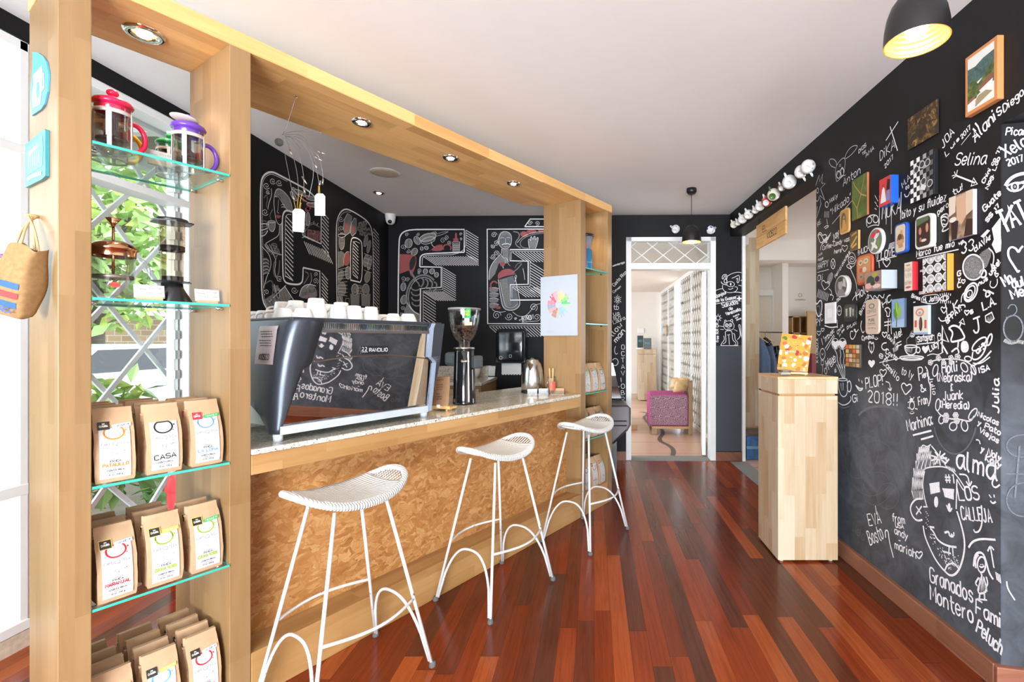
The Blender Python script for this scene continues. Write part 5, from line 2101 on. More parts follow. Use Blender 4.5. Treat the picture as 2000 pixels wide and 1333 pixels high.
# tall plunger brewer
r=thing('plunger_brewer','tall smoky plastic plunger brewer with black flanges on the second glass shelf','coffee maker',BAR@Matrix.Translation((-.132,.085,SHZ[1]))@Matrix.Rotation(.1,4,'Z'))
MB().lathe([(0,.0),(.052,0),(.054,.004),(.030,.050),(.028,.066),(0,.067)],32).build('funnel_base',black_p,r)
m=MB();m.prism([(.056*math.cos(a*math.pi/3),.056*math.sin(a*math.pi/3))for a in range(6)],.068,.071);m.build('lower_flange',black_p,r)
MB().lathe([(.029,.071),(.029,.088),(0,.089)],28).build('filter_cap',black_p,r)
m=MB();m.lathe([(.030,.071),(.030,.178)],32);m.build('inner_tube',smoke_glass,r)
m=MB();m.lathe([(.034,.172),(.034,.268)],32);m.build('outer_tube',smoke_glass,r)
MB().lathe([(.0335,.174),(.0335,.190),(0,.191)],28).build('plunger_seal',black_p,r)
m=MB();m.prism([(.060*math.cos(a*math.pi/3+.3),.060*math.sin(a*math.pi/3+.3))for a in range(6)],.266,.270);m.lathe([(0,.270),(.042,.270),(.042,.280),(.0,.281)],28);m.build('upper_flange',black_p,r)
for i in range(4):
    m=MB();m.lathe([(.0045,0),(.0065,0)],16,T=Matrix.Translation((.020,-.0285,.200+i*.017))@Matrix.Rotation(.6,4,'Z')@Matrix.Rotation(R90,4,'X'));m.build('gold_number_ring',plain('gold_print',(.75,.42,.12),.5),r,recalc=False)

tan_wood=plain('small_wood_block',(.62,.42,.25),.6)


def price_card(t,d,z,w,label,rz=0.0):
    r=thing('price_card',label,'price card',BAR@Matrix.Translation((t,d,z))@Matrix.Rotation(rz,4,'Z'))
    MB().box(-w*.42,w*.42,-.008,.008,0,.012).build('wooden_block',tan_wood,r,bevel=.001)
    MB().box(-w/2,w/2,-.0006,.0006,0,.042,T=Matrix.Translation((0,-.001,.008))@Matrix.Rotation(-.15,4,'X')).build('card',plain('cream_card',(.52,.50,.46),.7),r)
    m=MB()
    T_=Matrix.Translation((0,-.001,.008))@Matrix.Rotation(-.15,4,'X')
    stroke_text(m,'C24.500',Vector((.0,-.001,.030)),Vector((w*.42,-.001,.030)),.005,NF,.0008)
    stroke_text(m,'Prensa',Vector((-w*.40,-.001,.026)),Vector((-w*.1,-.001,.026)),.004,NF,.0006)
    stroke_text(m,'para cafe',Vector((-w*.1,-.001,.015)),Vector((w*.4,-.001,.015)),.004,NF,.0006)
    for i in range(len(m.v)):
        m.v[i]=T_@m.v[i]
    m.build('card_print',grey_ink,r,recalc=False)


price_card(-.158,.10,SHZ[0]+.0004,.075,'cream price card in front of the green press on the top shelf')
price_card(-.205,.030,SHZ[1]+.0004,.075,'cream price card in front of the copper press')
price_card(-.048,.045,SHZ[1]+.0004,.070,'cream price card to the right of the tall plunger brewer')

# end bay: dripper on a tumbler, red box, small brown object
z=SHR[0]
r=thing('pour_over_set','blue tumbler with a grey dripper on top, in the end bay by the doorway','coffee maker',BAR@Matrix.Translation((2.43,.10,z+.0005)))
MB().lathe([(0,0),(.050,0),(.052,.005),(.046,.165),(.043,.168),(0,.168)],28).build('tumbler',plain('petrol_blue',(.02,.16,.30),.4),r)
MB().lathe([(.0505,.060),(.051,.064)],28).build('tumbler_band',plain('pale_band',(.2,.42,.55),.5),r)
m=MB();m.tube(chaikin([(.045,0,.155),(.075,0,.150),(.078,0,.09),(.05,0,.05)],it=2),.005,8);m.build('tumbler_handle',black_p,r)
MB().lathe([(.030,.169),(.034,.178),(.058,.265),(.054,.265),(.030,.182),(0,.180)],28).build('dripper',plain('grey_dripper',(.20,.21,.24),.5),r)
MB().lathe([(.058,.264),(.063,.268),(.06,.285),(.04,.292),(0,.293)],28).build('dripper_lid',black_p,r)
tag(MB().bbox(-.035,.035,-.04,.04,0,.20,.003).build('red_box',plain('red_carton',(.55,.07,.05),.55),None,BAR@Matrix.Translation((2.322,.09,z+.0005))),'red carton half hidden beside the blue tumbler in the end bay','box')

# ================================================================== ON THE FIRST UPRIGHT
tL=-.4086


def faceA(u,v,off=.003):
    return onface(u,v,tL-off)


def facepoly(name,label,cat,pix,mat,th=.003,off=0.0):
    pts=[faceA(u,v,0)for u,v in pix]
    c=sum((p for p in pts),Vector())/len(pts)
    r=thing(name,label,cat,BAR@Matrix.Translation((tL-.0005,c.y,c.z)))
    MB().prism([(p.y-c.y,p.z-c.z)for p in pts],0,th,T=Matrix(((0,0,-1,0),(1,0,0,0),(0,1,0,0),(0,0,0,1)))).build('sticker_sheet',mat,r)
    return r,c


def facestroke(m,c,pix,w,off,mi=0,closed=False):
    pts=[faceA(u,v,0)-Vector((0,c.y,c.z))for u,v in pix]
    m.ribbon([(-off,p.y,p.z)for p in pts],w,Vector((-1,0,0)),mi,closed)


sky_m=plain('sky_blue_sticker',(.07,.32,.50),.4)
r,c=facepoly('blue_sticker','rounded sky-blue sticker with a white jug symbol high on the first upright','sticker',
                [(67,103),(78,104),(88,111),(95,122),(99,145),(97,180),(91,205),(84,215),(66,227),(63,190),(66,150),(68,125)],sky_m,.004)
m=MB()


def facefill(m,c,pix,off,mi=0):
    pts=[faceA(u,v,0)for u,v in pix]
    m.add([(-off,p.y-c.y,p.z-c.z)for p in pts],[tuple(range(len(pts)))],mi)


facefill(m,c,[(70,148),(87,130),(88,143),(91,146),(92,172),(86,182),(84,205),(70,212),(67,190),(71,165)],.0048)
facefill(m,c,[(77,164),(81,160),(83,172),(82,190),(78,196),(76,182)],.0052,1)
facefill(m,c,[(88,150),(90,151),(90,168),(87,175)],.0052,1)
m.build('jug_symbol',[paper_m,sky_m],r,recalc=False)
r,c=facepoly('teal_sticker','square teal pamphlet with pale lettering pinned below the blue sticker','sticker',[(57,285),(94,254),(97,256),(97,345),(90,352),(57,368)],plain('teal_print',(.04,.25,.29),.35),.008)
m=MB()
facefill(m,c,[(60,291),(92,266),(93,292),(92,325),(62,345)],.0085,0)
facefill(m,c,[(64,300),(82,284),(83,290),(65,307)],.0089,1)
for k in range(6):
    facestroke(m,c,[(65+k*4,307-k*3),(65+k*4.1,330-k*2)],.004,.009,1)
facestroke(m,c,[(62,352),(74,345),(90,340)],.012,.009,1)
m.build('pamphlet_print',[plain('light_teal',(.10,.38,.43),.4),plain('pale_print_white',(.72,.84,.86),.5)],r,recalc=False)

burlap_m=NT('burlap')
_x,_y,_z=burlap_m.sep(burlap_m.obj())
_w=burlap_m.math('MULTIPLY',burlap_m.math('SINE',burlap_m.math('MULTIPLY',_z,1500)),burlap_m.math('SINE',burlap_m.math('MULTIPLY',burlap_m.math('ADD',_y,_x),1500)))
_n=burlap_m.noise(burlap_m.obj(),90,3)
burlap_m=burlap_m.pbr(burlap_m.mix(burlap_m.math('ADD',burlap_m.math('MULTIPLY',_w,.25),_n,None,True),(.22,.125,.05),(.40,.25,.12)),.95,0,.1)
pk=BAR@(faceA(76,424,0)+Vector((-.004,0,0)))
Rv=Matrix.Rotation(math.radians(-4),4,'Z')@Matrix.Rotation(math.radians(15),4,'Y')
PM=Matrix.Translation(bar(-.462,.098,1.463))@Rv
r=thing('burlap_pouch','small burlap pouch with rope cords hanging on the first upright','pouch',PM)


def pouch(u,v):
    """rounded sack: u round it, v downwards"""
    a=2*math.pi*u
    hw=.044+.010*v-.004*math.sin(v*9)
    th=.008+.028*math.sin(math.pi*min(1,.12+v*.80))**.8
    e=.45
    ca_,sa_=math.cos(a),math.sin(a)
    x=hw*math.copysign(abs(ca_)**e,ca_)
    y=th*math.copysign(abs(sa_)**e,sa_)
    k=1-max(0,v-.93)*6
    return(x*k,y*k,.100-.200*v+.006*math.sin(3*a)*(v<.05))


m=MB();m.grid(pouch,44,18);m.build('pouch_body',burlap_m,r)
rope_m=plain('hemp_rope',(.62,.42,.22),.9)
PI_=PM.inverted()
for i,(dx,dy)in enumerate(((-.030,-.008),(-.012,-.010),(.010,.008),(.026,.006))):
    k0=PI_@(pk+BS*-.006*i)
    e0=Vector((dx,dy,.092))
    mid=k0.lerp(e0,.45)+Vector((dx*.35,-.004,.01))
    MB().tube(chaikin([k0,mid,e0],it=2),.0030,8).build('rope_cord',rope_m,r)
pegm=MB();pegm.tube([PI_@(pk+BS*.003),PI_@(pk-BS*.024)],.005,8);pegm.build('peg',pine,r)
for k,(nm_,mt,x0_,x1_)in enumerate((('navy_stripe',navy_ink,.68,.86),('red_stripe',plain('red_stripe_ink',(.52,.05,.05),.9),.70,.87),('navy_stripe',navy_ink,.72,.86))):
    m=MB()
    v0=.50+k*.135
    m.grid(lambda u,v:tuple(Vector(pouch(x0_+(x1_-x0_)*u,v0+.085*v))+Vector((0,-.0016,0))),8,2,0,True)
    m.build(nm_,mt,r,recalc=False)
m=MB()
stroke_text(m,'RICA',Vector((.006,-.0345,-.084)),Vector((.040,-.0345,-.084)),.012,NF,.0028)
m.build('pouch_lettering',navy_ink,r,recalc=False)
m=MB()
m.tube(chaikin([(-.046,-.01,.065),(-.062,-.02,.05),(-.070,-.02,.0)],it=2),.0016,6)
m.sphere((-.052,-.014,.058),.007);m.build('purple_bead_tie',plain('purple_bead',(.20,.07,.20),.5),r)

# red swing-top bin by the window
bn=thing('waste_bin','red swing-top waste bin on the floor behind the second upright','bin',TR(-2.20,2.66,0))
red_pl=plain('red_plastic',(.66,.03,.04),.35,0,.5,.05)
MB().lathe([(0,.0),(.085,0),(.105,.50),(.100,.505),(0,.505)],32).build('bin_body',red_pl,bn)
MB().lathe([(.112,.495),(.113,.515),(.106,.525),(.10,.56),(.075,.59),(.0,.602)],32).build('bin_lid',red_pl,bn)
m=MB();m.lathe([(.0965,.24),(.1025,.40)],8,a0=math.radians(-120),a1=math.radians(-80));m.build('bin_label',paper_m,bn,recalc=False)


# ================================================================== STOOLS
t=NT('white_cord_weave')
_x,_y,_z=t.sep(t.obj())
_s=t.math('SINE',t.math('MULTIPLY',_x,680))
_f=t.math('MULTIPLY_ADD',_s,.5,.5)
weave_m=t.pbr(t.mix(t.math('MULTIPLY',_f,.5),(.76,.755,.745),(.40,.395,.385)),.6,0,.3,normal=t.bump(_f,.8,.004))  # shading of the weave painted in as darker stripes
t=NT('chipped_white_paint')
_n=t.noise(t.obj(),38,4,.7)
_z2=t.sep(t.obj())[2]
_th=t.math('MULTIPLY_ADD',t.math('LESS_THAN',_z2,.33),-.09,.745)
frame_m=t.pbr(t.mix(t.math('GREATER_THAN',_n,_th),(.66,.65,.645),(.10,.085,.08)),.4,0,.5)


def make_stool(label,M):
    r=thing('bar_stool',label,'stool',M,'white wire bar stools at the counter')
    a,b=.238,.186           # feet
    ta,tb_=.100,.085         # leg tops
    ZT=.695

    def leg_at(sx,sy,z):
        q=z/ZT
        return Vector((sx*(a+(ta-a)*q),sy*(b+(tb_-b)*q),z))
    for sx in(-1,1):
        for sy in(-1,1):
            MB().tube([leg_at(sx,sy,.012),leg_at(sx,sy,ZT)],.0068,10).build('leg',frame_m,r)
            f=leg_at(sx,sy,0)
            MB().lathe([(0,0),(.0135,0),(.0145,.006),(.011,.020),(.0,.021)],14,T=Matrix.Translation(f)).build('rubber_foot',plain('worn_rubber',(.10,.095,.09),.8),r)
    for sx in(-1,1):          # arched braces rising from the feet
        pts=[]
        for k in range(25):
            q=k/24
            s=-1+2*q
            h=.255*(1-abs(s)**2.6)**.5+.02
            w=b*.93*s
            pts.append((sx*(a+(ta-a)*h/ZT),w*(1-.12*h/.26),h))
        MB().tube(pts,.0058,10).build('arched_brace',frame_m,r)
    for sy in(-1,1):          # bowed footrests
        p,q=leg_at(-1,sy,.285),leg_at(1,sy,.285)
        pts=[]
        for k in range(17):
            s=k/16
            o=math.sin(math.pi*s)*.055
            pts.append(p.lerp(q,s)+Vector((0,sy*o,0)))
        MB().tube(pts,.0058,10).build('footrest',frame_m,r)

    # saddle seat: wrapped rim with upswept ends, cord woven across the middle
    A,B=.215,.150

    def rim(th):
        c,s=math.cos(th),math.sin(th)
        x=A*c
        y=B*(abs(s)**.85)*(1 if s>0 else-1)
        z=.712+.060*abs(c)**2.4
        return Vector((x,y,z))
    pts=[rim(2*math.pi*k/64)for k in range(64)]
    m=MB();m.tube(pts,.0125,12,closed=True);m.build('seat_rim',weave_m,r)

    def sheet(u,v):
        x=-.150+.300*u
        th=math.acos(max(-1,min(1,x/A)))
        e=rim(th)
        y=e.y*(2*v-1)*.985
        z=e.z+.010-.010*(1-(2*v-1)**2)
        return(x,y,z)
    m=MB();m.grid(sheet,40,14);o=m.build('seat_weave',weave_m,r)
    sd=o.modifiers.new('thick','SOLIDIFY');sd.thickness=.012;sd.offset=0
    for sx in(-1,1):          # cords strung lengthwise over the open ends
        m=MB()
        for k in range(13):
            y0=(-1+2*k/12)*.10
            xe=A*math.sqrt(max(0,1-(abs(y0)/B)**2.2))
            th=math.acos(max(-1,min(1,xe/A)))
            ze=rim(th).z
            zi=.712+.060*(.150/A)**2.4+.004
            if xe>.16:
                m.tube([(sx*.148,y0*1.0,zi),(sx*xe,y0,ze)],.0028,6)
        m.build('end_cords',weave_m,r)
    return r


bar_ang=math.atan2(BS.y,BS.x)
st0=make_stool('nearest white bar stool, in front of the espresso machine',TR(-.927,1.835,0,bar_ang))
dup(st0,TR(-.505,2.53,0,bar_ang),'middle white bar stool, standing between the other two along the counter')
dup(st0,TR(-.052,3.240,0,bar_ang),'farthest white bar stool, in front of the end bay of coffee bags')

# ================================================================== MAPLE STAND BY THE RIGHT WALL
stand('book_stand','tall pale maple stand with a propped cookbook on it beside the right wall',1.0772,1.4270,2.845,3.186,1.086)
# cookbook on a small easel, glass dish
ct_=Matrix.Translation((1.235,3.03,1.0865))@Matrix.Rotation(math.radians(-24),4,'Z')
ez=thing('book_easel','small wooden book easel on the tall maple stand','easel',ct_)
m=MB();m.box(-.06,.09,-.055,-.035,.006,.018);m.build('easel_lip',pine,ez,bevel=.001)
m=MB();m.box(-.06,-.045,-.05,.06,0,.008);m.box(.07,.085,-.05,.06,0,.008);m.build('easel_base',pine,ez,bevel=.001)
m=MB();m.tube([(.01,.088,.006),(.01,.068,.14)],.005,6);m.build('easel_back',pine,ez)
t=NT('cookbook_cover')
_p=t.obj()
_v=t.n('ShaderNodeTexVoronoi',feature='F1')
t.put(_v.inputs['Vector'],_p);_v.inputs['Scale'].default_value=34
_c=t.sep(_v.outputs['Color'])
_pal=t.ramp(_c[0],[(0,(.42,.15,.02)),(.2,(.62,.55,.44)),(.4,(.66,.60,.52)),(.52,(.36,.03,.03)),(.66,(.10,.16,.03)),(.8,(.55,.12,.06)),(1,(.48,.10,.14))],'CONSTANT')
_f=t.math('LESS_THAN',_v.outputs['Distance'],.55)
_f=t.math('MULTIPLY',_f,t.math('GREATER_THAN',_c[1],.35))
cover_m=t.pbr(t.mix(_f,(.62,.29,.035),_pal),.35,0,.5)
bkT=Matrix.Translation((0,-.030,.0290))@Matrix.Rotation(math.radians(-19),4,'X')@Matrix.Rotation(math.radians(6),4,'Y')
bo=thing('cookbook','orange cookbook with food pictures on its cover propped on the tall maple stand','book',ct_@bkT)
MB().box(-.085,.085,.003,.027,.003,.232).build('page_block',paper_m,bo)
MB().box(-.088,.088,0,.003,0,.235).build('front_cover',cover_m,bo,bevel=.001)
m=MB();m.box(-.088,.088,.027,.030,0,.235);m.box(.0865,.0885,0,.03,0,.235);m.build('back_cover',plain('yellow_cover',(.62,.42,.14),.4),bo)
m=MB();m.add([(-.045,-.0004,.165),(.040,-.0004,.165),(.040,-.0004,.205),(-.045,-.0004,.205)],[(0,1,2,3)],0)
stroke_text(m,'CAFES',Vector((-.038,-.0008,.186)),Vector((.034,-.0008,.186)),.015,NF,.003,1)
stroke_text(m,'del mundo',Vector((-.034,-.0008,.171)),Vector((.03,-.0008,.171)),.009,NF,.0016,1)
stroke_text(m,'recetas',Vector((-.05,-.0008,.115)),Vector((.01,-.0008,.115)),.013,NF,.003,2)
m.build('cover_title',[plain('title_orange',(.66,.36,.06),.4),plain('title_brown',(.45,.22,.03),.5),plain('title_pink',(.85,.45,.40),.5)],bo,recalc=False)
dsh=thing('glass_dish','small glass dish with white cards on the maple stand in front of the cookbook','dish',Matrix.Translation((1.150,2.935,1.0865)))
m=MB();m.lathe([(0,.002),(.028,.002),(.040,.022),(.048,.032),(.046,.032),(.038,.022),(.026,.006),(0,.005)],28);m.build('dish_glass',clear_glass,dsh)
MB().box(-.026,.028,-.016,.02,.007,.019).build('dish_cards',paper_m,dsh)

# ================================================================== PENDANT LAMPS
shade_m=plain('matt_black_metal',(.016,.0145,.015),.38,.2,.5)
gold_in=plain('gold_lining',(.70,.33,.07),.4,.6,.5,.03)
bulb_m=glow('lit_bulb',(1.0,.78,.48),22)


def pendant(x,y,label):
    r=thing('pendant_lamp',label,'lamp',Matrix.Translation((x,y,2.18)),'black pendant lamps')
    s=[(.085,0),(.0848,.02),(.083,.045),(.077,.08),(.066,.110),(.048,.135),(.028,.149),(.012,.154)]
    MB().lathe(s+[(.010,.170),(0,.172)],40).build('lamp_shade',shade_m,r,recalc=False)
    inn=[]
    for k in range(44):
        q=k/43
        z=.150*q
        rr=lerp([(z_,r_)for r_,z_ in s],z)-.0035-.0012*(1+math.sin(q*60))
        inn.append((max(rr,.004),z))
    MB().lathe([(.085,0)]+inn,40).build('shade_lining',gold_in,r)
    MB().sphere((0,0,.040),.030,20,12,sc=(1,1,1.1)).build('bulb',bulb_m,r)
    MB().cyl((0,0,.068),.014,.06,16).build('bulb_socket',black_p,r)
    MB().tube([(0,0,.168),(0,0,CEIL-2.18-.03)],.0028,8).build('cord',black_p,r)
    MB().lathe([(0,CEIL-2.18),(.045,CEIL-2.18),(.045,CEIL-2.21),(.030,CEIL-2.23),(0,CEIL-2.232)],24).build('ceiling_rose',shade_m,r)
    l=bpy.data.lights.new('pendant_bulb','POINT')
    l.energy=2.2
    l.color=warm
    l.shadow_soft_size=.03
    lo=bpy.data.objects.new('pendant_bulb',l)
    lo.location=(0,0,-.005)
    lo.parent=r
    COL.objects.link(lo)
    return r


pendant(.952,1.436,'near black pendant lamp hanging at the top right of the picture')
pendant(.875,4.36,'far black pendant lamp hanging in front of the doorway')

# ================================================================== DISPLAY CASE BESIDE THE LAST UPRIGHT
dcs=thing('display_case','grey plastic display case with a slanted glass front beside the last upright','display case',TR(0,0,0))
yy=4.55
q0,q1,q2=ony(1150,793,yy),ony(1231,793,yy),ony(1207,863,yy)
pp=lambda u,v:(ony(u,v,yy).x,ony(u,v,yy).z)
grey_pl=plain('grey_textured_plastic',(.20,.185,.195),.55,0,.4,.1,250)
poly=[pp(1120,794),pp(1225,794),pp(1229.5,798),pp(1229.5,830),pp(1224,839),pp(1196,866),pp(1120,866)]
TX=Matrix.Rotation(R90,4,'X')
m=MB();m.prism([(x,z)for x,z in poly],-yy-.5,-yy,T=TX);m.build('case_body',grey_pl,dcs,bevel=.01)
m=MB()
e=[pp(1175,823),pp(1224,823),pp(1224,832),pp(1175,832)]
m.tube([(x,yy-.002,z)for x,z in e],.006,8,closed=True)
m.build('grip_slot',plain('dark_rim',(.045,.025,.025),.5),dcs)
e=[pp(1150,793.5),pp(1226,793.5),pp(1230.5,798),pp(1230.5,830),pp(1225,840),pp(1197,867)]
m=MB();m.tube([(x,yy-.003,z)for x,z in e],.007,8);m.build('dark_edging',plain('dark_edging',(.05,.035,.035),.5),dcs)
m=MB()
g=[pp(1199,712),pp(1218,791),pp(1150,791),pp(1150,712)]
m.prism(g,-yy-.28,-yy-.27,T=TX);m.build('glass_front',NT('dark_glass').pbr((.02,.025,.025),.02,0,1.0),dcs)
m=MB();m.box(pp(1130,700)[0],pp(1205,700)[0],yy+.04,yy+.46,0,pp(1200,864)[1]);m.build('case_base',black_p,dcs)


# ================================================================== PICTURES AND TINS ON THE RIGHT WALL
def wall_box(uL,u1,u2,vt,vb):
    """box on the right wall from the picture: far front edge, near front edge, near edge on the wall, top and bottom at the near front edge"""
    # near edge on the wall plane
    pw=RW.at(u2,(vt+vb)/2)
    Y=pw.y
    xf=(u1-PX)/F*Y
    th=max(.006,min(.12,pw.x-xf))
    xw=pw.x-th
    ya=Y
    # far front edge: point of the front plane on the sight line uL
    p=RW.at(uL,665,th)
    yb=p.y
    z1,z0=CH+(PY-vt)*Y/F,CH+(PY-vb)*Y/F
    L=(yb-ya)/RW.a.y
    o=rwp(ya,z0)
    # local x: along the wall away from the viewer reversed so that the picture reads left to right; local z up; local y into the wall
    ax=-RW.a
    M=Matrix(((ax.x,-RW.n.x,0,0),(ax.y,-RW.n.y,0,0),(0,0,1,0),(0,0,0,1)))
    org=rwp(ya,z0)+RW.a*L
    M=Matrix.Translation(org)@M
    return M,L,z1-z0,th


def round_rect(w,h,r,n=6):
    pts=[]
    for cx,cy_,a0 in((w-r,h-r,0),(r,h-r,90),(r,r,180),(w-r,r,270)):
        for k in range(n+1):
            a=math.radians(a0+90*k/n)
            pts.append((cx+r*math.cos(a),cy_+r*math.sin(a)))
    return pts


TXZ=Matrix(((1,0,0,0),(0,0,1,0),(0,1,0,0),(0,0,0,1)))     # polygon (x,z) extruded along y


def blob(cx,cy_,rx,ry,n=14,rot=0.0):
    return[(cx+rx*math.cos(a)*math.cos(rot)-ry*math.sin(a)*math.sin(rot),cy_+rx*math.cos(a)*math.sin(rot)+ry*math.sin(a)*math.cos(rot))for a in[2*math.pi*i/n for i in range(n)]]


_cm={}


def ink(c,rough=.5):
    k=tuple(round(x,3)for x in c)+(rough,)
    if k not in _cm:
        _cm[k]=plain('print_%d'%len(_cm),c,rough,0,.3,.04)
    return _cm[k]


def wall_item(name,label,cat,spec,side,shapes,kind='box',border=0.0,group='small pictures and tins on the right wall',texts=(),part='block',rough=.35):
    M,w,h,th=wall_box(*spec)
    r=thing(name,label,cat,M,group)
    m=MB()
    if kind=='box':
        m.box(0,w,-th,-.0008,0,h)
        m.build(part,ink(side,rough),r,bevel=.0015)
        area=[(border*w,border*w),(w-border*w,border*w),(w-border*w,h-border*w),(border*w,h-border*w)]
    else:
        rr=min(w,h)*(.5 if kind=='round' else .22)
        if kind=='round':
            poly=blob(w/2,h/2,w/2,h/2,32)
            area=blob(w/2,h/2,w/2*(1-2*border),h/2*(1-2*border),32)
        else:
            poly=round_rect(w,h,rr)
            b=border*w
            area=[(x+b,y+b)for x,y in round_rect(w-2*b,h-2*b,rr*.8)]
        m.prism(poly,-th,-.0008,T=TXZ,smooth=True)
        m.build(part,ink(side,rough),r,bevel=.002)
    p=MB()
    mats,idx=[],{}

    def mi(c):
        if isinstance(c,bpy.types.Material):
            key=c.name
            if key not in idx:
                idx[key]=len(mats);mats.append(c)
            return idx[key]
        if c not in idx:
            idx[c]=len(mats);mats.append(ink(c,.4))
        return idx[c]
    lay=0
    x0,x1=min(q[0]for q in area),max(q[0]for q in area)
    y0,y1=min(q[1]for q in area),max(q[1]for q in area)
    base=shapes[0]
    p.add([(x,-th-.0006,y)for x,y in area],[tuple(range(len(area)))],mi(base))
    for c,poly in shapes[1:]:
        lay+=1
        pts=[(x0+(x1-x0)*min(1,max(0,x)),y0+(y1-y0)*min(1,max(0,y)))for x,y in poly]
        p.add([(x,-th-.0006-.00012*lay,y)for x,y in pts],[tuple(range(len(pts)))],mi(c))
    for txt,xa,ya,xb,yb,hh,sw_,c in texts:
        lay+=1
        off=-th-.0008-.00012*lay
        stroke_text(p,txt,Vector((x0+(x1-x0)*xa,off,y0+(y1-y0)*ya)),Vector((x0+(x1-x0)*xb,off,y0+(y1-y0)*yb)),hh*(y1-y0),Vector((0,-1,0)),sw_,mi(c))
    p.build('print',mats,r,recalc=False)
    return r


def tex(name,fn,rough=.4):
    t=NT(name)
    return t.pbr(fn(t),rough,0,.4)


gold_abs=tex('gold_leaf_abstract',lambda t:t.ramp(t.noise(t.obj(),26,6,.75,1.2),[(.38,(.018,.012,.008)),(.52,(.05,.028,.012)),(.60,(.24,.13,.03)),(.72,(.62,.44,.17))]))
leafy=tex('leaf_macro',lambda t:t.ramp(t.noise(t.obj(),18,3,.6),[(.3,(.05,.085,.02)),(.6,(.11,.16,.035)),(.8,(.2,.25,.06))]))
sepia_t=tex('sepia_photo',lambda t:t.ramp(t.noise(t.obj(),14,4,.6),[(.3,(.06,.03,.02)),(.5,(.20,.12,.08)),(.7,(.5,.38,.28))]))
treefoto=tex('photo_trees',lambda t:t.ramp(t.noise(t.obj(),60,4,.7),[(.3,(.02,.035,.012)),(.55,(.10,.14,.035)),(.75,(.28,.30,.08))]))
hillfoto=tex('photo_hills',lambda t:t.ramp(t.noise(t.obj(),70,3,.6),[(.3,(.035,.075,.07)),(.7,(.10,.17,.15))]))
W_,K_=(.80,.79,.77),(.02,.018,.02)

wall_item('framed_landscape','large framed photograph of green hills and a village road, highest on the right wall','picture',(1885,1948,1961.5,68,193),(.62,.25,.09),
          [(.78,.77,.72),(hillfoto,[(0,.42),(1,.55),(1,.86),(.6,.84),(.3,.78),(0,.80)]),(treefoto,[(0,.15),(.1,.30),(.55,.48),(1,.70),(1,.30),(.5,.24)]),
           (treefoto,[(0,.12),(0,.50),(.25,.55),(.5,.35),(.35,.18)]),(W_,[(.45,.28),(.95,.38),(.95,.22),(.55,.20)]),((.25,.10,.06),[(.42,.33),(.8,.47),(1,.42),(.95,.36),(.45,.28)]),
           ((.36,.28,.17),[(.30,.02),(.95,.14),(.70,.22),(.42,.20),(.30,.12)]),(W_,[(0,.02),(.32,.07),(.30,.18),(0,.14)]),((.3,.12,.08),[(0,.14),(.30,.18),(.26,.24),(0,.19)])],
          border=.09,group=None,part='frame')
wall_item('abstract_panel','square dark panel with gold leaf texture on the right wall, left of the framed landscape','picture',(1773,1831,1834.5,193,260),(.03,.022,.02),[gold_abs])
ch_sh=[(.02,.02,.022)]
for i in range(7):
    for j in range(9):
        if(i+j)%2==0:
            c=.78 if i<3 else(.35 if i<5 else .12)
            ch_sh.append(((c,c,c),[(i/7,j/9),((i+1)/7,j/9),((i+1)/7,(j+1)/9),(i/7,(j+1)/9)]))
for cx,cz in((.30,.73),(.55,.78),(.78,.76),(.62,.38),(.88,.27)):
    ch_sh+=[((.62,.62,.62),blob(cx,cz,.115,.085,18)),((.05,.05,.055),blob(cx,cz,.092,.068,18))]
ch_sh.append(((.70,.69,.68),[(.46,.22),(.68,.16),(.74,.26),(.52,.33)]))
wall_item('checkered_panel','black and white checkered panel with draughts pieces on the right wall','picture',(1778.5,1824,1833,291,379),(.012,.012,.014),ch_sh)
def vein(pts,w=.02):
    out=[]
    for(a,b),(c,d)in zip(pts,pts[1:]):
        n=Vector((-(d-b),c-a));n=n.normalized()*w if n.length else n
        out.append([(a-n.x,b-n.y),(c-n.x,d-n.y),(c+n.x,d+n.y),(a+n.x,b+n.y)])
    return out
wall_item('leaf_picture','upright picture of a green leaf with orange veins, above the red and blue box','picture',(1664,1693.5,1698,336,419),(.50,.15,.07),
          [leafy]+[((.48,.30,.07),q)for q in vein([(.42,.0),(.35,.25),(.62,.55),(.95,.45)],.018)+vein([(.35,.25),(.05,.5),(.0,.62)],.012)+vein([(.62,.55),(.25,.80),(.1,.95)],.014)+vein([(.62,.55),(.80,.85),(.85,1)],.014)])
wall_item('red_blue_box','box picture of a red card with two figures and a thick blue side','picture',(1717.5,1739.6,1756,341,396),(.015,.10,.48),
          [(.60,.05,.05),((.75,.73,.70),[(.10,.12),(.62,.12),(.48,.60),(.38,.68),(.25,.60)]),((.30,.05,.05),blob(.35,.74,.08,.05)),(K_,[(.62,.50),(.92,.50),(.95,.85),(.72,.90)]),((.25,.12,.08),blob(.80,.95,.07,.04)),((.20,.22,.45),[(.6,.12),(.95,.12),(.92,.5),(.66,.5)])])
wall_item('sepia_picture','sepia photograph of clasped hands with a lilac side, right of the white tin','picture',(1853.5,1900,1909,369,458),(.60,.50,.68),
          [sepia_t,((.66,.56,.46),[(0,.55),(.28,.62),(.30,1),(0,1)]),((.60,.48,.36),[(.70,.45),(1,.55),(1,1),(.72,1)]),((.55,.36,.24),[(.30,.95),(.70,.98),(.74,.45),(.55,.30),(.35,.42)]),((.04,.02,.02),[(.12,.0),(.35,.0),(.42,.40),(.1,.45)]),((.05,.025,.02),[(.65,.0),(1,.0),(1,.35),(.75,.38)]),((.70,.66,.60),blob(.18,.46,.16,.06))])
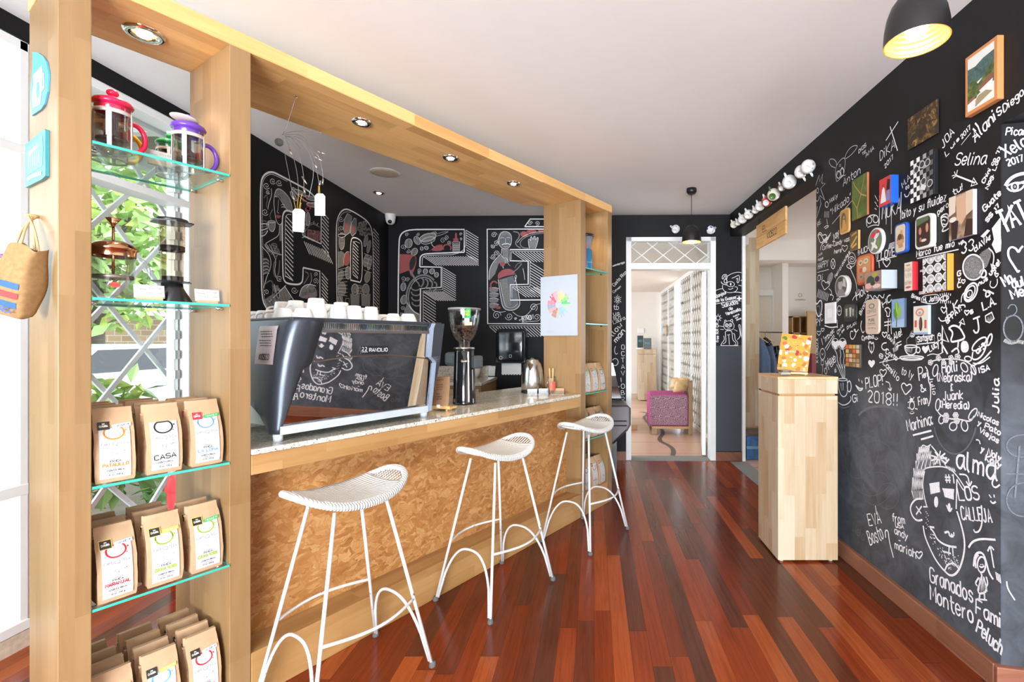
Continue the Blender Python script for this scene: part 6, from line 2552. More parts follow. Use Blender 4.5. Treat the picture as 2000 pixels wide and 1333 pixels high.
wall_item('figure_tin','small orange rounded tin with a seated figure, left end of the picture group','tin',(1640,1658,1662,404,453),(.60,.36,.14),
          [(.45,.25,.06),((.12,.10,.05),blob(.4,.5,.35,.42)),((.60,.28,.06),[(.2,.1),(.8,.1),(.62,.55),(.35,.6)]),((.45,.22,.12),blob(.48,.68,.12,.07))],'tin',.08)
wall_item('cherry_plate','oval white plate picture with red cherries and pale flowers','plate',(1695,1724,1731,440,492),(.70,.68,.66),
          [(.16,.18,.14),((.60,.03,.05),blob(.35,.78,.18,.12)),((.70,.68,.66),blob(.62,.70,.22,.10,12,.5)),((.72,.70,.64),blob(.4,.35,.30,.09,12,.9)),((.74,.72,.68),blob(.45,.32,.30,.08,12,-.6)),((.15,.28,.05),blob(.75,.40,.10,.22)),((.55,.04,.05),blob(.72,.86,.12,.07))],'round',.05)
wall_item('blue_tin','blue rounded tin with a lid picture of coffee beans in a bowl','tin',(1747,1770.5,1778,432,492),(.02,.09,.42),
          [(.62,.54,.42),((.30,.13,.05),blob(.5,.45,.36,.24)),((.50,.30,.15),blob(.5,.36,.40,.10)),((.10,.05,.03),blob(.45,.56,.20,.12)),((.60,.32,.10),blob(.62,.72,.15,.08)),((.45,.25,.12),blob(.55,.2,.25,.06))],'tin',.09)
wall_item('white_tin','white rounded tin with a dark night scene on its lid','tin',(1787,1820,1830,414,481),(.68,.68,.64),
          [(.045,.025,.02),((.55,.20,.15),blob(.28,.55,.10,.13)),((.60,.24,.18),blob(.78,.60,.10,.16)),((.62,.58,.50),blob(.55,.20,.20,.05)),((.45,.10,.08),blob(.32,.25,.08,.08)),((.10,.14,.08),[(.0,.75),(.9,.85),(.9,1),(0,1)])],'tin',.09)
wall_item('relief_tile','small brown tile with a leaf relief left of the cherry plate','tile',(1660,1676,1681,449,486),(.50,.32,.13),
          [(.10,.055,.018),((.50,.30,.06),[(.15,.15),(.9,.62),(.85,.74),(.1,.3)]),((.40,.23,.05),[(.2,.75),(.85,.85),(.8,.95),(.2,.85)]),((.58,.36,.10),[(.3,.1),(.85,.25),(.8,.36),(.3,.2)])])
wall_item('orange_tin','orange rounded tin with small bowls painted on its lid, above the grey-sided box','tin',(1672.5,1703,1708,493,553),(.55,.10,.04),
          [(.55,.24,.10),((.66,.58,.40),blob(.25,.80,.16,.10)),((.30,.16,.05),blob(.25,.80,.10,.06)),((.62,.60,.52),blob(.65,.82,.18,.10)),((.30,.34,.10),blob(.65,.82,.11,.06)),((.62,.55,.42),blob(.55,.50,.16,.11)),((.5,.10,.05),blob(.28,.50,.13,.09)),((.42,.40,.38),blob(.30,.24,.16,.10)),((.20,.19,.19),blob(.30,.24,.10,.06)),((.6,.4,.2),blob(.7,.22,.15,.09))],'tin',.08)
wall_item('grape_box','box picture of grapes and fruit with a wide pale grey side','picture',(1689,1721.5,1753,527,563.5),(.40,.44,.48),
          [(.35,.22,.18),((.05,.07,.05),blob(.35,.5,.25,.30)),((.35,.36,.06),blob(.62,.80,.18,.14)),((.06,.03,.08),blob(.75,.55,.14,.16)),((.70,.40,.38),blob(.25,.25,.22,.16)),((.68,.52,.48),blob(.72,.18,.24,.12)),((.04,.05,.03),blob(.5,.35,.14,.12))])
wall_item('cream_red_box','narrow box picture with faint sketches on cream and a red side','picture',(1766.5,1781.6,1794,511,567),(.58,.03,.045),
          [(.68,.60,.48),((.40,.10,.10),blob(.5,.12,.35,.04)),((.35,.25,.18),blob(.5,.90,.3,.03))],texts=[('AaA',.1,.68,.9,.68,.16,.0022,(.35,.25,.18)),('VII',.1,.45,.9,.45,.16,.0022,(.40,.28,.2)),('eMe',.1,.22,.9,.22,.14,.0022,(.35,.25,.18))])
cp_=[(.035,.03,.03)]
for i in range(4):
    for j in range(4):
        cx,cz=-.02+i*.34+(j%2)*.03,.10+j*.28
        cp_+=[((.75,.75,.74),blob(cx,cz,.165,.135,18)),((.42,.42,.42),blob(cx,cz,.125,.10,16)),((.68,.68,.68),blob(cx+.03,cz-.02,.07,.05,10))]
wall_item('cup_pattern_box','large box picture of cups seen from above in rows with an orange side','picture',(1802.6,1850,1863.5,495,567),(.78,.27,.04),cp_)
wall_item('round_tin','round white tin with a black and white portrait','tin',(1630.5,1655,1664,535,579),(.70,.66,.62),
          [(.10,.095,.09),((.38,.37,.36),blob(.45,.58,.2,.26)),((.24,.23,.23),[(.1,.0),(.9,.0),(.7,.35),(.3,.35)]),((.05,.05,.05),blob(.45,.85,.22,.12)),((.5,.5,.5),[(.65,.5),(.95,.4),(.9,.8),(.7,.9)])],'round',.05)
wall_item('light_switch','white rocker light switch plate at the left edge of the right wall','light switch',(1610.5,1631,1634,590,631.5),(.80,.80,.79),
          [(.74,.74,.74),((.84,.84,.83),[(.2,.2),(.8,.2),(.8,.8),(.2,.8)]),((.55,.55,.55),[(.45,.62),(.55,.62),(.55,.66),(.45,.66)])],'box',.14,None,part='switch_plate')
wall_item('dark_tin','small dark rounded tin with blurred glasses pictured on it, beside the light switch','tin',(1648,1672,1676.5,593,627.5),(.02,.022,.02),
          [(.05,.06,.05),((.40,.44,.38),[(.15,.3),(.28,.3),(.30,.8),(.12,.8)]),((.45,.46,.42),[(.5,.25),(.62,.25),(.66,.85),(.46,.85)]),((.35,.36,.32),[(.75,.3),(.85,.3),(.88,.75),(.72,.75)]),((.02,.02,.02),[(0,0),(1,0),(1,.2),(0,.2)])],'tin',.05)
wall_item('cream_tin','tall cream rounded tin printed with a crest and old lettering','tin',(1690,1716,1721,583,653),(.60,.47,.38),
          [(.58,.46,.36),((.22,.19,.16),blob(.5,.82,.24,.08,20)),((.55,.44,.34),blob(.5,.82,.16,.05,14)),((.24,.20,.17),[(.1,.48),(.9,.54),(.9,.56),(.1,.50)]),((.30,.26,.22),[(.1,.24),(.9,.24),(.9,.25),(.1,.25)])],'tin',.04,
          texts=[('COFFEE',.12,.60,.88,.64,.09,.0022,(.15,.12,.10)),('PURE',.25,.36,.75,.36,.08,.003,(.18,.15,.12)),('tostado',.2,.28,.8,.28,.05,.0016,(.2,.17,.14)),('net 250 g',.2,.14,.8,.14,.04,.0014,(.2,.17,.14))])
lf=[(.22,.34,.60),((.34,.46,.66),[(0,0),(1,0),(1,.3),(0,.2)])]
for cx,cz,rx,rz,rt,c in((.42,.68,.18,.26,.15,(.17,.36,.04)),(.62,.52,.15,.24,-.45,(.26,.46,.07)),(.30,.48,.12,.20,.5,(.10,.26,.04)),(.42,.70,.05,.22,.15,(.36,.52,.12))):
    lf.append((c,blob(cx,cz,rx,rz,16,rt)))
lf.append(((.10,.16,.03),[(.36,.02),(.44,.02),(.46,.35),(.40,.35)]))
wall_item('leaf_on_blue_picture','picture of a bright green sprig on a blue ground, right of the cream tin','picture',(1741.7,1766,1771.5,582.5,639.5),(.06,.08,.13),lf)
st_=[(.70,.66,.58),((.62,.22,.12),blob(.45,.78,.30,.15)),((.66,.60,.52),blob(.45,.78,.20,.09)),((.20,.36,.52),blob(.45,.76,.10,.05)),((.06,.04,.03),blob(.52,.36,.12,.26)),((.14,.07,.04),blob(.48,.40,.07,.18)),((.55,.10,.06),[(.1,.25),(.25,.25),(.25,.5),(.1,.5)]),((.55,.12,.07),[(.78,.2),(.92,.2),(.92,.5),(.78,.5)]),((.25,.40,.62),[(0,0),(1,0),(1,.06),(0,.06)])]
wall_item('stamp_picture','picture like an old stamp with a dark cone and red ornaments, pale blue side','picture',(1783.7,1813,1819,596,653.5),(.42,.55,.72),st_,border=.02)
sp_=[(.12,.07,.04)]
pal=[(.50,.22,.04),(.66,.30,.05),(.42,.24,.10),(.60,.12,.03),(.60,.42,.20),(.22,.10,.04),(.55,.40,.10),(.30,.16,.09),(.62,.46,.26),(.66,.40,.08),(.25,.22,.10),(.55,.50,.36),(.62,.12,.05),(.40,.30,.14),(.20,.08,.05),(.50,.36,.2)]
for i in range(4):
    for j in range(5):
        sp_.append((pal[(i*5+j*3)%16],[(i/4+.02,j/5+.02),((i+1)/4-.02,j/5+.02),((i+1)/4-.02,(j+1)/5-.02),(i/4+.02,(j+1)/5-.02)]))
wall_item('spice_picture','picture of a grid of spices in warm browns, lowest of the wall group','picture',(1651.6,1680,1684.5,673.5,719),(.05,.035,.03),sp_)

# ================================================================== CUPS FIXED ON THE BEAM AND OVER THE DOOR
pc_mats={'white':porcelain,'cream':NT('cream_china').pbr((.78,.74,.62),.15),'green':NT('green_glaze').pbr((.085,.17,.045),.15),'brown':NT('brown_glaze').pbr((.30,.22,.16),.2)}
flor={}


def floral(name,base,spots):
    t=NT(name)
    v=t.n('ShaderNodeTexVoronoi',feature='F1')
    t.put(v.inputs['Vector'],t.obj());v.inputs['Scale'].default_value=42
    s=t.sep(v.outputs['Color'])
    f=t.math('MULTIPLY',t.math('LESS_THAN',v.outputs['Distance'],.42),t.math('GREATER_THAN',s[0],.45))
    return t.pbr(t.mix(f,base,spots),.15,0,.5)


pc_mats['redflower']=floral('red_floral_china',(.42,.05,.06),(.62,.50,.20))
pc_mats['blackdots']=floral('black_floral_china',(.86,.85,.83),(.03,.03,.035))
pc_mats['pale']=floral('pale_floral_china',(.86,.85,.83),(.55,.42,.45))
pc_mats['greenleaf']=floral('green_leaf_china',(.80,.78,.66),(.10,.22,.08))
pc_mats['blue']=floral('blue_pattern_china',(.84,.85,.88),(.03,.06,.42))


def wall_cup(p,axis,label,mat,foot,rad=.046,h=.06,hang=0.0,group='cups mounted on the black beam'):
    """cup lying with its rim towards the wall, foot pointing along axis; p = centre of the rim"""
    z=Vector(axis).normalized()
    x=Vector((0,0,1)).cross(z).normalized()
    y=z.cross(x)
    M=Matrix(((x.x,y.x,z.x,p.x),(x.y,y.y,z.y,p.y),(x.z,y.z,z.z,p.z),(0,0,0,1)))@Matrix.Rotation(hang,4,'Z')
    r=thing('mounted_cup',label,'cup',M,group)
    pr=[(rad,0),(rad*.98,h*.25),(rad*.90,h*.55),(rad*.70,h*.85),(rad*.55,h*.95)]
    MB().lathe(pr,28).build('cup_body',pc_mats[mat],r)
    MB().lathe([(rad*.56,h*.94),(rad*.52,h*1.02),(rad*.44,h*1.02),(rad*.42,h*.96),(0,h*.95)],28).build('foot_ring',pc_mats[foot],r)
    MB().tube(chaikin([(rad*.97,0,h*.12),(rad*1.45,0,h*.10),(rad*1.55,0,h*.45),(rad*1.2,0,h*.68),(rad*.84,0,h*.65)],it=2),.0042,8).build('cup_handle',pc_mats[foot],r)
    MB().lathe([(rad*.95,.001),(0,.001)],24).build('inside',pc_mats['white'],r)
    MB().tube([(0,0,.004),M.inverted().to_3x3()@(-Vector(RW.n if abs(p.x-1.47)<.25 and p.y<5.2 else BW.n)*(.09))],.003,6).build('wall_peg',black_p,r)
    return r


AX=(-.42,-.66,-.46)
cups_l=[(1433,439,'greenleaf','cream',.036,'mounted cup with green leaves, nearest the back wall on the beam'),
          (1441,435,'pale','white',.030,'small pale mounted cup second from the back wall on the beam'),
          (1450,428,'blackdots','white',.043,'mounted cup with black marks, third from the back wall on the beam'),
          (1462,419,'blackdots','white',.043,'mounted white cup with a black flower, right before the small pair on the beam'),
          (1475,411,'pale','white',.030,'little mounted cup with reddish flecks, fifth from the back wall'),
          (1484,403,'white','white',.040,'plain white mounted cup left of the red floral one on the beam'),
          (1498,393,'redflower','white',.044,'red floral mounted cup beside the green one on the beam'),
          (1511,380,'cream','green',.048,'mounted cup with a green foot near the middle of the beam'),
          (1527,366,'brown','white',.030,'small brown mounted cup behind the plain white one on the beam'),
          (1542,355,'white','white',.050,'plain white mounted cup second from the near end of the beam'),
          (1565,335,'pale','white',.044,'pale floral mounted cup just behind the nearest one on the beam'),
          (1579,325,'pale','white',.046,'pale floral mounted cup nearest the viewer on the beam')]
for u,v,a_,b_,rad,lab in cups_l:
    p=RW.at(u,v,.075)
    wall_cup(p+Vector((.012,.03,.01)),AX,lab,a_,b_,rad,rad*1.25,1.9 if u<1560 else-1.2)
p=BW.at(1317,449,.075)
wall_cup(p+Vector((.02,.02,.015)),(-.25,-.62,-.45),'white cup with a reddish mark on the back wall, left of the far pendant','pale','white',.045,.06,2.4,'cups fixed over the doorway')
p=BW.at(1389,450,.075)
wall_cup(p+Vector((-.01,.02,.01)),(.45,-.6,-.3),'white cup with a blue pattern on the back wall, right of the far pendant','blue','white',.045,.055,.6,'cups fixed over the doorway')

# ================================================================== HANGING PLANK SIGN IN THE PASSAGE
sg=thing('plank_sign','pine plank sign hanging under the black beam of the passage','sign',Matrix.Translation((1.55,4.645,2.165))@Matrix.Rotation(-R90,4,'Z'))
Ls=.705
for k,(za,zb)in enumerate(((0,.108),(.111,.225))):
    MB().box(0,Ls,0,.018,za,zb).build('sign_plank',wood('sign_pine_%d'%k,(.82,.50,.19),(.58,.28,.07),'x',.4,3.0,.3,.9),sg,bevel=.002)
m=MB()
stroke_text(m,'EL',Vector((.18,-.0012,.125)),Vector((.28,-.0012,.125)),.055,NF,.007)
stroke_text(m,'KIOSCO',Vector((.30,-.0012,.040)),Vector((.52,-.0012,.040)),.055,NF,.007)
m.build('sign_lettering',ink_m,sg,recalc=False)
for x in(.06,Ls-.05):
    m=MB();m.tube([(x,.009,.215),(x,.009,.262)],.002,6);m.build('sign_hook',black_p,sg)
lg=ony(1563,577,8.49)
m=MB()
m.ribbon([(lg.x+.03*math.cos(a*.5),8.494,lg.z+.03*math.sin(a*.5))for a in range(13)],.008,NF,0,True)
stroke_text(m,'CAFEOTECA',Vector((lg.x-.09,8.494,lg.z-.09)),Vector((lg.x+.09,8.494,lg.z-.09)),.022,NF,.005)
tag(m.build('wall_emblem',plain('brown_emblem',(.45,.30,.18),.8),recalc=False),'small brown ring emblem with lettering painted on the far white wall beyond the passage','emblem')


# ================================================================== CHALK DRAWINGS AND WRITING
class Chalk:
    def __init__(s,plane,kx,ky,ks,seed=1,thin=1.0):
        s.thin=thin
        s.pl,s.k=plane,(kx,ky,ks)
        s.m=MB()
        s.r=random.Random(seed)

    def view(s,kx,ky,ks):
        s.k=(kx,ky,ks)
        return s

    def uv(s,x,y):
        return s.k[0]+x/s.k[2],s.k[1]+y/s.k[2]

    def P(s,x,y,off=.0018):
        return s.pl.at(*s.uv(x,y),off)

    def line(s,pts,w=.006,mi=0,smooth=True,closed=False,off=.0020):
        P=[(pts[i],pts[i+1])for i in range(0,len(pts),2)]
        Q=[s.P(x,y,off)for x,y in P]
        if smooth and len(Q)>2:
            Q=chaikin(Q,closed,2)
        s.m.ribbon(Q,w*s.thin,s.pl.n,mi,closed)
        return s

    def seg(s,*pts,w=.006,mi=0,off=.0020):
        return s.line(list(pts),w,mi,False,False,off)

    def poly(s,pts,w=.006,mi=0,off=.0020):
        return s.line(list(pts),w,mi,False,True,off)

    def fill(s,pts,mi=1,off=.0011,smooth=False):
        Q=[s.P(pts[i],pts[i+1],off)for i in range(0,len(pts),2)]
        if smooth:
            Q=chaikin(Q,True,2)
        s.m.add(Q,[tuple(range(len(Q)))],mi)
        return s

    def ell(s,cx,cy_,rx,ry,w=.006,mi=0,rot=0.0,a0=0,a1=360,n=28,off=.0020):
        pts=[]
        full=abs(a1-a0)>=360
        for k in range(n if full else n+1):
            a=math.radians(a0+(a1-a0)*k/n)
            x,y=rx*math.cos(a),ry*math.sin(a)
            pts+=[cx+x*math.cos(rot)-y*math.sin(rot),cy_+x*math.sin(rot)+y*math.cos(rot)]
        return s.line(pts,w,mi,False,full,off)

    def disc(s,cx,cy_,rx,ry,mi=1,rot=0.0,off=.0011,n=22):
        pts=[]
        for k in range(n):
            a=2*math.pi*k/n
            x,y=rx*math.cos(a),ry*math.sin(a)
            pts+=[cx+x*math.cos(rot)-y*math.sin(rot),cy_+x*math.sin(rot)+y*math.cos(rot)]
        return s.fill(pts,mi,off)

    def scroll(s,cx,cy_,r,turns=1.6,a0=0.0,w=.005,mi=0,cw=1,tail=None):
        pts=[]
        n=int(18*turns)
        for k in range(n+1):
            q=k/n
            a=a0+cw*q*turns*2*math.pi
            rr=r*(1-.86*q)
            pts+=[cx+rr*math.cos(a),cy_+rr*math.sin(a)]
        if tail:
            pts=list(tail)+pts
        return s.line(pts,w,mi)

    def bean(s,cx,cy_,rx,ry,rot=0.0,w=.003):
        s.disc(cx,cy_,rx,ry,1,rot)
        s.ell(cx,cy_,rx,ry,w,0,rot)
        c,n=math.cos(rot),math.sin(rot)
        pts=[]
        for q in(-1,-.4,.3,1):
            x,y=.22*rx*math.sin(q*3),ry*q
            pts+=[cx+x*c-y*n,cy_+x*n+y*c]
        return s.line(pts,w*1.3,4,True,False,.0026)

    def hatch(s,quad,n,w=.006,mi=0):
        """n strokes joining side a->b with side d->c of the quad"""
        a,b,c,d=[Vector(q)for q in quad]
        for k in range(n):
            q=(k+.5)/n
            p0,p1=a.lerp(b,q),d.lerp(c,q)
            s.seg(p0.x,p0.y,p1.x,p1.y,w=w*s.r.uniform(.8,1.15),mi=mi)
        return s

    def scribble(s,quad,n,w=.008,mi=0):
        """zig-zag filling of a quad"""
        a,b,c,d=[Vector(q)for q in quad]
        pts=[]
        for k in range(n+1):
            q=k/n
            p=a.lerp(b,q)if k%2==0 else d.lerp(c,q)
            j=s.r.uniform(-.06,.06)
            p=p+(c-a)*j*.3
            pts+=[p.x,p.y]
        return s.line(pts,w,mi,False)

    def text(s,t,x0,y0,x1,y1,h,w=None,mi=0,slant=.08,jit=.035):
        A,B=s.P(x0,y0),s.P(x1,y1)
        hm=h/s.k[2]*A.y/F
        if w is None:
            w=max(.003,hm*.085)
        stroke_text(s.m,t,A,B,hm,s.pl.n,w*s.thin,mi,slant,jit,s.r.randint(0,99))
        return s

    def heart(s,cx,cy_,r,w=.006,mi=0,fill=None,rot=0.0):
        base=[(0,1),(-.55,.35),(-.98,-.2),(-.85,-.75),(-.40,-.85),(0,-.42),(.42,-.85),(.88,-.72),(.98,-.15),(.5,.4)]
        pts=[]
        for x,y in base:
            pts+=[cx+r*(x*math.cos(rot)-y*math.sin(rot))*.85,cy_+r*(x*math.sin(rot)+y*math.cos(rot))]
        if fill is not None:
            s.fill(pts,fill,.0012,True)
        return s.line(pts,w,mi,True,True)

    def smile(s,cx,cy_,r,w=.005):
        s.seg(cx-r*.4,cy_-r*.6,cx-r*.4,cy_-r*.2,w=w)
        s.seg(cx+r*.35,cy_-r*.65,cx+r*.35,cy_-r*.25,w=w)
        return s.line([cx-r,cy_+r*.1,cx-r*.5,cy_+r*.7,cx+r*.4,cy_+r*.7,cx+r,cy_],w)

    def done(s,name,parent):
        return s.m.build(name,[chalk_w,chalk_g,chalk_r,chalk_d,chalk_k,chalk_dust],parent,recalc=False)


# ------------------------------------------------------------------ the big mural: C and O on the left wall
M1=(480,320,3.703)
c=Chalk(LW,*M1,3)
LWD=.013
c.line([190,1075,150,1050,118,980,112,800,107,480,105,300,108,150,122,92,160,62,200,60,250,86,350,138,450,192,500,240,532,296,546,345],LWD)
c.seg(546,345,545,580,414,520,w=LWD)
c.line([414,522,412,440,408,395,385,368,340,352,305,338,282,342,268,370,264,420,266,600,268,800,276,845,300,868,375,876,402,865,413,840,415,752],LWD)
c.seg(415,752,536,778,537,1010,w=LWD)
c.line([430,536,428,450,420,385],.004)
c.line([285,820,284,400,296,366,330,368],.004)
c.line([150,1030,128,960,122,600,118,160,132,105,165,78,200,76,300,128],.003)
# hatched shadows
for k in range(15):
    y=378+k*31
    c.seg(288,y,344,min(y+62,845)if k<13 else 848,w=.0075)
for k in range(11):
    y=345+k*27
    c.seg(552,y,600,y+58,w=.0075)
for k in range(12):
    x=422+k*15
    y=562+k*6.5
    c.seg(x,y,x+42 if k>1 else x+40,y+92-(12-k)*0,w=.0075)
for k in range(9):
    y=790+k*25
    c.seg(549,y,594,y+55,w=.0075)
# woman in a headscarf with a cup, scrolls
c.fill([205,235,215,190,240,178,275,200,320,250,338,320,335,348,300,340,268,300,250,240,222,225],1,smooth=True)
c.line([205,240,216,190,240,178,278,202,322,255,338,322,334,350],.004)
c.line([212,232,236,236,256,270,280,308,300,335],.003)
c.line([206,236,203,290,208,330,216,400,232,436,252,445,264,420],.005)
c.line([206,240,218,236,228,245],.003);c.line([255,300,268,292,282,300],.003);c.line([257,316,270,310,282,318],.004)
c.line([236,260,234,330,226,352,240,358],.003)
c.fill([217,378,230,367,240,374,258,376,246,394,228,396],2,.0022)
c.fill([242,446,262,436,264,560,244,560],1)
c.line([244,448,242,520,190,550,128,585,190,640,262,660],.004)
for k in range(9):
    c.seg(132+k*13,582+k*4-(k%2)*12,168+k*10,640+k*3,w=.003)
c.fill([160,420,214,418,212,465,196,492,178,486,164,462],1,smooth=True)
c.line([160,420,163,462,180,490,198,492,212,468,214,420],.004);c.ell(187,420,27,7,.004);c.ell(158,440,8,12,.004)
for k in range(6):
    c.line([112,415+k*22,140,412+k*21,160,430+k*11],.006,0 if k%2 else 1)
c.line([185,410,172,380,182,350,196,330],.006,1)
for x,y,r_ in((150,160,26),(195,125,24),(242,138,24),(140,350,26),(160,205,16)):
    c.scroll(x,y,r_,1.5,.6,.0035,0,1)
c.line([130,250,150,220,160,260,145,300,165,330],.006,1);c.line([185,180,188,230,165,290,160,330],.005)
# leaves and cherries
for x,y,rx,ry,ro in((345,235,40,14,1.0),(395,210,46,14,.5),(470,250,40,14,.3),(480,300,42,13,.2),(450,400,16,48,0),(360,200,36,12,.9)):
    c.disc(x,y,rx,ry,1,ro);c.ell(x,y,rx,ry,.003,0,ro)
for x,y in((425,258),(455,320),(436,245),(462,300),(446,332)):
    c.disc(x,y,17,17,2,0,.0013)
c.line([335,180,400,250,460,290,530,270],.004)
c.line([418,520,440,470,480,430,535,460],.006,1)
rr_=random.Random(5)
for k in range(34):
    x,y=455+(k%7)*13+rr_.uniform(-3,3),482+(k//7)*15+rr_.uniform(-3,3)+(k%7)*3
    if abs(x-492)<46:
        c.disc(x,y,9.5,9.5,2,0,.0013);c.ell(x,y,9.5,9.5,.0016,1)
c.ell(478,500,62,72,.005,1,0,150,330)
for k in range(7):
    a=math.radians(160+k*24)
    c.seg(480+60*math.cos(a),505+70*math.sin(a),480+78*math.cos(a),505+92*math.sin(a),w=.004)
# hand, steam, pot and pouring below
c.line([190,590,230,600,225,680,195,740,210,830,240,800,245,700],.010,1);c.scroll(208,600,28,1.2,3,.007,1,1);c.scroll(214,655,30,1.3,3,.007,1,1)
c.line([190,640,222,700,205,780,232,850],.005)
for k in range(5):
    c.line([126,690+k*26,150,684+k*24,166,700+k*22,168,716+k*20],.008,1);c.line([126,698+k*26,152,692+k*24,168,708+k*22],.003)
c.line([118,600,175,660,186,740,150,820,130,900],.005)
c.line([140,870,180,840,200,870,190,980,196,1060],.008,1);c.line([205,870,230,980,245,970,240,900],.005);c.fill([188,880,236,880,244,980,226,984],1)
c.fill([132,985,280,890,330,970,300,1000,180,1060,160,1050],1)
for k in range(8):
    c.seg(150+k*20,985-k*11,190+k*17,1050-k*9,w=.003,mi=4,off=.0024)
c.seg(280,885,345,985,w=.006);c.seg(170,1000,290,880,w=.005)
c.scroll(352,915,26,1.6,0,.0035);c.scroll(245,830,22,1.5,1,.0035);c.scroll(150,930,22,1.5,2,.0035);c.scroll(505,850,22,1.6,1,.0035,0,-1);c.scroll(510,800,16,1.4,2,.003)
c.line([430,780,460,800,440,840,420,870],.010,1);c.line([470,790,480,850,440,900],.004)
c.fill([390,950,400,905,450,872,505,890,520,950,500,975,400,975],1,smooth=True)
c.line([388,960,400,900,452,868,508,885],.006);c.text('caf Rica',412,955,500,925,26,.004,4)
c.disc(452,968,11,8,2,0,.0025)
c.done('chalk_letter_c',wall_left)

c=Chalk(LW,*M1,4)
c.line([668,1120,660,1020,655,700,654,480,660,405,684,350,715,328,750,332,840,384,888,424,912,474,920,560,922,760,924,1120],.012)
c.line([758,840,757,640,760,560,770,535,800,536,834,558,842,590,843,862,800,852,757,842],.012)
c.line([774,800,773,600,782,556,826,576],.004)
c.line([672,1040,666,600,668,420,690,366,724,346,760,352],.003)
for k in range(11):
    y=562+k*24
    c.seg(775,y,815 if k<9 else 812,min(y+44,832),w=.007)
for k in range(26):
    y=470+k*24
    c.seg(924,y,962,y+46,w=.007)
c.seg(964,545,966,1090,w=.003)
for q in([715,400,735,360,768,380,752,500,720,520,705,470],[765,430,785,392,800,400,798,500,770,525,756,500]):
    c.poly(q,.004);c.fill(q,3)
c.fill([722,432,742,430,738,488,714,486],2,.0014);c.fill([768,452,786,450,784,500,766,502],2,.0014)
for x,y in((822,470),(855,462),(885,485),(838,500),(870,510),(905,500),(830,440),(862,430)):
    for a in range(5):
        c.disc(x+11*math.cos(a*1.256),y+13*math.sin(a*1.256),8,9,1)
    c.disc(x,y,5,5,4,0,.0024)
c.scroll(688,400,22,1.5,0,.003);c.scroll(690,470,20,1.5,2,.003)
c.ell(694,520,28,12,.004);c.fill([672,515,685,495,705,497,716,515],1);c.fill([676,530,712,530,712,600,694,625,678,600],1,smooth=True)
c.line([676,535,674,600,694,628,714,600,714,535],.004);c.seg(684,560,694,560,w=.004,mi=4,off=.0024);c.seg(700,560,710,560,w=.004,mi=4,off=.0024)
c.fill([664,640,690,630,716,650,706,740,664,760],1)
c.fill([706,740,708,680,722,640,740,632,750,650,752,735],2,.0014,True);c.line([706,740,710,670,730,634,750,640],.004)
c.disc(740,790,20,46,1);c.ell(740,790,20,46,.003)
c.fill([664,790,700,760,716,800,690,850,664,860],1,smooth=True);c.fill([664,870,700,850,730,880,720,960,664,940],1,smooth=True)
for k in range(9):
    c.seg(668,770+k*22,735,750+k*26,w=.0025,mi=0)
for x,y,rx,ry in((868,560,14,40),(890,600,12,46),(870,700,18,44),(896,720,14,50),(880,820,20,40)):
    c.disc(x,y,rx,ry,1,.2);c.ell(x,y,rx,ry,.003,0,.2)
for k in range(5):
    c.seg(856,650+k*30,910,670+k*30,w=.003)
for x in(790,868):
    c.disc(x,910,26,40,1);c.ell(x,910,26,40,.003);c.fill([x-34,940,x+34,940,x+30,1030,x-30,1030],1);c.ell(x,900,12,18,.003,4,0,0,360,20,.0024)
c.poly([802,880,838,884,838,940,802,936],.003);c.text('CAFE',804,905,836,908,14,.002);c.text('RICA',804,928,836,931,14,.002)
c.poly([722,975,748,975,748,1040,722,1040],.003);c.seg(668,930,700,1010,w=.004)
c.fill([664,960,700,950,712,1050,664,1050],1);c.text('ACUNE',860,1048,916,1052,18,.003)
c.done('chalk_letter_o',wall_left)

# ------------------------------------------------------------------ F and E on the back wall
M2=(740,380,4.444)
c=Chalk(BW,*M2,5)
c.line([166,1230,168,800,174,420,182,360,215,322,280,306,400,304],.014)
c.seg(400,304,741,304,741,502,w=.014)
c.line([741,502,430,514,385,520,360,540,356,575,355,628],.014)
c.seg(355,628,541,632,541,806,361,818,360,1200,w=.014)
c.line([755,310,755,520,430,530,392,534,376,556,375,612],.005)
c.seg(553,628,555,826,384,838,384,1200,w=.005)
for k in range(11):
    y=312+k*21
    c.seg(758,y,864,y+66,w=.0058)
for k in range(21):
    x=384+k*21.5
    y1=min(616,532+86)
    c.seg(x,538,x+118 if x+118<866 else 866,618 if x+118<866 else 538+(866-x)*.68,w=.0054)
for k in range(11):
    y=640+k*19
    c.seg(560,y,668,y+66,w=.0058)
for k in range(9):
    x=392+k*20
    c.seg(x,842,min(x+128,672),842+(min(x+128,672)-x)*.64,w=.0054)
for k in range(15):
    y=850+k*25
    c.seg(390,y,494,y+70,w=.0054)
# portafilter, beans, dropper bottle, scrolls
c.fill([352,385,380,345,440,330,500,345,500,372,470,402,410,425,372,418],1,smooth=True);c.ell(425,372,74,30,.004,0,-.25);c.ell(428,400,62,28,.004,0,-.3)
c.fill([450,330,496,318,506,340,466,352],1);c.line([500,345,560,325,604,322],.008,1);c.line([505,362,560,345,600,325],.003);c.line([455,410,460,440,484,460],.005)
for x,y,rx,ry,ro in((258,425,32,40,.2),(332,400,26,38,-.5),(308,498,26,34,.6),(372,470,14,16,0),(412,464,18,16,.3),(404,668,20,22,.2),(462,668,22,24,.4),(500,698,18,22,.2),(212,802,22,36,.1),(218,914,28,40,.3)):
    c.bean(x,y,rx,ry,ro)
c.fill([440,492,500,440,552,436,556,470,545,492],2,.0014,True);c.line([440,494,500,440,555,436],.004,2);c.ell(592,465,34,30,.014,2,0,150,395)
c.fill([662,335,676,335,678,378,690,384,690,410,646,410,646,384,660,378],2,.0014);c.poly([640,412,702,412,700,494,642,494],.004);c.fill([644,430,698,430,696,490,646,490],1)
